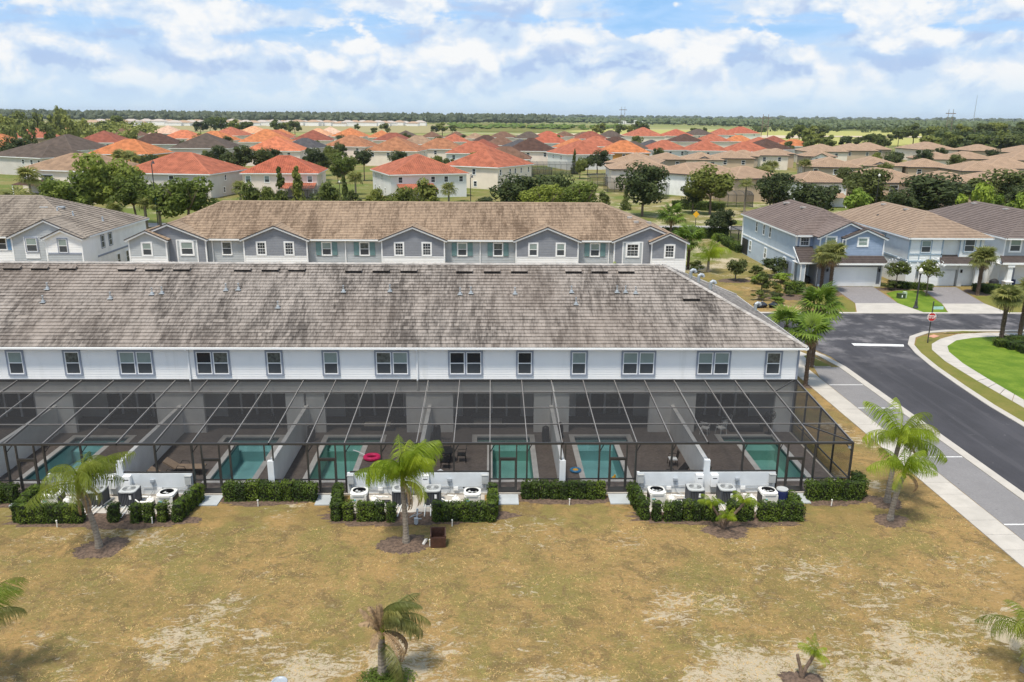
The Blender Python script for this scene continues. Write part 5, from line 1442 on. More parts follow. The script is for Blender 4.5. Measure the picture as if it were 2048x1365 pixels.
# its rear screened cage
cg_ = thing('screen_enclosure', 'dark screened patio cage behind the blue house', 'screen enclosure', (44, 130, 0))
m = MB()
for x, y in ((40.3, 125.3), (40.3, 134.5), (47.5, 134.5), (47.5, 125.3), (40.3, 130)): m.box(x-44-.06, x-44+.06, y-130-.06, y-130+.06, 0, 2.9)
m.box(-3.7, 3.5, -4.7, -4.6, 2.85, 2.95); m.box(-3.7, 3.5, 4.45, 4.55, 2.85, 2.95); m.box(-3.75, -3.65, -4.6, 4.5, 2.85, 2.95); m.box(3.45, 3.55, -4.6, 4.5, 2.85, 2.95)
m.build('frame', M['bronze'], cg_)
for nm, f_ in (('screen_panel', [(-3.7, -4.6, .1), (-3.7, 4.5, .1), (-3.7, 4.5, 2.85), (-3.7, -4.6, 2.85)]), ('screen_panel', [(-3.7, 4.5, .1), (3.5, 4.5, .1), (3.5, 4.5, 2.85), (-3.7, 4.5, 2.85)]), ('screen_panel', [(-3.7, -4.6, 2.95), (3.5, -4.6, 2.95), (3.5, 4.5, 2.95), (-3.7, 4.5, 2.95)])):
    m = MB(); m.face(f_); m.build(nm, M['screen_dense'], cg_)
# ---- middle house
H2 = thing('pale_house', 'pale ice blue house with tan tile roof and grey trim bands', 'house', (57, 111, 0))
hip(H2, 52.2, 63.0, 99.0, 123.6, 6.2, (57.6, 105.3, 57.6, 118.2, 8.75), M['tile_h2'], 17, M['tile_h2'])
m = MB(); m.laps((52.66, 123, 0), (0, -1, 0), (-1, 0, 0), 3.3, 6.02, lambda z: (0, 23.5), .2); m.laps((0, 99.5, 0), (1, 0, 0), (0, -1, 0), 3.15, 6.02, lambda z: (52.66, 56.85), .2); bpart(m, 'upper_wall', M['stucco_ice'], H2)
m = MB(); m.box(52.68, 62.4, 99.9, 123, 0, 6.02); m.box(52.68, 53.9, 99.5, 99.9, 0, 3.2); m.box(56.85, 59.1, 100.1, 100.3, 3, 6.02); m.box(59.1, 61.7, 99.55, 99.9, 3.0, 6.02); m.box(59.3, 59.9, 99.3, 99.9, 0, 2.9); m.box(53.9, 59.3, 99.5, 99.9, 2.1, 3.2); m.box(61.4, 61.9, 99.2, 99.6, 0, 3.0); bpart(m, 'wall', M['stucco_ice'], H2)
m = MB(); m.box(52.6, 56.9, 99.43, 99.5, 3.98, 4.16); m.box(52.6, 56.9, 99.43, 99.5, 3.08, 3.26); m.box(52.58, 52.66, 99.45, 123, 3.12, 3.34); m.box(52.58, 52.74, 99.42, 99.55, 3.2, 6.0)
for x in (54.0, 55.5): m.box(x-.06, x+.06, 99.44, 99.5, 3.26, 3.98)
m.box(56.78, 56.92, 99.43, 99.6, 3.2, 6.0); m.box(61.6, 61.75, 99.5, 99.6, 3, 6.0); m.box(59.05, 59.15, 99.5, 99.6, 3, 6.0); bpart(m, 'trim_band', M['trim_grey'] if False else plain('ice_trim', (0.33, 0.42, 0.50), .6), H2)
it = bpy.data.materials['ice_trim']
win(H2, 54.75, 99.46, 5.05, 1.45, 1.75, casing=it, cw=.13, up_mat=M['pane_blind']); win(H2, 57.55, 100.06, 5.1, 1.3, 1.75, casing=it, cw=.13, up_mat=M['pane_blind']); win(H2, 60.3, 99.5, 5.2, 1.55, 1.8, casing=it, cw=.13, up_mat=M['pane_screen'])
win(H2, 52.62, 106.5, 5.0, 1.2, 1.7, rz=-PI/2, casing=it, cw=.12, up_mat=M['pane_blind'])
m = MB(); m.slope((56.3, 98.4, 3.05), (60.3, 98.4, 3.05), (60.0, 99.9, 3.95), (56.9, 99.9, 3.95), 5); m.slope((60.3, 98.4, 3.05), (63.2, 99.3, 3.05), (63.2, 100.4, 3.9), (60.0, 99.9, 3.95), 5); bpart(m, 'porch_roof', M['tile_porch'], H2)
m = MB(); m.box(56.3, 60.3, 98.33, 98.42, 2.85, 3.05); bpart(m, 'porch_fascia', M['stucco_ice'], H2)
garage_door(H2, 54.3, 59.0, 99.46, 2.05, M['stucco_ice'])
sconce(H2, 59.6, 99.28, 2.0)
for xx, yy in ((57.2, 116.5), (57.2, 110)):
    m = MB(); m.box(xx-.5, xx+.4, yy-.35, yy+.35, 0, .18); m.build('roof_vent', M['cap_front'], H2, (-57, -111, 8.45))
for xx, yy in ((54.6, 113), (55, 107)):
    m = MB(); m.lathe([(.2, 0), (.15, .3), (0, .32)], xx, yy, 8); m.build('vent_pipe', M['dark_trim'], H2, (-57, -111, 7.2))
# ---- right house
H3 = thing('pale_house', 'pale house with dark taupe roof and pillared porch at the right picture edge', 'house', (70, 111, 0))
hip(H3, 64.5, 77.0, 99.0, 123.6, 6.2, (71.3, 105.5, 71.3, 118.0, 8.9), M['tile_h3'], 17, M['tile_h3'])
m = MB(); m.laps((64.95, 123, 0), (0, -1, 0), (-1, 0, 0), 0.0, 6.02, lambda z: (0, 23.2), .2); m.box(64.98, 76.5, 101.0, 123, 0, 6.02); bpart(m, 'wall', M['stucco_ice'], H3)
m = MB(); m.laps((0, 99.8, 0), (1, 0, 0), (0, -1, 0), 3.7, 6.02, lambda z: (64.95, 76.5), .2); bpart(m, 'upper_wall', M['siding_pale'], H3)
m = MB(); m.box(64.9, 65.05, 99.72, 99.85, 3.7, 6.0); bpart(m, 'corner_board', M['white'], H3)
win(H3, 66.35, 99.77, 5.2, 1.65, 1.8, cw=.16, up_mat=M['pane_blind'])
m = MB(); m.slope((64.2, 98.5, 3.2), (77, 98.5, 3.2), (77, 99.8, 3.9), (64.6, 99.8, 3.9), 4); bpart(m, 'porch_roof', M['tile_porch'], H3)
m = MB(); m.box(64.3, 77, 98.45, 98.55, 2.95, 3.2); m.box(64.3, 77, 98.55, 101, 2.9, 2.95); bpart(m, 'porch_fascia', M['white'], H3)
m = MB(); m.box(65.2, 65.8, 98.6, 99.2, .75, 2.9); m.box(65.05, 65.95, 98.5, 99.3, 2.6, 2.9); bpart(m, 'porch_column', M['stucco_ice'], H3)
m = MB(); m.box(65.1, 65.9, 98.5, 99.3, 0, .7); m.box(65.0, 66.0, 98.4, 99.4, .7, .8); bpart(m, 'column_base', M['white'], H3)
m = MB(); m.box(66.5, 67.6, 100.93, 101.0, 0, 2.3); bpart(m, 'front_door', M['trim_grey'], H3)
m = MB(); m.box(61.9, 64.5, 101.5, 101.6, .0, 2.2); bpart(m, 'gate_panel', M['stucco_ice'], H3)
for xx, yy in ((70.8, 117), (70.8, 109.5)):
    m = MB(); m.box(xx-.5, xx+.4, yy-.35, yy+.35, 0, .18); m.build('roof_vent', M['cap_front'], H3, (-70, -111, 8.6))

# ---- red- and tan-roofed estate behind
def hip_house(name, label, x, y, w_, d_, rz, ze, zr, roof, wall, group, wins=(), n=14, over=.55, vents=0, lanai=None):
    root = thing(name, label, 'house', (x, y, 0), rz, group)
    W, D_ = w_/2, d_/2
    m = MB()
    for a, b in (((-W, -D_), (W, -D_)), ((W, -D_), (W, D_)), ((W, D_), (-W, D_)), ((-W, D_), (-W, -D_))):
        m.face([(*a, 0), (*b, 0), (*b, ze-.1), (*a, ze-.1)])
    m.build('wall', wall, root)
    x0, x1, y0, y1 = -W-over, W+over, -D_-over, D_+over
    if w_ >= d_: rg_ = (-(w_-d_)/2-.8, 0, (w_-d_)/2+.8, 0)
    else: rg_ = (0, -(d_-w_)/2-.8, 0, (d_-w_)/2+.8)
    xa, ya, xb, yb = rg_
    A, Bc, Cc, Dc = (x0, y0, ze), (x1, y0, ze), (x1, y1, ze), (x0, y1, ze); Ra, Rb = (xa, ya, zr), (xb, yb, zr)
    m = MB()
    if w_ >= d_:
        for q in ((A, Bc, Rb, Ra), (Cc, Dc, Ra, Rb), (Bc, Cc, Rb, Rb), (Dc, A, Ra, Ra)): m.slope(*q, n, .04)
        hp = [(A, Ra), (Dc, Ra), (Bc, Rb), (Cc, Rb), (Ra, Rb)]
    else:
        for q in ((A, Bc, Ra, Ra), (Cc, Dc, Rb, Rb), (Bc, Cc, Rb, Ra), (Dc, A, Ra, Rb)): m.slope(*q, n, .04)
        hp = [(A, Ra), (Bc, Ra), (Cc, Rb), (Dc, Rb), (Ra, Rb)]
    r_ = m.build('roof', roof, root)
    m = MB()
    for p, q in hp: cap_strip(m, p, q, .2, .1)
    m.build('ridge_caps', roof, r_)
    m = MB()
    fm = M['dark_trim'] if 'tan' in name else M['white']
    for p, q in ((A, Bc), (Bc, Cc), (Cc, Dc), (Dc, A)): m.bar((p[0], p[1], ze-.13), (q[0], q[1], ze-.13), .06, .24)
    m.face([(x0, y0, ze-.24), (x1, y0, ze-.24), (x1, y1, ze-.24), (x0, y1, ze-.24)])
    m.build('fascia', fm, root)
    for (side, r, z, ww, hh, k_) in wins:      # side: f front, l left, r right; r: -1..1 along the wall
        pos, ang = {'f': ((r*W, -D_-.02), 0), 'l': ((-W-.02, -r*D_), -PI/2), 'r': ((W+.02, r*D_), PI/2)}[side]
        if k_:
            window(root, pos[0], pos[1], z, ww, hh, ang, M['white'], .12, M['pane_blind'] if k_ == 2 else M['pane_dark'], M['pane_screen'])
        else:
            def fw_(m): m.box(-ww/2, ww/2, -.05, .02, -hh/2, hh/2)
            o = mobj('window', cached(('fw', ww, hh), fw_, 'window', M['white']), root, (pos[0], pos[1], z), ang)
            for zz in (-.25, .25):
                mobj('pane', cached(('fp', ww, hh), lambda m: m.box(-ww/2+.13, ww/2-.13, -.07, -.04, -hh*.19, hh*.19), 'pane', M['pane_dark']), o, (0, 0, zz*hh*.94))
    return root
def W2(side, rs, z, k_=0, ww=1.2, hh=1.6): return [(side, r, z, ww, hh, k_) for r in rs]
def lean_to(root, x0, x1, y, dp, z0, z1, roof):
    m = MB(); m.slope((x0, y-dp, z0), (x1, y-dp, z0), (x1, y, z1), (x0, y, z1), 6, .04); m.build('lean_to_roof', roof, root)
    for x in (x0+.2, x1-.2):
        m = MB(); m.box(x-.1, x+.1, y-dp+.1, y-dp+.3, 0, z0-.05); m.build('porch_post', M['white'], root)
def yard_cage(label, x, y, w_, d_, h, rz=0.0, dome=.6):
    root = thing('screen_enclosure', label, 'screen enclosure', (x, y, 0), rz, 'back yard screen cages')
    m = MB(); n = max(2, round(w_/2.2))
    for k_ in range(n+1):
        xx = -w_/2+w_*k_/n
        m.box(xx-.05, xx+.05, -d_/2-.05, -d_/2+.05, 0, h); m.bar((xx, -d_/2, h), (xx, -d_/6, h+dome), .07, .1); m.bar((xx, -d_/6, h+dome), (xx, d_/2, h+dome), .07, .1)
    m.box(-w_/2, w_/2, -d_/2-.06, -d_/2+.04, h-.1, h); m.box(-w_/2, w_/2, -d_/2-.04, -d_/2+.03, .9, .97)
    for s in (-1, 1):
        m.box(s*w_/2-.05, s*w_/2+.05, -d_/2, d_/2, h-.1, h)
    m.build('frame', M['bronze'], root)
    for k_ in range(n):
        a, b = -w_/2+w_*k_/n, -w_/2+w_*(k_+1)/n
        for q in ([(a, -d_/2, 0), (b, -d_/2, 0), (b, -d_/2, h), (a, -d_/2, h)], [(a, -d_/2, h), (b, -d_/2, h), (b, -d_/6, h+dome), (a, -d_/6, h+dome)], [(a, -d_/6, h+dome), (b, -d_/6, h+dome), (b, d_/2, h+dome), (a, d_/2, h+dome)]):
            m = MB(); m.face(q); m.build('screen_panel', M['screen_dense'], root)
    for s in (-1, 1):
        m = MB(); m.face([(s*w_/2, -d_/2, 0), (s*w_/2, d_/2, 0), (s*w_/2, d_/2, h+dome), (s*w_/2, -d_/6, h+dome), (s*w_/2, -d_/2, h)]); m.build('screen_panel', M['screen_dense'], root)
GO = 'red tiled houses of the estate'
ZEo, ZRo = 6.0, 10.4
h = hip_house('red_roof_house', 'salmon roofed grey house right behind the left end of the second townhouse row', -79.5, 215.5, 23.5, 21, R(-8), ZEo, 10.6, M['roof_salmon'], M['greige'], GO, W2('f', (-.80, .15, .85), 4.6, 1, 1.5, 1.9)+W2('r', (-.2,), 4.6, 1)+W2('r', (-.3, .2), 1.6, 1), 22)
h = hip_house('red_roof_house', 'coral roofed cream house between two dark trees left of the round lollipop tree', -54, 217, 18.5, 17, R(4), ZEo, 9.9, M['roof_red'], M['pinkcream'], GO, W2('f', (-.85, -.35, .8), 4.5, 2, 1.4, 1.8)+W2('r', (0,), 4.5, 1), 20)
lean_to(h, 0.5, 9.0, -8.5, 5, 2.6, 3.6, M['roof_salmon'])
h = hip_house('red_roof_house', 'coral roofed pale grey house with small lean-to porch, left of the cream one', -19.5, 219.5, 20, 21.5, R(20), ZEo, 10.4, M['roof_salmon'], M['palegrey'], GO, W2('f', (-.75, .1, .45, .85), 4.6, 1, 1.3, 1.7)+W2('l', (-.6, .1), 4.6, 1)+W2('l', (-.7, -.2, .4), 1.5, 1), 22)
lean_to(h, -8.5, 1.0, -10.75, 4.5, 2.5, 3.6, M['roof_salmon'])
h = hip_house('red_roof_house', 'salmon roofed cream house with its corner towards the camera, above the dark bushes', -.5, 246.5, 17.5, 21, R(-30), 6.3, 10.9, M['roof_salmon'], M['cream'], GO, W2('f', (.1,), 4.8, 1, 1.3, 1.9)+W2('f', (-.35, .15), 1.4, 1, 1.3, 1.7)+W2('r', (-.85, -.3, 0, .35, .8), 4.8, 1, 1.1, 1.8), 22)
h = hip_house('brown_roof_house', 'tan brown roofed cream house behind the big tree at far left', -108, 222, 25, 18, R(-16), 6.0, 9.8, M['roof_tan'], M['cream'], GO, [('f', -.35, 3.9, 4.0, 1.9, 1), ('f', -.92, 3.9, 1.6, 1.9, 1), ('f', .3, 4.2, 1.4, 1.7, 1)], 20)
lean_to(h, -11, -2, -9, 5, 2.4, 3.4, M['roof_dkbrown'])
h = hip_house('dark_roof_house', 'charcoal roofed grey house at the left picture edge', -153, 285, 27, 19, R(-28), 6.0, 9.8, M['roof_charcoal2'], M['greige'], GO, W2('f', (.3, .62, .9), 4.5, 1, 1.5, 1.7)+W2('l', (-.3, .3), 4.5, 1), 18)
HOUSES = [ # x, y, w, roof, wall, windows
 (-265,489,20,'salmon','tanwall',0),(-293,586,22,'peach','pinkcream',0),(-194,421.6,20,'redbrown','palegrey',1),(-234,541,20,'brown','cream',0),(-234,609,20,'pale','greige',0),(-181,495,19,'ltorange','cream',0),
 (-162,405.6,20,'dkbrown','greige',0),(-170,337.3,21,'charcoal','palegrey',1),(-212,364.4,18,'orange','tanwall',0),(-124.6,366.5,22,'charcoal','greige',0),(-152.8,463,20,'orange','cream',0),(-177,570.5,20,'salmon','cream',0),
 (-181,639.6,20,'peach','cream',0),(-134,516,20,'salmon','cream',0),(-120.7,449.5,24,'orange','cream',0),(-88.9,345.8,20,'ltorange','pinkcream',2),(-143,570,15,'orange','cream',0),(-122,590,17,'peach','cream',0),(-124.8,650,18,'pale','cream',0),
 (-103,483,20,'redbrown','cream',0),(-84,376,15,'slate','greige',0),(-66,395,19,'tanorange','pinkcream',2),(-96,570,20,'orange','cream',0),(-45,402,15,'charcoal','greige',0),(-71.9,548,16,'orange','cream',0),(-57.4,487,18,'redbrown','cream',0),
 (-59,575,14,'charcoal','greige',0),(-40,560,13,'brown','cream',0),(-37.8,430,17,'tan','cream',0),(-40,352,20,'tanorange','cream',2),(-23,374,18,'tanorange','cream',2),(-21,474.8,15,'salmon','cream',0),(-7,333.5,18,'salmon','palegrey',2),
 (5,291.7,16,'brown','tanwall',0),(-24,568,13,'brown','cream',0),(-10.5,536,13,'tan','cream',0),(-3,488,13,'dkbrown','cream',0),(8.2,575,15,'brown','cream',0),(5,425.6,15,'brown','cream',0),(25,551,17,'charcoal','cream',0),(14,395,13,'slate','cream',0),
 (40,586,16,'red','cream',1),(32.3,468,19,'red','palegrey',1),(54,612,13,'brown','cream',0),(69,617,13,'brown','cream',0),(67,560,19,'redbrown','palegrey',1),(-4,384,14,'redbrown','cream',0),(87,605,18,'charcoal','cream',0),(67,445.6,16,'dkbrown','cream',0),
 (40,396,16,'orange','cream',0),(53,421,18,'salmon','cream',0),(119,650,24,'salmon','cream',0),(80,412,12,'slate','palegrey',0),(66,385,13,'charcoal','greige',0),(36,336,18,'salmon','palegrey',2),(56.5,353,18,'orange','ochre',2),(149,668,18,'red','cream',0),
 (175,700,20,'charcoal','cream',1),(120,512,16,'dkbrown','cream',0),(198,712,20,'salmon','palegrey',1),(238,790,26,'red','palegrey',1),(139,520,17,'salmon','cream',0),(80,382,16,'salmon','palegrey',2),(98,378,16,'salmon','palegrey',2),(115,372,16,'salmon','cream',2),
 (156.5,522,15,'orange','cream',0),(132,396,17,'dkbrown','palegrey',2),(172,502,14,'redbrown','cream',0),(148,455,15,'salmon','cream',0),(164,446,14,'orange','palegrey',1),(17.5,362,19,'dkbrown','pinkcream',2),(-132.7,308,20,'orange','ochre',1)]
CN = {'salmon': 'salmon', 'red': 'red', 'orange': 'bright orange', 'ltorange': 'light orange', 'peach': 'peach', 'pale': 'pale pink', 'redbrown': 'reddish brown', 'brown': 'brown', 'dkbrown': 'dark brown', 'tanorange': 'orange tan', 'tan': 'tan', 'charcoal': 'charcoal', 'slate': 'slate grey'}
cnt = {}
order = {}
for i, hh in enumerate(HOUSES): order.setdefault(hh[3], []).append((hh[0]/hh[1], i))
rank = {}
for k_, v in order.items():
    for r_, (_, i) in enumerate(sorted(v)): rank[i] = (r_, len(v))
rh = random.Random(11)
for i, (x, y, w_, rc, wc, wn_) in enumerate(HOUSES):
    r_, tot = rank[i]
    nm = {'charcoal': 'dark_roof_house', 'slate': 'dark_roof_house', 'dkbrown': 'brown_roof_house', 'brown': 'brown_roof_house', 'redbrown': 'brown_roof_house', 'tan': 'brown_roof_house'}.get(rc, 'red_roof_house')
    lab = '%s hip roofed house, %s' % (CN[rc], ('%s %s roof counted from the left' % (ORD[r_], CN[rc])) if tot > 1 else 'the only roof of that colour')
    w_ *= 1.08
    dd = w_*rh.uniform(.85, 1.15)
    wl_ = []
    if wn_: wl_ = W2('f', (-.7, -.1, .6) if wn_ == 2 else (-.5, .5), 4.5, 0, 1.3, 1.7) + (W2('r' if x < 0 else 'l', (-.4, .4), 4.5, 0) if wn_ == 2 else [])
    ang = R(rh.uniform(-14, 14)) + (R(8) if x > 0 else 0)
    hip_house(nm, lab, x, y, w_, dd, ang, 6.0, 6.0+min(w_, dd)*.235+.35, M['roof_'+rc], M[wc], GO, wl_, 8 if y > 380 else 14)
GT = 'tan tiled houses of the estate'
tk = dict(group=GT)
def TA(label, x, y, w_, d_, rz, wall, wins=(), zr=8.3, n=14, ze=5.8):
    return hip_house('tan_roof_house', label, x, y, w_, d_, rz, ze, zr, M['roof_tanflat'], wall, GT, wins, n)
TA('tan roofed house with beige walls, left of the white walled one behind the lone oak', 44.5, 246, 18.5, 18, R(-3), M['cream'], W2('l', (-.6, .2), 4.4, 1, 1.2, 1.8))
TA('tan roofed house with blank white side wall right of the lone oak', 57, 229, 14, 22, R(-48), M['stucco_white'], W2('l', (-.1, .25, -.6), 4.4, 1, 1.3, 1.8), 8.3)
TA('tan roofed khaki house half hidden by the two trees beside the blue house', 65.5, 212, 15, 15, R(18), M['tanwall'], W2('f', (0.2,), 4.4, 1), 8.3)
h = TA('small tan roofed white house behind the blue house roof', 79, 198.5, 11.5, 11, R(2), M['stucco_white'], W2('f', (-.6, .55), 4.3, 1, 1.5, 1.9), 8.0)
lean_to(h, -2, 5, -5.5, 3, 2.4, 3.3, M['roof_tanflat'])
h = TA('tan roofed ochre walled house right of the small white one', 98, 203.5, 13.5, 20, R(3), M['tanwall'], [('f', -.3, 4.4, 2.2, 1.8, 1), ('f', .75, 4.4, 2.2, 1.8, 1)], 8.5)
lean_to(h, -6, 1.5, -10, 3, 2.5, 3.4, M['roof_tanflat'])
h = TA('tan roofed house with grey gabled front and white framed windows, right of the palms', 109, 263, 17, 18, R(-14), M['khaki'], W2('f', (-.6, .1, .6), 4.4, 1, 1.5, 1.8)+W2('l', (-.3, .2), 4.4, 1), 8.5)
TANS = [(49,279,17,0),(64,300,12,1),(77,301,13,2),(92,314,14,1),(101,329,12,0),(114,338,13,1),(123,354,11,0),(132,332,12,2),(154,383,18,1),(174,397,18,1),(190,414,18,1),(224,421,20,1),(243,407,16,0),(253,386,18,0),(172,316,14,0),(188,323,14,0),(204,315,16,0),(127,272,14,2),(141,265,13,1),(148,248,14,0),(165,262,17,0),(112.5,201,12.5,0),(130,203,17,0)]
ot = sorted(range(len(TANS)), key=lambda q: TANS[q][0]/TANS[q][1])
for i, (x, y, w_, k_) in enumerate(TANS):
    wl_ = W2('f', (-.5, .45), 4.3, 0, 1.4, 1.7) if k_ else []
    h = TA('tan roofed house in the right-hand estate, %s plain tan roof from left' % ORD[ot.index(i)], x, y, w_, w_*rh.uniform(.95, 1.3), R(rh.uniform(-20, 2)), M[('tanwall', 'khaki', 'cream')[i % 3]], wl_, 5.8+w_*.16+.2, 10)
    if k_ == 2:   # little white gable front
        W = w_*.28; D_ = -w_*.55
        m = MB(); m.face([(-W, D_-.4, 0), (W, D_-.4, 0), (W, D_-.4, 5.3), (0, D_-.4, 6.9), (-W, D_-.4, 5.3)]); m.face([(W, D_-.4, 0), (W, D_+2, 0), (W, D_+2, 5.3), (W, D_-.4, 5.3)]); m.face([(-W, D_-.4, 0), (-W, D_+2, 0), (-W, D_+2, 5.3), (-W, D_-.4, 5.3)]); m.build('gable_wall', M['stucco_white'], h)
        m = MB(); m.slope((-W-.4, D_+4, 5.25), (-W-.4, D_-.8, 5.25), (0, D_-.8, 7.0), (0, D_+4, 7.0), 5); m.slope((W+.4, D_-.8, 5.25), (W+.4, D_+4, 5.25), (0, D_+4, 7.0), (0, D_-.8, 7.0), 5); m.build('gable_roof', M['roof_tanflat'], h)
        m = MB(); m.bar((-W-.4, D_-.82, 5.2), (0, D_-.82, 6.95), .1, .25); m.bar((0, D_-.82, 6.95), (W+.4, D_-.82, 5.2), .1, .25); m.build('rake_board', M['dark_trim'], h)
        for s in (-1, 1): window(h, s*W*.5, D_-.42, 4.4, 1.1, 1.6, 0, M['trim_grey'], .1)
for lab, x, y, w_, d_, hh, rz in (('dark domed screen cage beside the beige tan-roofed house', 36.5, 232, 8, 9, 2.9, 0), ('wide dark screen cage behind the cream corner house', 22, 301, 19, 9, 3.6, 0), ('low dark screen cage in front of the wide one behind the bushes', 15.5, 286, 11, 6, 2.6, 0), ('dark screen cage between the cypress and the beige house', 33.5, 252, 7, 8, 2.7, 0),
                                  ('dark screen cage against the white walled tan-roofed house', 43.5, 214, 6, 9, 2.9, -.3), ('dark screen cage under the trees behind the blue house', 58, 194, 8, 6, 2.9, 0), ('dark screen cage behind the coral roofed cream house', -46, 203, 7, 6, 2.6, 0), ('dark screen cage in front of the salmon roofed grey house', -77, 199, 12, 6, 2.8, 0), ('dark screen cage in front of tan brown roofed house at far left', -104, 205, 13, 6, 2.6, -.2), ('dark screen cage right of the ochre walled house', 105, 191, 8, 6, 2.9, 0)):
    yard_cage(lab, x, y, w_, d_, hh, rz)

# ------------------------------------------------------------------ vegetation
def rdir(rg):
    while True:
        v = Vector((rg.uniform(-1, 1), rg.uniform(-1, 1), rg.uniform(-1, 1)))
        if .05 < v.length < 1: return v.normalized()
def leafq(m, c, n, s, rg, asp=0.6):
    a = n.cross(rdir(rg))
    if a.length < .05: a = n.cross(Vector((.3, .9, .2)))
    a.normalize(); b = n.cross(a)
    a *= s; b *= s*asp
    m.face([c-a, c-b*.9, c+a, c+b*.9])
def crown_mesh(name, mat, seed, lobes, nleaf, leaf, spread=(1, 1, .8), inner=.55, shape='round'):
    """unit crown (radius about 1, centred on 0) of leaf clumps spread through several lobes"""
    rg = random.Random(seed)
    L = []
    for i in range(lobes):
        if shape == 'cone':
            z = rg.uniform(-1, 1); r = (1-z)/2*.75+.12; a = rg.uniform(0, 6.28); q = rg.uniform(0, .55)*r
            L.append((Vector((q*math.cos(a), q*math.sin(a), z)), r*.62))
        else:
            d = rdir(rg); k_ = rg.uniform(.30, .82)
            L.append((Vector((d.x*k_*spread[0], d.y*k_*spread[1], d.z*k_*spread[2]+.05)), rg.uniform(.17, .42)))
    m = MB()
    per = nleaf//lobes
    for c, r in L:
        for _ in range(per):
            d = rdir(rg)
            q = r*(inner+(1-inner)*rg.random()**.5)*rg.uniform(.85, 1.18)
            p = c+Vector((d.x, d.y, d.z*.85))*q
            n = (d*1.0+rdir(rg)*.75+Vector((0, 0, .35))).normalized()
            leafq(m, p, n, leaf*rg.uniform(.6, 1.35), rg)
    return m.mesh(name, mat)
def trunk_mesh(seed, limbs=5, mat=None, r0=.035, split=-.55):
    """unit trunk from z=-1.6 up into the crown"""
    rg = random.Random(seed); m = MB(); m.smooth = True
    top = Vector((rg.uniform(-.05, .05), rg.uniform(-.05, .05), split))
    m.tube([(0, 0, -1.6), (0, 0, -1.1), top], [r0*1.5, r0*1.15, r0], 8)
    for k_ in range(limbs):
        a = 2*PI*k_/limbs+rg.uniform(-.4, .4); q = rg.uniform(.35, .65)
        e = Vector((q*math.cos(a), q*math.sin(a), rg.uniform(-.05, .45)))
        mid = top.lerp(e, .5)+Vector((0, 0, -.08))
        m.tube([top, mid, e], [r0*.75, r0*.5, r0*.18], 6)
        for _ in range(2):
            e2 = e+Vector((rg.uniform(-.25, .25), rg.uniform(-.25, .25), rg.uniform(.05, .3)))
            m.tube([mid, e2], [r0*.35, r0*.1], 5)
    return m.mesh('trunk', mat or M['trunk'])
OAK = [(crown_mesh('crown', M['leaf_oak'], 10+i, 22, 4200, .068), trunk_mesh(30+i)) for i in range(3)]
OAKD = [(crown_mesh('crown', M['leaf_dark'], 20+i, 22, 4200, .068), trunk_mesh(40+i)) for i in range(3)]
OAKL = [(crown_mesh('crown', M['leaf_light'], 15+i, 22, 4200, .068), trunk_mesh(35+i)) for i in range(2)]
OAKB = [(crown_mesh('crown', M['leaf_bright'], 25+i, 12, 1800, .10), trunk_mesh(45+i)) for i in range(2)]
FAROAK = [(crown_mesh('crown', M['leaf_oak'], 60+i, 10, 800, .15), trunk_mesh(61+i, 3)) for i in range(2)] + [(crown_mesh('crown', M['leaf_dark'], 64, 10, 800, .15), trunk_mesh(65, 3))]
CONI = [(crown_mesh('crown', M['leaf_oak'], 70+i, 22, 1800, .085, shape='cone'), trunk_mesh(72+i, 2)) for i in range(2)]
PINE = [(crown_mesh('crown', M['leaf_pine'], 80+i, 14, 900, .14, (.8, .8, 1.0)), trunk_mesh(82+i, 4, r0=.03)) for i in range(3)]
SHRUB = [(crown_mesh('crown', M['leaf_dark'], 90, 12, 1500, .09, inner=.4), trunk_mesh(92, 4)), (crown_mesh('crown', M['leaf_bright'], 91, 12, 1500, .10, inner=.4), trunk_mesh(93, 4)), (crown_mesh('crown', M['leaf_oak'], 94, 12, 1500, .09, inner=.4), trunk_mesh(95, 4))]
rv = random.Random(77)
def tree(name, label, cat, proto, x, y, zc_, r, group=None, hz=None, ztrunk=True):
    """zc_ crown centre height, r crown radius, hz vertical half-height"""
    root = thing(name, label, cat, (x, y, 0), rv.uniform(0, 6.28), group)
    hz = hz or r*.85
    c = mobj('crown', proto[0], root, (0, 0, zc_)); c.scale = (r, r, hz)
    t_ = mobj('trunk', proto[1], root, (0, 0, zc_)); k_ = zc_/1.6
    t_.scale = (max(r, zc_*.55), max(r, zc_*.55), k_)
    return root
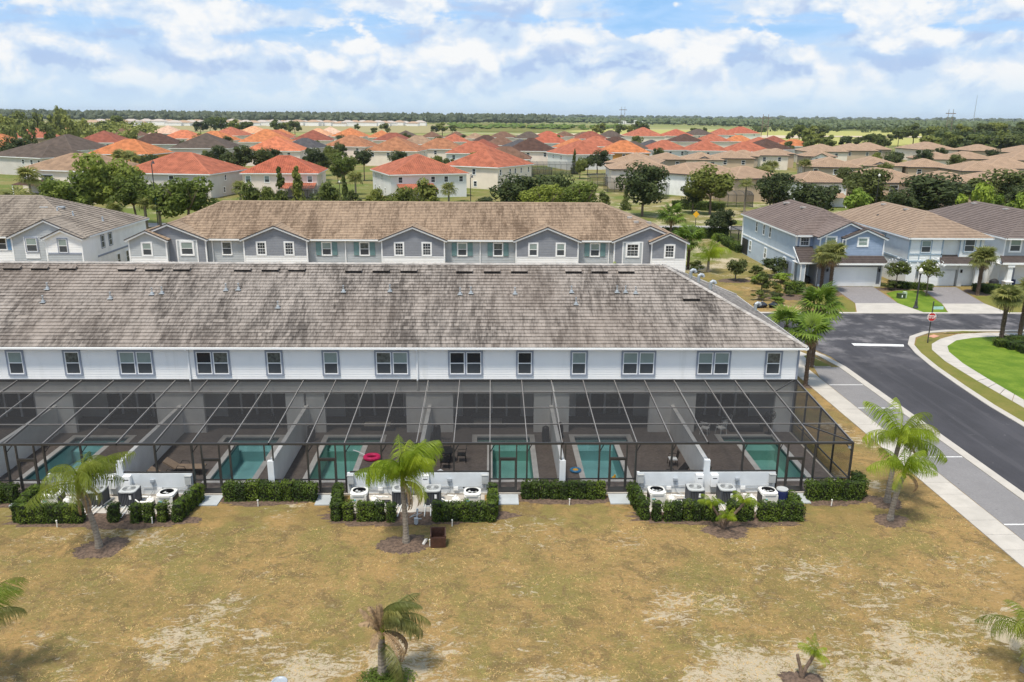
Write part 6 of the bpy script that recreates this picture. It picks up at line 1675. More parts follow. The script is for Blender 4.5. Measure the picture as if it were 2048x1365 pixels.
# trees beyond the second row
MIDT = [('oakl','full green tree above the left townhouse roof',-70.4,152,7.6,5.8),('oakl','smaller tree at the right flank of the big tree above the left townhouse',-64.2,148,6.2,4.0),('oakl','low tree at the left flank of the big tree above the left townhouse',-74.5,145,6.2,4.3),
 ('oakl','wide tree in the gap between the left and second townhouse rows',-52.8,142,6.0,5.0),('shr','bushy tree behind the left end of the second townhouse ridge',-43.8,150,4.6,2.9),('con','pointed conifer, left of a pair behind the second townhouse ridge',-39.8,155,5.4,2.6),('con','pointed conifer, right of a pair behind the second townhouse ridge',-36.6,155,5.8,2.6),
 ('shr','low bush left of the conifer pair behind the second townhouse ridge',-41.3,150,4.4,2.3),('shr','bush in front of the dark cage right of the conifer pair',-29.9,152,4.6,3.2),('con','slim conifer right of the bush beside the coral roofed house',-26.8,150,4.8,2.2),
 ('oakl','round lollipop tree on the green lawn between two coral roofed houses',-38.3,215,7.6,4.3),('shr','bush left of the cabbage palm before the pale grey coral roofed house',-16.7,150,4.4,3.0),('shr','bush beside the cabbage palm before the cream corner house',-12.1,155,4.8,3.4),('shr','low bush before the lean-to of the pale grey house',-21.3,150,4.2,2.3),
 ('oakd','big dark bush tree before the cream corner house',5.3,165,5.2,4.9),('oakl','paler round tree right of the big dark bush tree',10.4,156,4.8,3.8),('oakd','dark tree behind the paler round tree',13.4,172,5.4,4.3),('oakl','thin yellowish tree left of the lawn with the lone oak',18,160,5.2,3.6),
 ('oakd','feathery tree right of the far cypress beside the beige house',38.8,300,5.5,4.7),('oakd','small tree left of the feathery one near the beige house',34.8,296,4.2,3.2),
 ('oakd','lone spreading oak on the dry lawn behind the second townhouse row',32.2,172,6.4,5.0),('oak','dense green tree with bare trunk before the khaki tan-roofed house',47.8,176,5.8,4.7),('oakd','dark low tree left of the dense green tree',44.7,179,3.8,2.8),
 ('oakd','rounded dark tree right of the cabbage palm behind the blue house',62.3,178,5.2,4.2),('oakd','small greyish tree at the corner of the blue house cage',40,140,3.0,2.3),('oakd','dark tree just above the blue house ridge',64,160,5.0,4.7),('oakd','dark tree around the estate lamp behind the tan roof',79.9,172,6.0,4.9),
 ('oakd','tree behind the small white tan-roofed house',88.3,200,6.8,3.2),('bri','bright green bush below the estate lamp behind the tan roof',71.8,158,4.4,2.9),('oakd','very wide dark tree above the dark taupe roof',91.3,165,5.6,7.2),('oakd','wide dark tree at the right edge above the dark taupe roof',106.3,170,6.1,7.0),
 ('bri','bright bush, left of three above the right house roof',90.4,150,5.0,2.6),('bri','bright bush, middle of three above the right house roof',92.3+1.5,148,4.4,2.3),('bri','bright bush, right of three above the right house roof',97.5,148,4.2,2.3),('oakd','low dark tree left of the very wide dark tree',80.4,158,4.4,3.2),('oakd','low dark tree at the right picture edge above the last roof',100.8,152,5.0,3.6),
 ('oakd','dark pine tree, left of a clump behind the salmon roofed grey house',-70.3,231,8.8,4.6),('oakd','dark pine tree, middle of a clump behind the salmon roofed grey house',-63.9,233,8.6,3.9),('oakd','dark pine tree, right of a clump behind the salmon roofed grey house',-63.8,243,8.6,2.9),
 ('oakd','round dark tree between the coral roofed cream house and the orange tan roofs',-55.5,262,7.4,4.2),('oakd','dark tree right behind the lollipop tree',-40.4,262,7.4,3.9),('oakd','dark tree before the orange tan roofed house wall',-30.6,272,6.6,3.6),('oakd','dark tree left of the pale walled salmon house',-13.5,262,5.2,3.0),
 ('oak','tree by the tan estate street, left of two beside the white gable',64.4,222,5.6,2.2),('oak','tree by the tan estate street, right of two beside the white gable',70,224,5.4,2.6),('oak','tree before the grey gabled tan-roofed houses',119,246,5.8,2.6),('oak','tree in the far end of the tan estate street',140,296,6.6,3.2),('oakd','dark tree behind the tan estate street end',150,303,6.2,3.7),('oakd','dark tree right of the tan estate street end',157,296,7.0,4.4),('oakd','dark tree filling the gap in the tan roofs',139,282,6.6,4.0),('oakd','dark tree right of the gap in the tan roofs',159,278,6.8,3.2),('oakd','dark bush tree left among the far right tan roofs',184,336,6.8,3.7),('oakd','dark bush tree right among the far right tan roofs',208,338,6.8,3.3),
 ('oakd','dark tree mass at the left picture edge below the salmon roof',-172,302,7.0,6.9),('oakd','dark tree right of the mass at the left edge',-177,322,7.2,3.2),('oak','small tree below the peach roof at far left',-183,347,7.4,3.4),('oakd','dark tree right of the charcoal roof at far left',-141,318,6.8,3.5),('oakd','dark tree left of the salmon roofed grey house',-108,262,4.8,4.4),('oakd','small dark tree below the light orange roof',-142,385,6.5,2.5),('oakd','small dark tree between the orange roofs at left',-128,405,7.6,3.1)]
PR = {'oakl': OAKL, 'oak': OAK, 'oakd': OAKD, 'bri': OAKB, 'shr': [SHRUB[2], OAK[1]], 'con': CONI}
for i, (k_, lab, x, y, z, r) in enumerate(MIDT):
    pr_ = PR[k_][i % len(PR[k_])]
    if y < 190: r *= 1.22; z *= 1.06
    nm = {'oakl': 'broadleaf_tree', 'oak': 'broadleaf_tree', 'oakd': 'broadleaf_tree', 'bri': 'bush', 'shr': 'bush', 'con': 'conifer'}[k_]
    tree(nm, lab, {'broadleaf_tree': 'tree', 'bush': 'bush', 'conifer': 'conifer'}[nm], pr_, x, y, z, r, 'trees around the estate', hz=(z*.86 if k_ in ('shr', 'con', 'bri') else min(r*.9, z*.82)))
rb_ = random.Random(44)
for i in range(17):
    x = -46+4.4*i+rb_.uniform(-1, 1); hgt = rb_.uniform(3.0, 5.6)
    tree('bush', 'leafy bush in the shrub row behind the second townhouse ridge, %s from the left' % ORD[i], 'bush', (SHRUB[2], OAK[2], SHRUB[0], OAK[0])[i % 4], x, rb_.uniform(160, 182), hgt*.55, rb_.uniform(2.3, 3.4), 'shrub row behind the second townhouses', hz=hgt*.5)
for lab, x, y, h, r in (('dark columnar cypress beside the wide screen cage', 30.3, 300, 9, 1.9), ('dark columnar cypress at the right end of the second townhouse ridge', 30.6, 184, 6.2, 1.6)):
    tree('cypress', lab, 'cypress', (CONI[0][0], CONI[0][1]), x, y, h*.52, r, hz=h*.5)
# trees between the red roofs
re_ = random.Random(123); ET = []
allh = [(h_[0], h_[1], h_[2]) for h_ in HOUSES]+[(h_[0], h_[1], h_[2]) for h_ in TANS]+[(-79.5, 215, 24), (-54, 217, 20), (-19.5, 219, 22), (-.5, 246, 22), (-108, 222, 26), (-153, 285, 28), (44, 246, 19), (57, 229, 24), (65, 212, 16), (79, 198, 12), (98, 203, 20), (109, 263, 18)]
while len(ET) < 48:
    y = re_.uniform(232, 560); x = re_.uniform(-.52, .42)*y
    if all((x-a)**2+(y-b)**2 > (c_*.72+3.2)**2 for a, b, c_ in allh) and all((x-q[0])**2+(y-q[1])**2 > 60 for q in ET): ET.append((x, y, re_.uniform(2.6, 4.6)))
ET.sort(key=lambda q: q[0]/q[1])
for i, (x, y, r) in enumerate(ET):
    tree('estate_tree', 'garden tree between the estate houses, %s such tree from the left' % ORD[i], 'tree', (OAK+OAKD+FAROAK)[i % 9], x, y, r*1.25, r, 'garden trees of the estate', hz=r*1.05)
# far trees, each its own
FAR = [(-310,700,14.3,8.6),(-324,760,17.4,5.1),(-295,640,9.6,7.0),(-280,620,9.3,5.9),(-264,640,7.0,3.4),(-268,800,10.5,8.4),(-264,820,11.7,10.7),(-238,780,10.0,9.1),(-277,800,8.6,7.4),(-229,780,9.2,7.1),(-206,800,10.1,8.2),(-183,780,9.6,8.0),(-194,800,9.3,6.1),(-144,900,8.5,4.5),(-102,820,8.3,7.2),(-107,760,6.9,3.8),(-50,850,8.8,8.5),(-57,840,7.0,5.2),(-40,860,7.8,5.3),(107,800,9.4,9.0),(122,800,9.0,7.0),(137,820,9.8,5.2),(146,830,11.7,7.3),(146,790,9.8,8.0),(232,620,11.3,8.2),(218,560,10.2,9.0),(255,640,12.6,6.8),(232,640,7.9,4.2),(194,470,8.1,5.1),(207,480,7.9,4.5),(222,480,8.6,6.6),(224,470,8.1,5.2),(211,470,7.7,4.5),(308,620,9.7,6.0),(340,660,11.4,9.2),(291,600,8.6,4.1),(342,640,9.5,7.2),(168,440,7.2,5.3),(160,440,7.2,3.5),(244,560,8.1,3.8),(201,500,8.5,6.0),(268,900,9.2,3.5),(209,850,9.0,4.3),(219,850,9.0,4.4),(249,900,9.5,2.9),(236,440,8.5,7.4),(251,450,9.1,8.3),(266,460,9.5,9.2),(264,440,9.0,8.3),(280,450,9.9,9.2),(284,440,9.2,9.1),(306,560,11.6,7.9),(331,580,12.1,8.3),(357,600,12.6,9.5),(372,600,13.4,9.6),(387,600,12.9,9.8)]
fo = sorted(range(len(FAR)), key=lambda q: FAR[q][0]/FAR[q][1])
for i, (x, y, z, r) in enumerate(FAR):
    q = fo.index(i)
    lab = 'tree standing beyond the red and tan roofs, %s' % (('%s from the left along the fields' % ORD[q]) if q < 28 else ('%s from the right along the fields' % ORD[len(FAR)-1-q]))
    tree('field_tree', lab, 'tree', FAROAK[i % 3], x, y, min(z, r*1.3+2), r, 'trees along the fields', hz=min(r, z*.8))
PIN = [(-298,520,15.9,6.0),(-311,560,17.6,7.2),(-268,500,16.9,6.3),(-278,540,17.9,6.0),(-239,480,16.1,6.0),(-252,520,14.3,5.0),(-315,620,21.0,5.2),(-267,560,10.6,5.4),(-258,470,13.3,5.3),(-256,450,12.2,5.1),(-242,460,13.0,5.2),(-222,520,9,5.5),(-283,480,13,5.5),(-290,455,11,5.0),(-236,540,11,6),(-320,505,14,6),(-330,540,15,7)]
po = sorted(range(len(PIN)), key=lambda q: PIN[q][0]/PIN[q][1])
for i, (x, y, z, r) in enumerate(PIN):
    tree('pine_tree', 'tall pine in the wood at the far left, %s pine from the left edge' % ORD[po.index(i)], 'pine tree', PINE[i % 3], x, y, z*.68, r, 'pines at the far left', hz=z*.62)

# ---- palms
def frond_mesh(seed, L=2.7, droop=1.0, lw=.5, n=46, mat=None, width=.035, hang=.55):
    """feather frond along +x, arching down"""
    rg = random.Random(seed); m = MB()
    P = []
    for k_ in range(13):
        t_ = k_/12
        ang = 0.95-droop*1.9*t_**1.3
        P.append(ang+rg.uniform(-.05, .05))
    pts = [Vector((0, 0, 0))]
    for k_ in range(12):
        pts.append(pts[-1]+Vector((math.cos(P[k_]), 0, math.sin(P[k_])))*L/12)
    m.tube(pts, [.035*(1-.85*k_/12) for k_ in range(13)], 5)
    for k_ in range(n):
        t_ = .10+.9*k_/n; f_ = t_*12; i = min(11, int(f_)); p = pts[i].lerp(pts[i+1], f_-i)
        d = (pts[i+1]-pts[i]).normalized(); ln = lw*(math.sin(PI*min(1, t_*.92+.06))**.6)*rg.uniform(.8, 1.1)
        for s in (-1, 1):
            side = Vector((0, s, 0)); u = d.cross(side)*s
            dirv = (side*.8+d*.55+Vector((0, 0, -hang*rg.uniform(.5, 1.3)))).normalized()
            tip = p+dirv*ln+Vector((0, 0, -ln*.35*hang)); md = p+dirv*ln*.5
            w_ = width*rg.uniform(.8, 1.2)
            m.face([p+d*w_*.6, p-d*w_*.6, md-d*w_, md+d*w_]); m.face([md+d*w_, md-d*w_, tip])
    return m.mesh('frond', mat or M['leaf_queen'])
FQ = [frond_mesh(200+i, (2.7, 2.9, 2.6, 2.8, 2.4)[i], (0.8, 1.1, 1.3, .6, 1.0)[i], .86, 42, None, .020, 1.2) for i in range(5)]
FQO = [frond_mesh(240+i, (2.7, 2.9, 2.6, 2.8, 2.4)[i], (0.8, 1.1, 1.3, .6, 1.0)[i], .8, 38, M['leaf_queen_dull'], .018, 1.3) for i in range(5)]
FQP = [frond_mesh(210+i, 2.1, (1.15, 1.4)[i], .48, 54, M['leaf_queen_pale'], .017, 1.1) for i in range(2)]
FQD = frond_mesh(215, 1.9, 1.45, .14, 30, M['thatch'], .025, 1.2)
def palm_trunk(h, r0, r1, lean=(0, 0), mat=None, base=1.35):
    m = MB(); m.smooth = True; n = 14
    pts, rd = [], []
    for k_ in range(n+1):
        t_ = k_/n
        pts.append((lean[0]*t_*t_, lean[1]*t_*t_, h*t_)); rd.append((r0+(r1-r0)*t_)*(1+(base-1)*max(0, 1-t_*6))*(1+.05*(k_ % 2)))
    m.tube(pts, rd, 10)
    return m.mesh('trunk', mat or M['palm_trunk'])
def queen_palm(label, x, y, h, seed, fronds, lean=(0, 0), dead=2, s=1.0, meshes=None, r=.15, wind=0.5, name='queen_palm', az=None):
    rg = random.Random(seed)
    root = thing(name, label, 'palm tree', (x, y, 0.02), 0, 'feather palms on the lawn')
    mobj('trunk', palm_trunk(h, r, r*.72, lean), root)
    top = Vector((lean[0], lean[1], h))
    m = MB(); m.smooth = True; m.tube([top-Vector((0, 0, .1)), top+Vector((.03, 0, .5*s)), top+Vector((.08, 0, .95*s))], [r*.8, r*.7, .03], 8)
    m.build('crownshaft', M['leaf_queen'], root)
    ms_ = meshes or FQ
    for k_ in range(fronds):
        a = (2*PI*k_/fronds+rg.uniform(-.3, .3)) if az is None else R(az[k_ % len(az)])+rg.uniform(-.2, .2)
        a = a-wind*math.sin(a)*.8        # swept to the right by the wind
        o = mobj('frond', ms_[rg.randrange(len(ms_))], root, tuple(top+Vector((0, 0, .35*s+rg.uniform(-.1, .25)))))
        o.rotation_euler = (rg.uniform(-.35, .35), rg.uniform(-.65, .55), a)
        k2 = s*rg.uniform(.7, 1.1); o.scale = (k2, k2, k2)
    for k_ in range(dead):
        o = mobj('dead_frond', FQD, root, tuple(top+Vector((0, 0, .15)))); o.rotation_euler = (0, .75+rg.uniform(0, .3), rg.uniform(-1.2, .3)); o.scale = (s, s, s)
    return root
queen_palm('wind-blown queen palm in a mulch ring at the left, before the sixth pool cage', -19.1, 35.6, 3.0, 1, 20, (-.75, .25), 5, 1.0, FQO)
queen_palm('bright green queen palm in a mulch ring at the centre', -4.2, 35.95, 3.1, 2, 22, (-.12, .15), 6, 1.05)
queen_palm('queen palm farther back of the pair beside the street walk', 21.95, 40.05, 3.4, 3, 18, (.25, .1), 2, .95, FQ+FQO[:2])
queen_palm('shorter queen palm nearer the camera of the pair beside the street walk', 21.15, 38.0, 2.6, 4, 13, (.35, -.05), 3, .78, FQ)
FDW = [frond_mesh(230+i, 1.25, (.25, .9)[i], .30, 26, M['thatch'], .03, .5) for i in range(2)]
wp = queen_palm('withered queen palm with grey tattered fronds at the bottom centre', -4.1, 26.1, 1.75, 5, 12, (.02, 0), 5, 1.0, FQP, .17, .9, az=(-25, -60, 15, -40, 40, -10, 70, -80, 5))
for k_, (a, e, q) in enumerate(((170, -.1, 0), (150, -.75, 1), (95, -.95, 0), (60, -.8, 0), (-150, -.35, 1), (-100, .2, 1), (200, -.5, 0), (20, -.9, 0))):
    o = mobj('dead_frond', FDW[q], wp, (.02, 0, 1.85)); o.rotation_euler = (0, e, R(a))
o = mobj('frond', FQP[1], wp, (.05, -.05, 1.45)); o.rotation_euler = (0, .75, R(-50)); o.scale = (1.05, 1.2, 1.05)
queen_palm('palm at lower left picture edge with only its drooping fronds in frame', -18.8, 26.0, 1.7, 6, 18, (0, 0), 1, 1.0, FQO[1:3]+FQP[:1], .14, .2)
queen_palm('palm at lower right picture edge with only its drooping fronds in frame', 20.6, 26.0, 1.1, 7, 15, (0, 0), 1, .9, FQO[1:3], .14, .2)
queen_palm('feather palm on the dry lawn just behind the right end of the near roof', 29.8, 108.5, 1.6, 8, 12, (0, 0), 0, 1.25, None, .2)
for i, (lab, x, y, h) in enumerate((('palm top poking above the near ridge at the left', -30.5, 86.0, 2.6), ('palm top poking above the near ridge at the middle', -1.2, 88.0, 2.6), ('palm top poking above the near ridge at the right', 13.9, 92.0, 2.3))):
    queen_palm(lab, x, y, h, 20+i, 11, (0, 0), 0, .8)
def fan_mesh(seed, mat, segs=22, pet=.75, rad=.85, droop=.5, spread=300):
    rg = random.Random(seed); m = MB()
    m.tube([(0, 0, 0), (pet*.5, 0, .12), (pet, 0, .12)], [.022, .018, .014], 5)
    c = Vector((pet, 0, .12))
    for k_ in range(segs):
        a = R(-spread/2+spread*(k_+.5)/segs)
        d = Vector((math.cos(a), math.sin(a), 0)); ln = rad*(.72+.28*math.cos(a/2.0))*rg.uniform(.88, 1.05)
        q = Vector((-d.y, d.x, 0)); w_ = ln*.075
        m1 = c+d*ln*.62+Vector((0, 0, -.06*droop)); tip = c+d*ln+Vector((0, 0, -ln*droop*rg.uniform(.25, .6)))
        e = Vector((0, 0, .02))
        c0 = c+d*ln*.12
        m.face([c0, m1-q*w_, m1+e]); m.face([c0, m1+e, m1+q*w_])
        m.face([m1-q*w_, tip, m1+e]); m.face([m1+e, tip, m1+q*w_])
    return m.mesh('frond', mat)
FANW = [fan_mesh(300+i, M['leaf_fan'], 17, .9, 1.15, .75, 250) for i in range(3)]
FANS = [fan_mesh(310+i, M['leaf_sabal'], 20, .55, .75, .9, 270) for i in range(3)]
FAND = fan_mesh(320, M['thatch'], 16, .6, .8, 1.2)
FANLOW = [fan_mesh(330+i, M['leaf_sabal'], 9, .5, .8, .9, 250) for i in range(2)]
def boots(h, r, seed, mat=None):
    """palm trunk wrapped in criss-crossed leaf bases"""
    rg = random.Random(seed); m = MB()
    m.tube([(0, 0, 0), (0, 0, h*.5), (0, 0, h)], [r*1.1, r*.85, r*.95], 10)
    rows = int(h/.14)
    for k_ in range(rows):
        for q in range(7):
            a = 2*PI*(q+.5*(k_ % 2))/7+rg.uniform(-.1, .1); z = .1+k_*.14
            d = Vector((math.cos(a), math.sin(a), 0)); s = Vector((-d.y, d.x, 0))
            p0 = d*r*.9+Vector((0, 0, z)); p1 = d*(r*1.28)+Vector((0, 0, z+.20))+s*rg.choice((-.05, .05))
            m.face([p0-s*.075, p0+s*.075, p1+s*.035, p1-s*.035])
    return m.mesh('trunk', mat or M['palm_boot'])
def fan_palm(name, label, x, y, h, seed, n, meshes, s=1.0, r=.2, dead=5, group='fan palms', bootm=None, low=False, z=0.02):
    rg = random.Random(seed)
    root = thing(name, label, 'palm tree', (x, y, z), rg.uniform(0, 6), group)
    if low: mobj('trunk', palm_trunk(h, r, r*.9), root)
    else: mobj('trunk', boots(h, r, seed, bootm), root)
    for k_ in range(n):
        el = rg.uniform(-.55, 1.25); a = 2*PI*k_*.381966+rg.uniform(-.2, .2)
        o = mobj('frond', meshes[rg.randrange(len(meshes))], root, (0, 0, h+rg.uniform(-.1, .12)))
        o.rotation_euler = (rg.uniform(-.3, .3), -el, a); k2 = s*rg.uniform(.85, 1.15); o.scale = (k2, k2, k2)
    for k_ in range(dead):
        o = mobj('dead_frond', FAND, root, (0, 0, h-.1)); o.rotation_euler = (0, rg.uniform(.8, 1.3), rg.uniform(0, 6.28)); o.scale = (s*.8, s*.8, s*.8)
    return root
fan_palm('fan_palm', 'fan palm with dark shaggy trunk at the near roof corner', 25.0, 60.1, 4.2, 1, 20, FANW, .95, .14, 8)
fan_palm('fan_palm', 'tallest fan palm above the near roof corner, over the junction', 27.4, 65.0, 5.2, 2, 22, FANW, 1.12, .14, 8)
fan_palm('fan_palm', 'smaller fan palm peeping over the near roof hip, left of the tall one', 23.9, 62.5, 4.3, 3, 13, FANW, .95, .13, 4)
fan_palm('fan_palm', 'fan palm behind the right end of the second townhouse row', 31.0, 138.3, 3.9, 4, 22, FANW, 1.5, .17, 3)
fan_palm('fan_palm', 'fan palm with leaning dark trunk at the corner of the second townhouse row', 27.5, 110.5, 4.0, 5, 20, FANW, 1.3, .17, 5)
fan_palm('sabal_palm', 'cabbage palm nearer the porch before the blue house, left of a pair', 41.3, 99.2-1.3, 3.8, 6, 30, FANS, 1.45, .19, 3)
fan_palm('sabal_palm', 'cabbage palm beside the driveway before the blue house, right of a pair', 41.5, 95.7, 4.6, 7, 30, FANS, 1.5, .19, 3)
fan_palm('sabal_palm', 'cabbage palm between the ice blue house and the right house', 58.9, 94.0, 4.4, 8, 38, FANS, 1.4, .2, 3)
fan_palm('sabal_palm', 'cabbage palm on the corner lawn, left of the pair at the right edge', 48.2, 72.2, 4.5, 9, 30, FANS, 1.25, .17, 3)
fan_palm('sabal_palm', 'cabbage palm on the corner lawn, right of the pair at the right edge', 51.6, 74.6, 4.4, 10, 30, FANS, 1.25, .17, 3)
for i, (lab, x, y, zt, s) in enumerate((('cabbage palm before the tan brown roofed house at far left', -89.1, 160, 8.0, 2.3), ('cabbage palm in the gap beside the banner lamp', -57.4, 141.5, 5.0, 1.5), ('cabbage palm left of the banner lamp', -60.4, 143, 4.9, 1.4), ('palm on the lawn before the pale grey coral roofed house', -33.9, 205, 4.8, 2.0), ('palm at the corner of the salmon roofed grey house', -51.3, 168, 5.6, 1.6), ('cabbage palm between the pale grey house and the cream corner house', -8.7, 167, 5.6, 1.6),
                                     ('pale trunked palm before the khaki tan-roofed house', 56.6, 180, 6.0, 1.6), ('palm in the tan estate street, leftmost of three', 72.4, 216, 6.6, 1.8), ('palm in the tan estate street, middle of three', 82, 238, 6.6, 1.9), ('palm in the tan estate street, rightmost of three', 93.5, 243, 6.8, 2.0), ('palm clump below the bright orange roof at left, leftmost', -121, 272, 6.0, 2.6), ('palm clump below the bright orange roof at left, middle', -116, 268, 6.0, 2.6), ('palm clump below the bright orange roof at left, rightmost', -111.3, 263, 5.0, 2.4), ('yellowish low palm at the left edge, left of two', -89.5, 150, 4.6, 2.2), ('yellowish low palm at the left edge, right of two', -86.2, 150.5, 4.9, 2.4), ('low palm left of the banner lamp, before the big tree', -63.5, 138, 4.0, 1.9))):
    fan_palm('palm_tree', lab, x, y, zt, 40+i, 24, FANLOW+FANS[:1], s, .2 if zt > 5 else .25, 0, 'palms around the estate', low=True)
# twin pygmy palms
def pygmy(label, x, y, stems, seed):
    root = thing('pygmy_palm', label, 'palm tree', (x, y, 0.04), 0, 'small palms')
    rg = random.Random(seed)
    for k_, (dx, dy, h, nf) in enumerate(stems):
        m = MB(); m.smooth = True; m.tube([(0, 0, 0), (dx*.35, dy*.3, h*.45), (dx*.8, dy*.8, h*.8), (dx, dy, h)], [.085, .07, .065, .06], 8); m.build('trunk', M['palm_boot'], root)
        for q in range(nf):
            o = mobj('frond', FQ[rg.randrange(5)], root, (dx, dy, h)); k2 = rg.uniform(.24, .34); o.scale = (k2, k2*.9, k2); o.rotation_euler = (0, rg.uniform(-.5, .25), 2*PI*q/nf+rg.uniform(-.3, .3))
    return root
pygmy('small pygmy palm with three stems before the right-hand equipment bay', 12.0, 37.1, ((-.65, .1, 1.35, 9), (.95, .0, 1.5, 11), (.05, -.25, .75, 9)), 4)
pygmy('stubby two-stemmed pygmy palm at the bottom right', 11.8, 25.7, ((-.15, .25, .85, 0), (.42, .1, .95, 10)), 5)

# ---- hedges
def hedge_mesh(seed, w_, d_, h, n, rough=.05):
    rg = random.Random(seed); m = MB()
    ph = [rg.uniform(0, 6.28) for _ in range(6)]
    A = [('t', w_*d_), ('f', w_*h), ('b', w_*h), ('l', d_*h), ('r', d_*h)]
    tot = sum(a for _, a in A)
    for nm, ar in A:
        for _ in range(int(n*ar/tot)):
            u, v = rg.uniform(-.5, .5), rg.uniform(-.5, .5)
            if nm == 't': p, nr = Vector((u*w_, v*d_, h)), Vector((0, 0, 1))
            elif nm in 'fb': s = -1 if nm == 'f' else 1; p, nr = Vector((u*w_, s*d_/2, (v+.5)*h)), Vector((0, s, .2))
            else: s = -1 if nm == 'l' else 1; p, nr = Vector((s*w_/2, v*d_, (v*0+rg.random())*h)), Vector((s, 0, .2)); p.y = v*d_
            tz = p.z/h
            k_ = 1-.16*(1-tz)**2-.10*max(0, tz-.85)*4*(abs(u)+abs(v))*.6
            p.x *= k_; p.y *= k_
            p += nr*rough*(math.sin(p.x*9+ph[0])+math.sin(p.z*8+ph[1])+math.sin(p.y*9+ph[2]))*.6+nr*rg.uniform(-.05, .045)
            leafq(m, p, (nr+rdir(rg)*.8).normalized(), rg.uniform(.035, .07), rg, .6)
    return m.mesh('foliage', M['leaf_hedge'])
HB_ = [hedge_mesh(400+i, .68, .62, 1.0, 900) for i in range(3)]
HBS = [hedge_mesh(410+i, .50, .55, 1.0, 700) for i in range(3)]
def core_mesh(w_, d_, h):
    m = MB(); m.box(-w_/2*.78, w_/2*.78, -d_/2*.78, d_/2*.78, 0.05, h*.93); return m.mesh('twig_core', M['twig'])
CB, CBS = core_mesh(.68, .62, 1.0), core_mesh(.50, .55, 1.0)
hz_ = random.Random(9)
def hedge(label, pts, narrow=False, h=1.0, s=1.0, z=0.0, group='clipped hedges at the pool cages'):
    """clipped hedge: one shrub per point"""
    cx, cy_ = sum(p[0] for p in pts)/len(pts), sum(p[1] for p in pts)/len(pts)
    root = thing('hedge', label, 'hedge', (cx, cy_, z), 0, group)
    for i, p in enumerate(pts):
        o = mobj('shrub', (HBS if narrow else HB_)[i % 3], root, (p[0]-cx, p[1]-cy_+hz_.uniform(-.03, .03), 0)); sc_ = hz_.uniform(.94, 1.06)
        o.scale = (s*sc_, s*hz_.uniform(.92, 1.05), h*hz_.uniform(.95, 1.04)); o.rotation_euler = (0, 0, hz_.choice((0, PI))+hz_.uniform(-.06, .06))
        mobj('twig_core', CBS if narrow else CB, o)
    return root
def run(x0, x1, y, step=.62): 
    n = max(1, round(abs(x1-x0)/step)); return [(x0+(x1-x0)*k_/n, y) for k_ in range(n+1)]
for cx, g_ in ((12.15, 'right-hand'), (-4.05, 'middle'), (-20.4, 'left-hand')):
    hedge('clipped hedge along the left side of the %s equipment bay' % g_, [(cx-4.05+.0, 38.35), (cx-4.12, 38.9), (cx-4.18, 39.45), (cx-4.25, 40.0), (cx-4.3, 40.5)], True, 1.0)
hedge('row of slim clipped shrubs, right-hand equipment bay, left of small twin palm', [(8.75, 38.25), (9.35, 38.2), (9.8, 38.2), (10.35, 38.2), (10.85, 38.2), (11.35, 38.2), (11.75, 38.2)], True)
hedge('row of clipped shrubs, right-hand equipment bay, right of small twin palm', [(12.7, 38.2), (13.25, 38.2), (13.6, 38.2), (14.35, 38.15), (14.85, 38.15), (15.4, 38.15), (15.8, 38.15), (16.25, 38.15)], True)
hedge('row of clipped shrubs, middle equipment bay, left of the centre palm', [(-7.45, 38.35), (-6.75, 38.35), (-6.3, 38.35), (-5.8, 38.35), (-5.2, 38.3)], True)
hedge('thick clipped hedge, middle equipment bay, right of the centre palm', run(-2.8, .0, 38.25, .5), True)
hedge('clipped hedge along the right side of the middle equipment bay', [(.12, 38.7), (.12, 39.25), (.12, 39.8), (.1, 40.4)], True)
hedge('thick clipped hedge, left-hand equipment bay, left of its palm', run(-24.1, -21.3, 38.25, .5), True)
hedge('row of slim clipped shrubs, left-hand equipment bay, right of its palm', [(-19.55, 38.35), (-18.4, 38.3), (-17.75, 38.3), (-17.05, 38.3)], True)
hedge('clipped hedge along the right side of the left-hand equipment bay', [(-16.3, 38.4), (-16.22, 38.95), (-16.12, 39.5), (-16.02, 40.1), (-15.95, 40.5)], True)
hedge('long clipped hedge before the cage between the middle and right-hand bays', run(1.95, 6.1, 40.75, .53), True, .95)
hedge('long clipped hedge before the cage between the left-hand and middle bays', run(-14.3, -9.9, 40.7, .62))
hedge('clipped hedge wrapping the right corner of the last pool cage', run(17.9, 20.3, 40.55, .6)+[(20.75, 40.95), (20.85, 41.5)], False, 1.05)
hedge('clipped hedge at the left picture edge before the last cage', run(-28.5, -26.1, 40.55, .6))
hedge('small round shrub beside the navy barrel', [(16.45, 39.75), (16.55, 39.4)], True, .75)
hedge('long dark clipped hedge along the back road beside the blue house cage', run(30.5, 41.0, 140.0, 1.1), False, 1.9, 1.9, group='other hedges')
hedge('low clipped hedge running beside the blue house cage', [(39.2, 125.3+1.35*k_) for k_ in range(10)], False, 1.25, 2.0, group='other hedges')
hedge('boxy clipped shrub before the blue house porch', [(36.1, 94.6), (37.1, 94.6)], False, 1.5, 1.75, group='other hedges')
hedge('low dark hedge behind the dense green tree on the far lawn', [(42.5+1.2*k_, 187.0-.6*k_) for k_ in range(9)], False, 1.9, 1.9, group='other hedges')
hedge('low row of dark bushes along the side of the ice blue house', [(50.6+.62*k_, 98.6-.32*k_) for k_ in range(7)], False, .85, 1.2, group='other hedges')
hedge('low bushes before the pillared porch of the right house', [(60.2, 96.2), (61.2, 96.4), (62.0, 95.6), (60.9, 94.9)], False, 1.0, 1.6, group='other hedges')
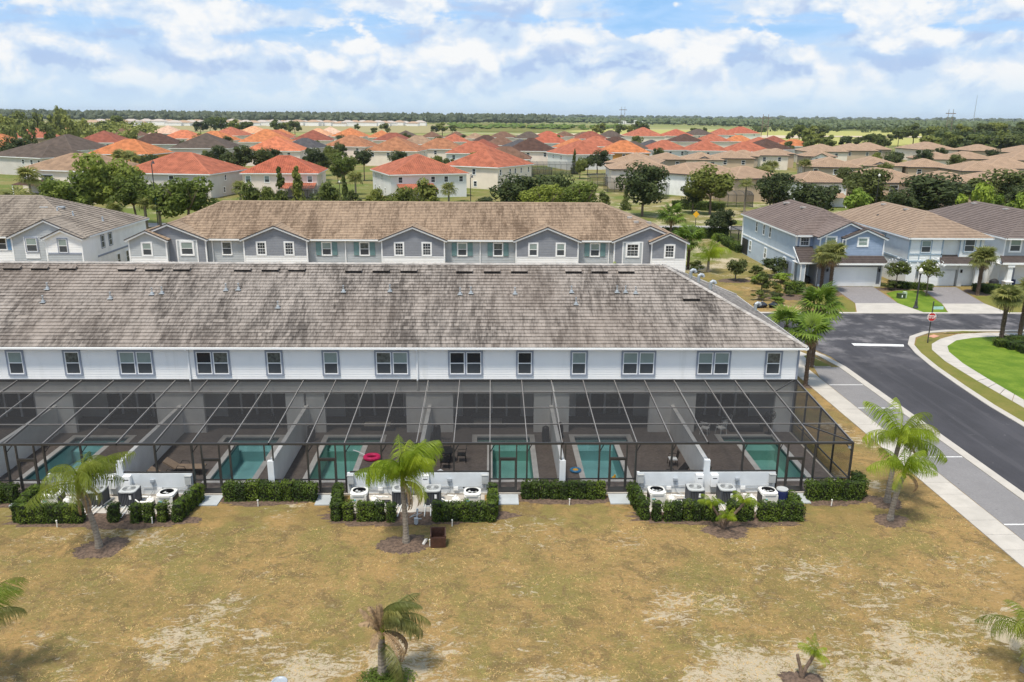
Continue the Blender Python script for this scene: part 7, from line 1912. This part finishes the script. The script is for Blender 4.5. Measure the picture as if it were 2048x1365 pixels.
hedge('low flat hedge behind the palms on the corner lawn', [(47.6, 71.3), (48.3, 71.9), (49.1, 72.3), (50.0, 72.5), (50.9, 72.5), (48.2, 70.5), (49.1, 70.9), (50.0, 71.2), (50.9, 71.3), (48.6, 69.3), (49.5, 69.7), (50.4, 69.9)], False, .75, 1.45, group='other hedges')
# garden shrubs beside the blue house
for lab, x, y, z, r, pr_ in (('round trimmed shrub on the dry lawn left of the blue house', 31.8, 102.4, 1.7, 1.45, SHRUB[0]), ('loose twiggy shrub at the mulch bed, lower left of the blue house', 33.0, 95.6, 1.2, 1.35, SHRUB[2]), ('dense dark shrub against the blue house side wall', 38.0, 104.9, 1.5, 1.9, SHRUB[0]), ('flat bright shrub before the dark shrub at the blue house', 37.5, 101.4, .7, 1.3, SHRUB[1]),
                             ('leafy shrub right of the round trimmed shrub beside the blue house', 35.2, 104.0, .9, 1.2, SHRUB[2]), ('low shrub at the front edge of the mulch bed by the street', 33.4, 91.6, .5, .8, SHRUB[0]), ('green shrub at the left end of the mulch bed by the street', 31.2, 91.0, .6, 1.0, SHRUB[2]), ('low leafy shrub behind the black bin bags', 33.0, 89.4, .4, .8, SHRUB[1]), ('small dark shrub in the middle of the mulch bed', 35.6, 93.2, .45, .6, SHRUB[0]), ('dry twiggy shrub left of the boxy clipped shrub', 34.6, 94.6, .6, .7, SHRUB[2]), ('small green shrub right of the loose twiggy shrub', 34.9, 96.0, .5, .5, SHRUB[2]), ('yellow green tuft behind the loose twiggy shrub', 34.4, 100.2, .7, 1.0, SHRUB[1]), ('low green bushes at the foot of the feather palm behind the near roof', 28.0, 108.6, .8, 1.3, SHRUB[2]), ('shrub tuft beside the driveway of the blue house', 49.9, 96.9, .6, 1.0, SHRUB[2])):
    tree('garden_shrub', lab, 'shrub', pr_, x, y, z*1.1, r*1.25, 'garden shrubs', hz=z*1.0)
for lab, x, y, z, r in (('small tree with white blossoms between the blue and ice blue houses', 50.4, 97.2, 2.7, 1.7), ('small tree with feathery crown before the ice blue garage', 52.4, 93.6, 3.4, 1.8)):
    t_ = tree('crape_myrtle', lab, 'tree', OAK[1], x, y, z, r, 'small ornamental trees', hz=1.2)
    m = MB(); rg = random.Random(int(x))
    for _ in range(60):
        d = rdir(rg); leafq(m, Vector((d.x*r*.85, d.y*r*.85, z+.3+abs(d.z)*1.0)), rdir(rg), .09, rg, .8)
    m.build('blossom', M['white'], t_)

# ---- dry grass tufts over the near lawn: nobody could count them
def tufts(name, label, n, fx, mats, seed, hr):
    rg = random.Random(seed)
    for mi, mt in enumerate(mats):
        m = MB()
        for _ in range(n//len(mats)):
            x, y = fx(rg); h = rg.uniform(*hr)
            for k_ in range(3):
                a = rg.uniform(0, 6.28); w_ = rg.uniform(.006, .014); l_ = rg.uniform(.07, .17)
                u_, v_ = math.cos(a), math.sin(a); x0, y0 = x+rg.uniform(-.08, .08), y+rg.uniform(-.08, .08)
                m.face([(x0+v_*w_, y0-u_*w_, .004), (x0-v_*w_, y0+u_*w_, .004), (x0+u_*l_, y0+v_*l_, h)])
        tag(m.build(name, mt), label[mi], 'grass', kind='stuff')
gm_ = [plain('straw_grass', (.50, .335, .135), .9, .3, .6), plain('olive_grass', (.24, .21, .065), .9, .35, .6), plain('brown_grass', (.27, .185, .085), .9, .3, .6)]
def near_lawn(rg):
    while True:
        x, y = rg.uniform(-27, 25.2), rg.uniform(22, 41)
        if abs(x) > y*.66+2: continue
        if y > 37.6 and x < 20.9 : continue
        return x, y
tufts('dry_grass', ['straw coloured grass blades of the near lawn', 'olive grass blades of the near lawn', 'brown grass blades of the near lawn'], 30000, near_lawn, gm_, 55, (.008, .035))

m = MB(); rg = random.Random(89)
for _k in range(2200):
    d = rdir(rg); q = rg.random()**.5
    leafq(m, Vector((-3.9+d.x*q*1.15, 25.9+d.y*q*.7, abs(d.z)*q*.3+.03)), (d*.4+Vector((0, 0, 1))+rdir(rg)*.6).normalized(), rg.uniform(.03, .07), rg, .4)
tag(m.build('weed_clump', M['leaf_hedge']), 'green clump of weeds at the foot of the withered palm', 'weeds', kind='stuff')

# ------------------------------------------------------------------ street furniture and small things
def lamp(label, x, y, h, head='globe', rz=0.0):
    root = thing('street_lamp', label, 'street lamp', (x, y, 0), rz, 'street lamps')
    m = MB(); m.smooth = True; m.lathe([(.28, 0), (.28, .12), (.18, .3), (.14, .8), (.09, .95), (.075, h-.35), (.1, h-.3), (.12, h-.2), (.06, h-.12)], n=12); m.build('pole', M['bronze'], root)
    if head == 'globe':
        m = MB(); m.smooth = True; m.lathe([(.10, h-.15), (.2, h), (.24, h+.18), (.17, h+.38), (.05, h+.48), (0, h+.56)], n=12); m.build('globe', plain('frosted_globe', (.75, .72, .62), .3), root)
        m = MB(); m.lathe([(.14, h-.18), (.15, h-.12), (.1, h-.1)], n=12); m.build('collar', M['bronze'], root)
    else:
        m = MB(); m.tube([(0, 0, h-.1), (0, 0, h+.5), (.15, 0, h+.62), (.3, 0, h+.5)], .04, 6); m.build('arm', M['bronze'], root)
        m = MB(); m.lathe([(.05, h+.5), (.09, h+.35), (.24, h), (.25, h-.08), (0, h-.08)], .3, 0, 12); m.build('shade', M['bronze'], root)
    return root
lamp('dark street lamp with frosted globe between the two driveways', 47.7, 87.0, 4.1)
la = lamp('tall dark lamp with teal banner in the gap left of the second row', -57.6, 141, 12.2, 'bell')
m = MB(); m.box(.1, .14, -.42, .42, 4.2, 6.4); m.bar((0, 0, 6.4), (.12, 0, 6.4), .03, .03); m.build('banner', M['teal_sign'], la)
lamp('dark lamp before the cream corner house', -4.2, 166, 8.4, 'bell')
lamp('dark lamp rising from the trees behind the tan house roof', 79.0, 165, 9.2, 'globe')
lamp('small white globe lamp on the green lawn by the lollipop tree', -38.8, 210, 3.6)
lamp('small lamp by the tan estate street', 96.5, 246, 4.6)
st = thing('stop_sign', 'red octagonal stop sign on dark pole with street name blade', 'stop sign', (41.4, 72.5, 0.05))
m = MB(); m.tube([(0, 0, 0), (0, 0, 3.95)], .05, 8); m.lathe([(.07, 3.95), (.03, 4.05), (0, 4.1)], n=8); m.build('pole', M['bronze'], st)
def octa(r, y0, y1):
    m = MB(); P = [(r*math.cos(PI/8+k_*PI/4), r*math.sin(PI/8+k_*PI/4)) for k_ in range(8)]
    m.face([(x, y0, z+2.55) for x, z in P]); m.face([(x, y1, z+2.55) for x, z in P][::-1])
    for k_ in range(8):
        a, b = P[k_], P[(k_+1) % 8]; m.face([(a[0], y0, a[1]+2.55), (b[0], y0, b[1]+2.55), (b[0], y1, b[1]+2.55), (a[0], y1, a[1]+2.55)])
    return m
octa(.44, -.075, -.055).build('border', M['white'], st)
octa(.405, -.085, -.076).build('sign_face', M['red'], st)
tcv = bpy.data.curves.new('stop_text', 'FONT'); tcv.body = 'STOP'; tcv.size = .36; tcv.align_x = 'CENTER'; tcv.align_y = 'CENTER'; tcv.extrude = .003
tcv.offset = 0.008
tcv.materials.append(M['white'])
to = bpy.data.objects.new('lettering', tcv); col.objects.link(to); bpy.context.view_layer.update()
lme = bpy.data.meshes.new_from_object(to.evaluated_get(bpy.context.evaluated_depsgraph_get()))
bpy.data.objects.remove(to); lme.name = 'lettering'
to = bpy.data.objects.new('lettering', lme); col.objects.link(to); to.parent = st; to.location = (0, -.092, 2.55); to.rotation_euler = (PI/2, 0, 0); to.scale = (.86, 1.15, 1)
m = MB(); m.box(.05, 1.0, -.015, .015, 3.28, 3.55); m.build('street_blade', plain('pale_teal_blade', (.45, .68, .64), .4), st)
m = MB(); m.bar((0, 0, 3.6), (.5, 0, 3.6), .03, .03); m.build('blade_bracket', M['bronze'], st)
ys_ = thing('warning_sign', 'small yellow diamond sign on a dark post by the back road', 'sign', (38.3, 150.4, 0))
m = MB(); m.tube([(0, 0, 0), (0, 0, 4.0)], .06, 6); m.build('pole', M['bronze'], ys_)
m = MB(); m.face([(-.62, -.08, 3.0), (0, -.08, 2.35), (.62, -.08, 3.0), (0, -.08, 3.65)]); m.face([(-.62, -.05, 3.0), (0, -.05, 3.65), (.62, -.05, 3.0), (0, -.05, 2.35)]); m.build('sign_face', M['yellow'], ys_)
def bag_mesh(seed):
    rg = random.Random(seed); m = MB(); m.smooth = True
    n, k2 = 14, 8; ph = [rg.uniform(0, 6.28) for _ in range(6)]
    def P(i, j):
        a = 2*PI*i/n; b = PI*j/k2
        r = 1+.14*math.sin(3*a+ph[0]+b*2)+.10*math.sin(5*a+ph[1])+.08*math.sin(4*b+ph[2])
        return (.62*r*math.sin(b)*math.cos(a), .42*r*math.sin(b)*math.sin(a), .30*(1-math.cos(b))*(1+.15*math.sin(2*a+ph[3])) if j else 0)
    for i in range(n):
        for j in range(k2): m.face([P(i, j), P(i+1, j), P(i+1, j+1), P(i, j+1)])
    m.tube([(.1, 0, .58), (.12, 0, .68), (.2, .03, .74)], [.06, .04, .08], 6)
    return m.mesh('trash_bag', glass('black_bin_liner', (.012, .013, .018), .25))
for lab, x, s, sd2 in (('black bin bag on the verge, left of two beside the street', 30.2, 1.35, 1), ('black bin bag on the verge, right of two beside the street', 31.6, 1.0, 2)):
    o = mobj('trash_bag', bag_mesh(sd2), None, (x, 87.3, 0), .3*sd2); o.scale = (s, s, .9); tag(o, lab, 'trash bag', 'bin bags')
ub = thing('utility_box', 'small dark green utility box on the bright front lawn', 'utility box', (46.6+2.0, 92.2, .02))
m = MB(); m.box(-.4, .4, -.3, .3, 0, .5); m.box(-.43, .43, -.33, .33, .5, .56); m.build('cabinet', plain('utility_green', (.05, .075, .03), .5), ub)
m = MB(); m.box(.3, .65, -.1, .3, 0, .75); m.build('pedestal', plain('utility_pale', (.45, .55, .40), .5), ub)
m = MB(); m.box(-.06, .06, -.31, -.30, .15, .42); m.build('notice', M['white'], ub)
for lab, x, y, r in (('dark rounded grill on the blue house porch', 40.5, 100.9, .55), ('dark covered grill before the right house door', 63.9, 99.0, .6)):
    m = MB(); m.smooth = True; m.lathe([(r*.8, 0), (r, .4), (r*.9, .8), (r*.4, 1.0), (0, 1.05)], n=14); tag(m.build('covered_grill', M['black'], None, (x, y, 0.02)), lab, 'covered grill')
m = MB(); m.lathe([(.3, 0), (.32, .8), (0, .82)], n=12); tag(m.build('bin', M['navy'], None, (66.9, 99.9, 0)), 'dark blue bin on the porch of the right house', 'bin')
rk = thing('edging_stone', 'pale stone at the mulch ring of the centre palm', 'stone', (-3.35, 35.7, .03)); m = MB(); m.tube([(0, 0, 0), (.12, .22, .12), (.18, .38, .1)], [.07, .09, .04], 6); m.build('stone', M['coping'], rk)
# a parked car glimpsed behind the lollipop tree
cr = thing('parked_car', 'white car half hidden behind the round lollipop tree', 'car', (-30.5, 246, 0), .3)
m = MB(); m.smooth = False
prof = [(-2.2, .35), (2.2, .35), (2.25, .8), (1.3, .95), (.6, 1.45), (-1.0, 1.48), (-1.8, .98), (-2.25, .9)]
m.face([(x, -.88, z) for x, z in prof]); m.face([(x, .88, z) for x, z in prof][::-1])
for k_ in range(8):
    a, b = prof[k_], prof[(k_+1) % 8]; m.face([(a[0], -.88, a[1]), (b[0], -.88, b[1]), (b[0], .88, b[1]), (a[0], .88, a[1])])
m.build('body', M['white'], cr)
for s in (-1, 1):
    m = MB(); m.face([(-1.5, s*.89, 1.0), (1.1, s*.89, 1.0), (.5, s*.89, 1.38), (-.95, s*.89, 1.40)]); m.build('side_window', M['pane_dark'], cr)
    for xx in (-1.4, 1.4):
        m = MB(); m.tube([(xx, s*.75, .34), (xx, s*.92, .34)], .34, 12); m.build('wheel', M['black'], cr)

# ------------------------------------------------------------------ far scenery
ICO = []
ph = (1+5**.5)/2
IV = [Vector(v).normalized() for v in ((-1, ph, 0), (1, ph, 0), (-1, -ph, 0), (1, -ph, 0), (0, -1, ph), (0, 1, ph), (0, -1, -ph), (0, 1, -ph), (ph, 0, -1), (ph, 0, 1), (-ph, 0, -1), (-ph, 0, 1))]
IF = ((0,11,5),(0,5,1),(0,1,7),(0,7,10),(0,10,11),(1,5,9),(5,11,4),(11,10,2),(10,7,6),(7,1,8),(3,9,4),(3,4,2),(3,2,6),(3,6,8),(3,8,9),(4,9,5),(2,4,11),(6,2,10),(8,6,7),(9,8,1))
def forest(name, label, mat, n, fx, seed, hr, rr):
    """a far wood that reads as one mass"""
    rg = random.Random(seed); V, F = [], []
    for _ in range(n):
        x, y = fx(rg)
        h = rg.uniform(*hr); r = rg.uniform(*rr)
        for k_ in range(2):
            b = len(V); cx, cy_, cz = x+rg.uniform(-.5, .5)*r, y+rg.uniform(-.5, .5)*r, h*(.45 if k_ == 0 else .72)
            q = r*(1 if k_ == 0 else .72)
            for v in IV:
                s = rg.uniform(.65, 1.25); V.append((cx+v.x*q*s, cy_+v.y*q*s, max(0, cz+v.z*h*.36*s)))
            F.extend([(a+b, c_+b, d_+b) for a, c_, d_ in IF])
    me_ = bpy.data.meshes.new(name); me_.from_pydata(V, [], F); me_.materials.append(mat); me_.update()
    o = bpy.data.objects.new(name, me_); col.objects.link(o)
    return tag(o, label, 'wood', kind='stuff')
forest('forest', 'dark far wood along the horizon at the left', M['leaf_far_dark'], 2600, lambda rg: (lambda y: (rg.uniform(-.80, .07)*y, y))(rg.uniform(1950, 3200)), 1, (15, 26), (6, 11))
forest('forest', 'green far pine wood along the horizon at the right', M['leaf_far'], 3600, lambda rg: (lambda y: (rg.uniform(max(.05, .38-(y-1500)/3200), 1.0)*y, y))(rg.uniform(1450, 3200)), 2, (10, 18), (6, 10))
forest('forest', 'distant bluish wood on the skyline', M['leaf_far_dark'], 1700, lambda rg: (lambda y: (rg.uniform(-.85, .95)*y, y))(rg.uniform(3600, 8000)), 3, (16, 30), (14, 30))
def leafy_wood(name, label, mat, n, fx, seed, hr, rr, leaf=.95, per=130):
    """a nearer wood: crowns of leaf clumps, too many to count"""
    rg = random.Random(seed); m = MB()
    for _ in range(n):
        x, y = fx(rg); h = rg.uniform(*hr); r = rg.uniform(*rr)
        lob = [(Vector((x+rg.uniform(-.55, .55)*r, y+rg.uniform(-.55, .55)*r, h*rg.uniform(.35, .85))), r*rg.uniform(.35, .7)) for _ in range(5)]
        for k_ in range(per):
            c_, q = lob[k_ % 5]; d = rdir(rg)
            p = c_+Vector((d.x, d.y, d.z*.8))*q*rg.uniform(.7, 1.1); p.z = max(.3, p.z)
            leafq(m, p, (d+rdir(rg)*.7+Vector((0, 0, .4))).normalized(), leaf*rg.uniform(.6, 1.4), rg, .7)
    return tag(m.build(name, mat), label, 'wood', kind='stuff')
leafy_wood('forest', 'leafy wood at the far left behind the pines', M['leaf_pine'], 300, lambda rg: (lambda y: (rg.uniform(-.75, -.40)*y, y))(rg.uniform(500, 780)), 4, (8, 15), (3.5, 6.5))
leafy_wood('forest', 'dense dark wood at right beyond the tan roofs', M['leaf_dark'], 300, lambda rg: (lambda y: (rg.uniform(.545, .92)*y, y))(rg.uniform(440, 680)), 5, (9, 15), (4.5, 8))
leafy_wood('forest', 'green scrub strip before the right wood', M['leaf_oak'], 110, lambda rg: (lambda y: (rg.uniform(.30, .75)*y, y))(rg.uniform(1180, 1420)), 7, (4, 12), (4, 9), 1.6, 70)
forest('forest', 'scattered scrub on the fields', M['leaf_bright'], 150, lambda rg: (lambda y: (rg.uniform(-.05, .16)*y, y))(rg.uniform(1250, 1750)), 6, (3, 7), (4, 9))
fwm = MB(); 
rg = random.Random(31)
fr_ = [M['roof_tanflat'], plain('far_grey_roof', (.42, .36, .31), .9)]
FH = []
for i in range(46):
    t_ = i/45
    y = 1330+rg.uniform(-60, 60)+(t_*230); x = (-.47+t_*.385)*y+rg.uniform(-3, 3)
    root = thing('far_house', 'small pale house in the distant row, %s from its left end' % ORD[i], 'house', (x, y, 0), rg.uniform(-.3, .3), 'distant pale houses')
    W, D_, zz = rg.uniform(10, 14), 10, rg.uniform(5.0, 7.2)
    m = MB(); m.box(-W, W, -D_, D_, 0, zz); m.build('wall', M['stucco_white'], root)
    m = MB(); A, Bc, Cc, Dc = (-W-.5, -D_-.5, zz), (W+.5, -D_-.5, zz), (W+.5, D_+.5, zz), (-W-.5, D_+.5, zz); q = zz+3.6
    Ra, Rb = (-W*.3, 0, q), (W*.3, 0, q)
    m.face([A, Bc, Rb, Ra]); m.face([Cc, Dc, Ra, Rb]); m.face([Bc, Cc, Rb]); m.face([Dc, A, Ra]); m.build('roof', fr_[i % 2], root)
def pylon(label, x, y, h, w_):
    root = thing('pylon', label, 'power pylon', (x, y, 0), .2, 'power pylons')
    for s in (-1, 1):
        m = MB(); m.tube([(s*w_/2, 0, 0), (s*w_/2*.8, 0, h)], [.45, .3], 6); m.build('pole', M['trunk'], root)
    m = MB(); m.box(-w_*.9, w_*.9, -.2, .2, h*.82, h*.85); m.build('crossarm', M['trunk'], root)
    m = MB(); m.tube([(-w_/2, 0, h*.35), (w_/2, 0, h*.7)], .2, 5); m.tube([(w_/2, 0, h*.35), (-w_/2, 0, h*.7)], .2, 5); m.build('brace', M['trunk'], root)
pylon('twin-pole power pylon on the field at right of centre', 298, 900, 24, 8)
pylon('twin-pole power pylon above the right wood', 640, 1150, 34, 9)
pylon('twin-pole power pylon far off near the centre', 300, 1900, 42, 10)
m = MB(); m.tube([(0, 0, 0), (0, 0, 80)], [1.2, .4], 5); tag(m.build('radio_mast', M['grey_metal'], None, (1230, 2100, 0)), 'thin radio mast at the right of the skyline', 'mast')
m = MB(); m.box(-40, 40, -20, 20, 0, 9); m.box(-20, 10, -21, -10, 9, 11); tag(m.build('far_building', M['stucco_white'], None, (395, 2300, 0)), 'long white building on the field before the far wood', 'building')

# the air: faint haze round the whole place
hb = MB(); hb.box(-9000, 9000, -300, 9500, -1.5, 60)
t = NT('haze_air'); t.t.nodes.remove(t.bsdf)
pv = t.n('ShaderNodeVolumePrincipled'); pv.inputs['Color'].default_value = (0.80, 0.88, 0.97, 1); pv.inputs['Density'].default_value = 0.00006; pv.inputs['Anisotropy'].default_value = 0.3
t.t.links.new(pv.outputs[0], t.out.inputs['Volume'])
tag(hb.build('haze', t.m), 'thin pale haze in the air', kind='stuff')
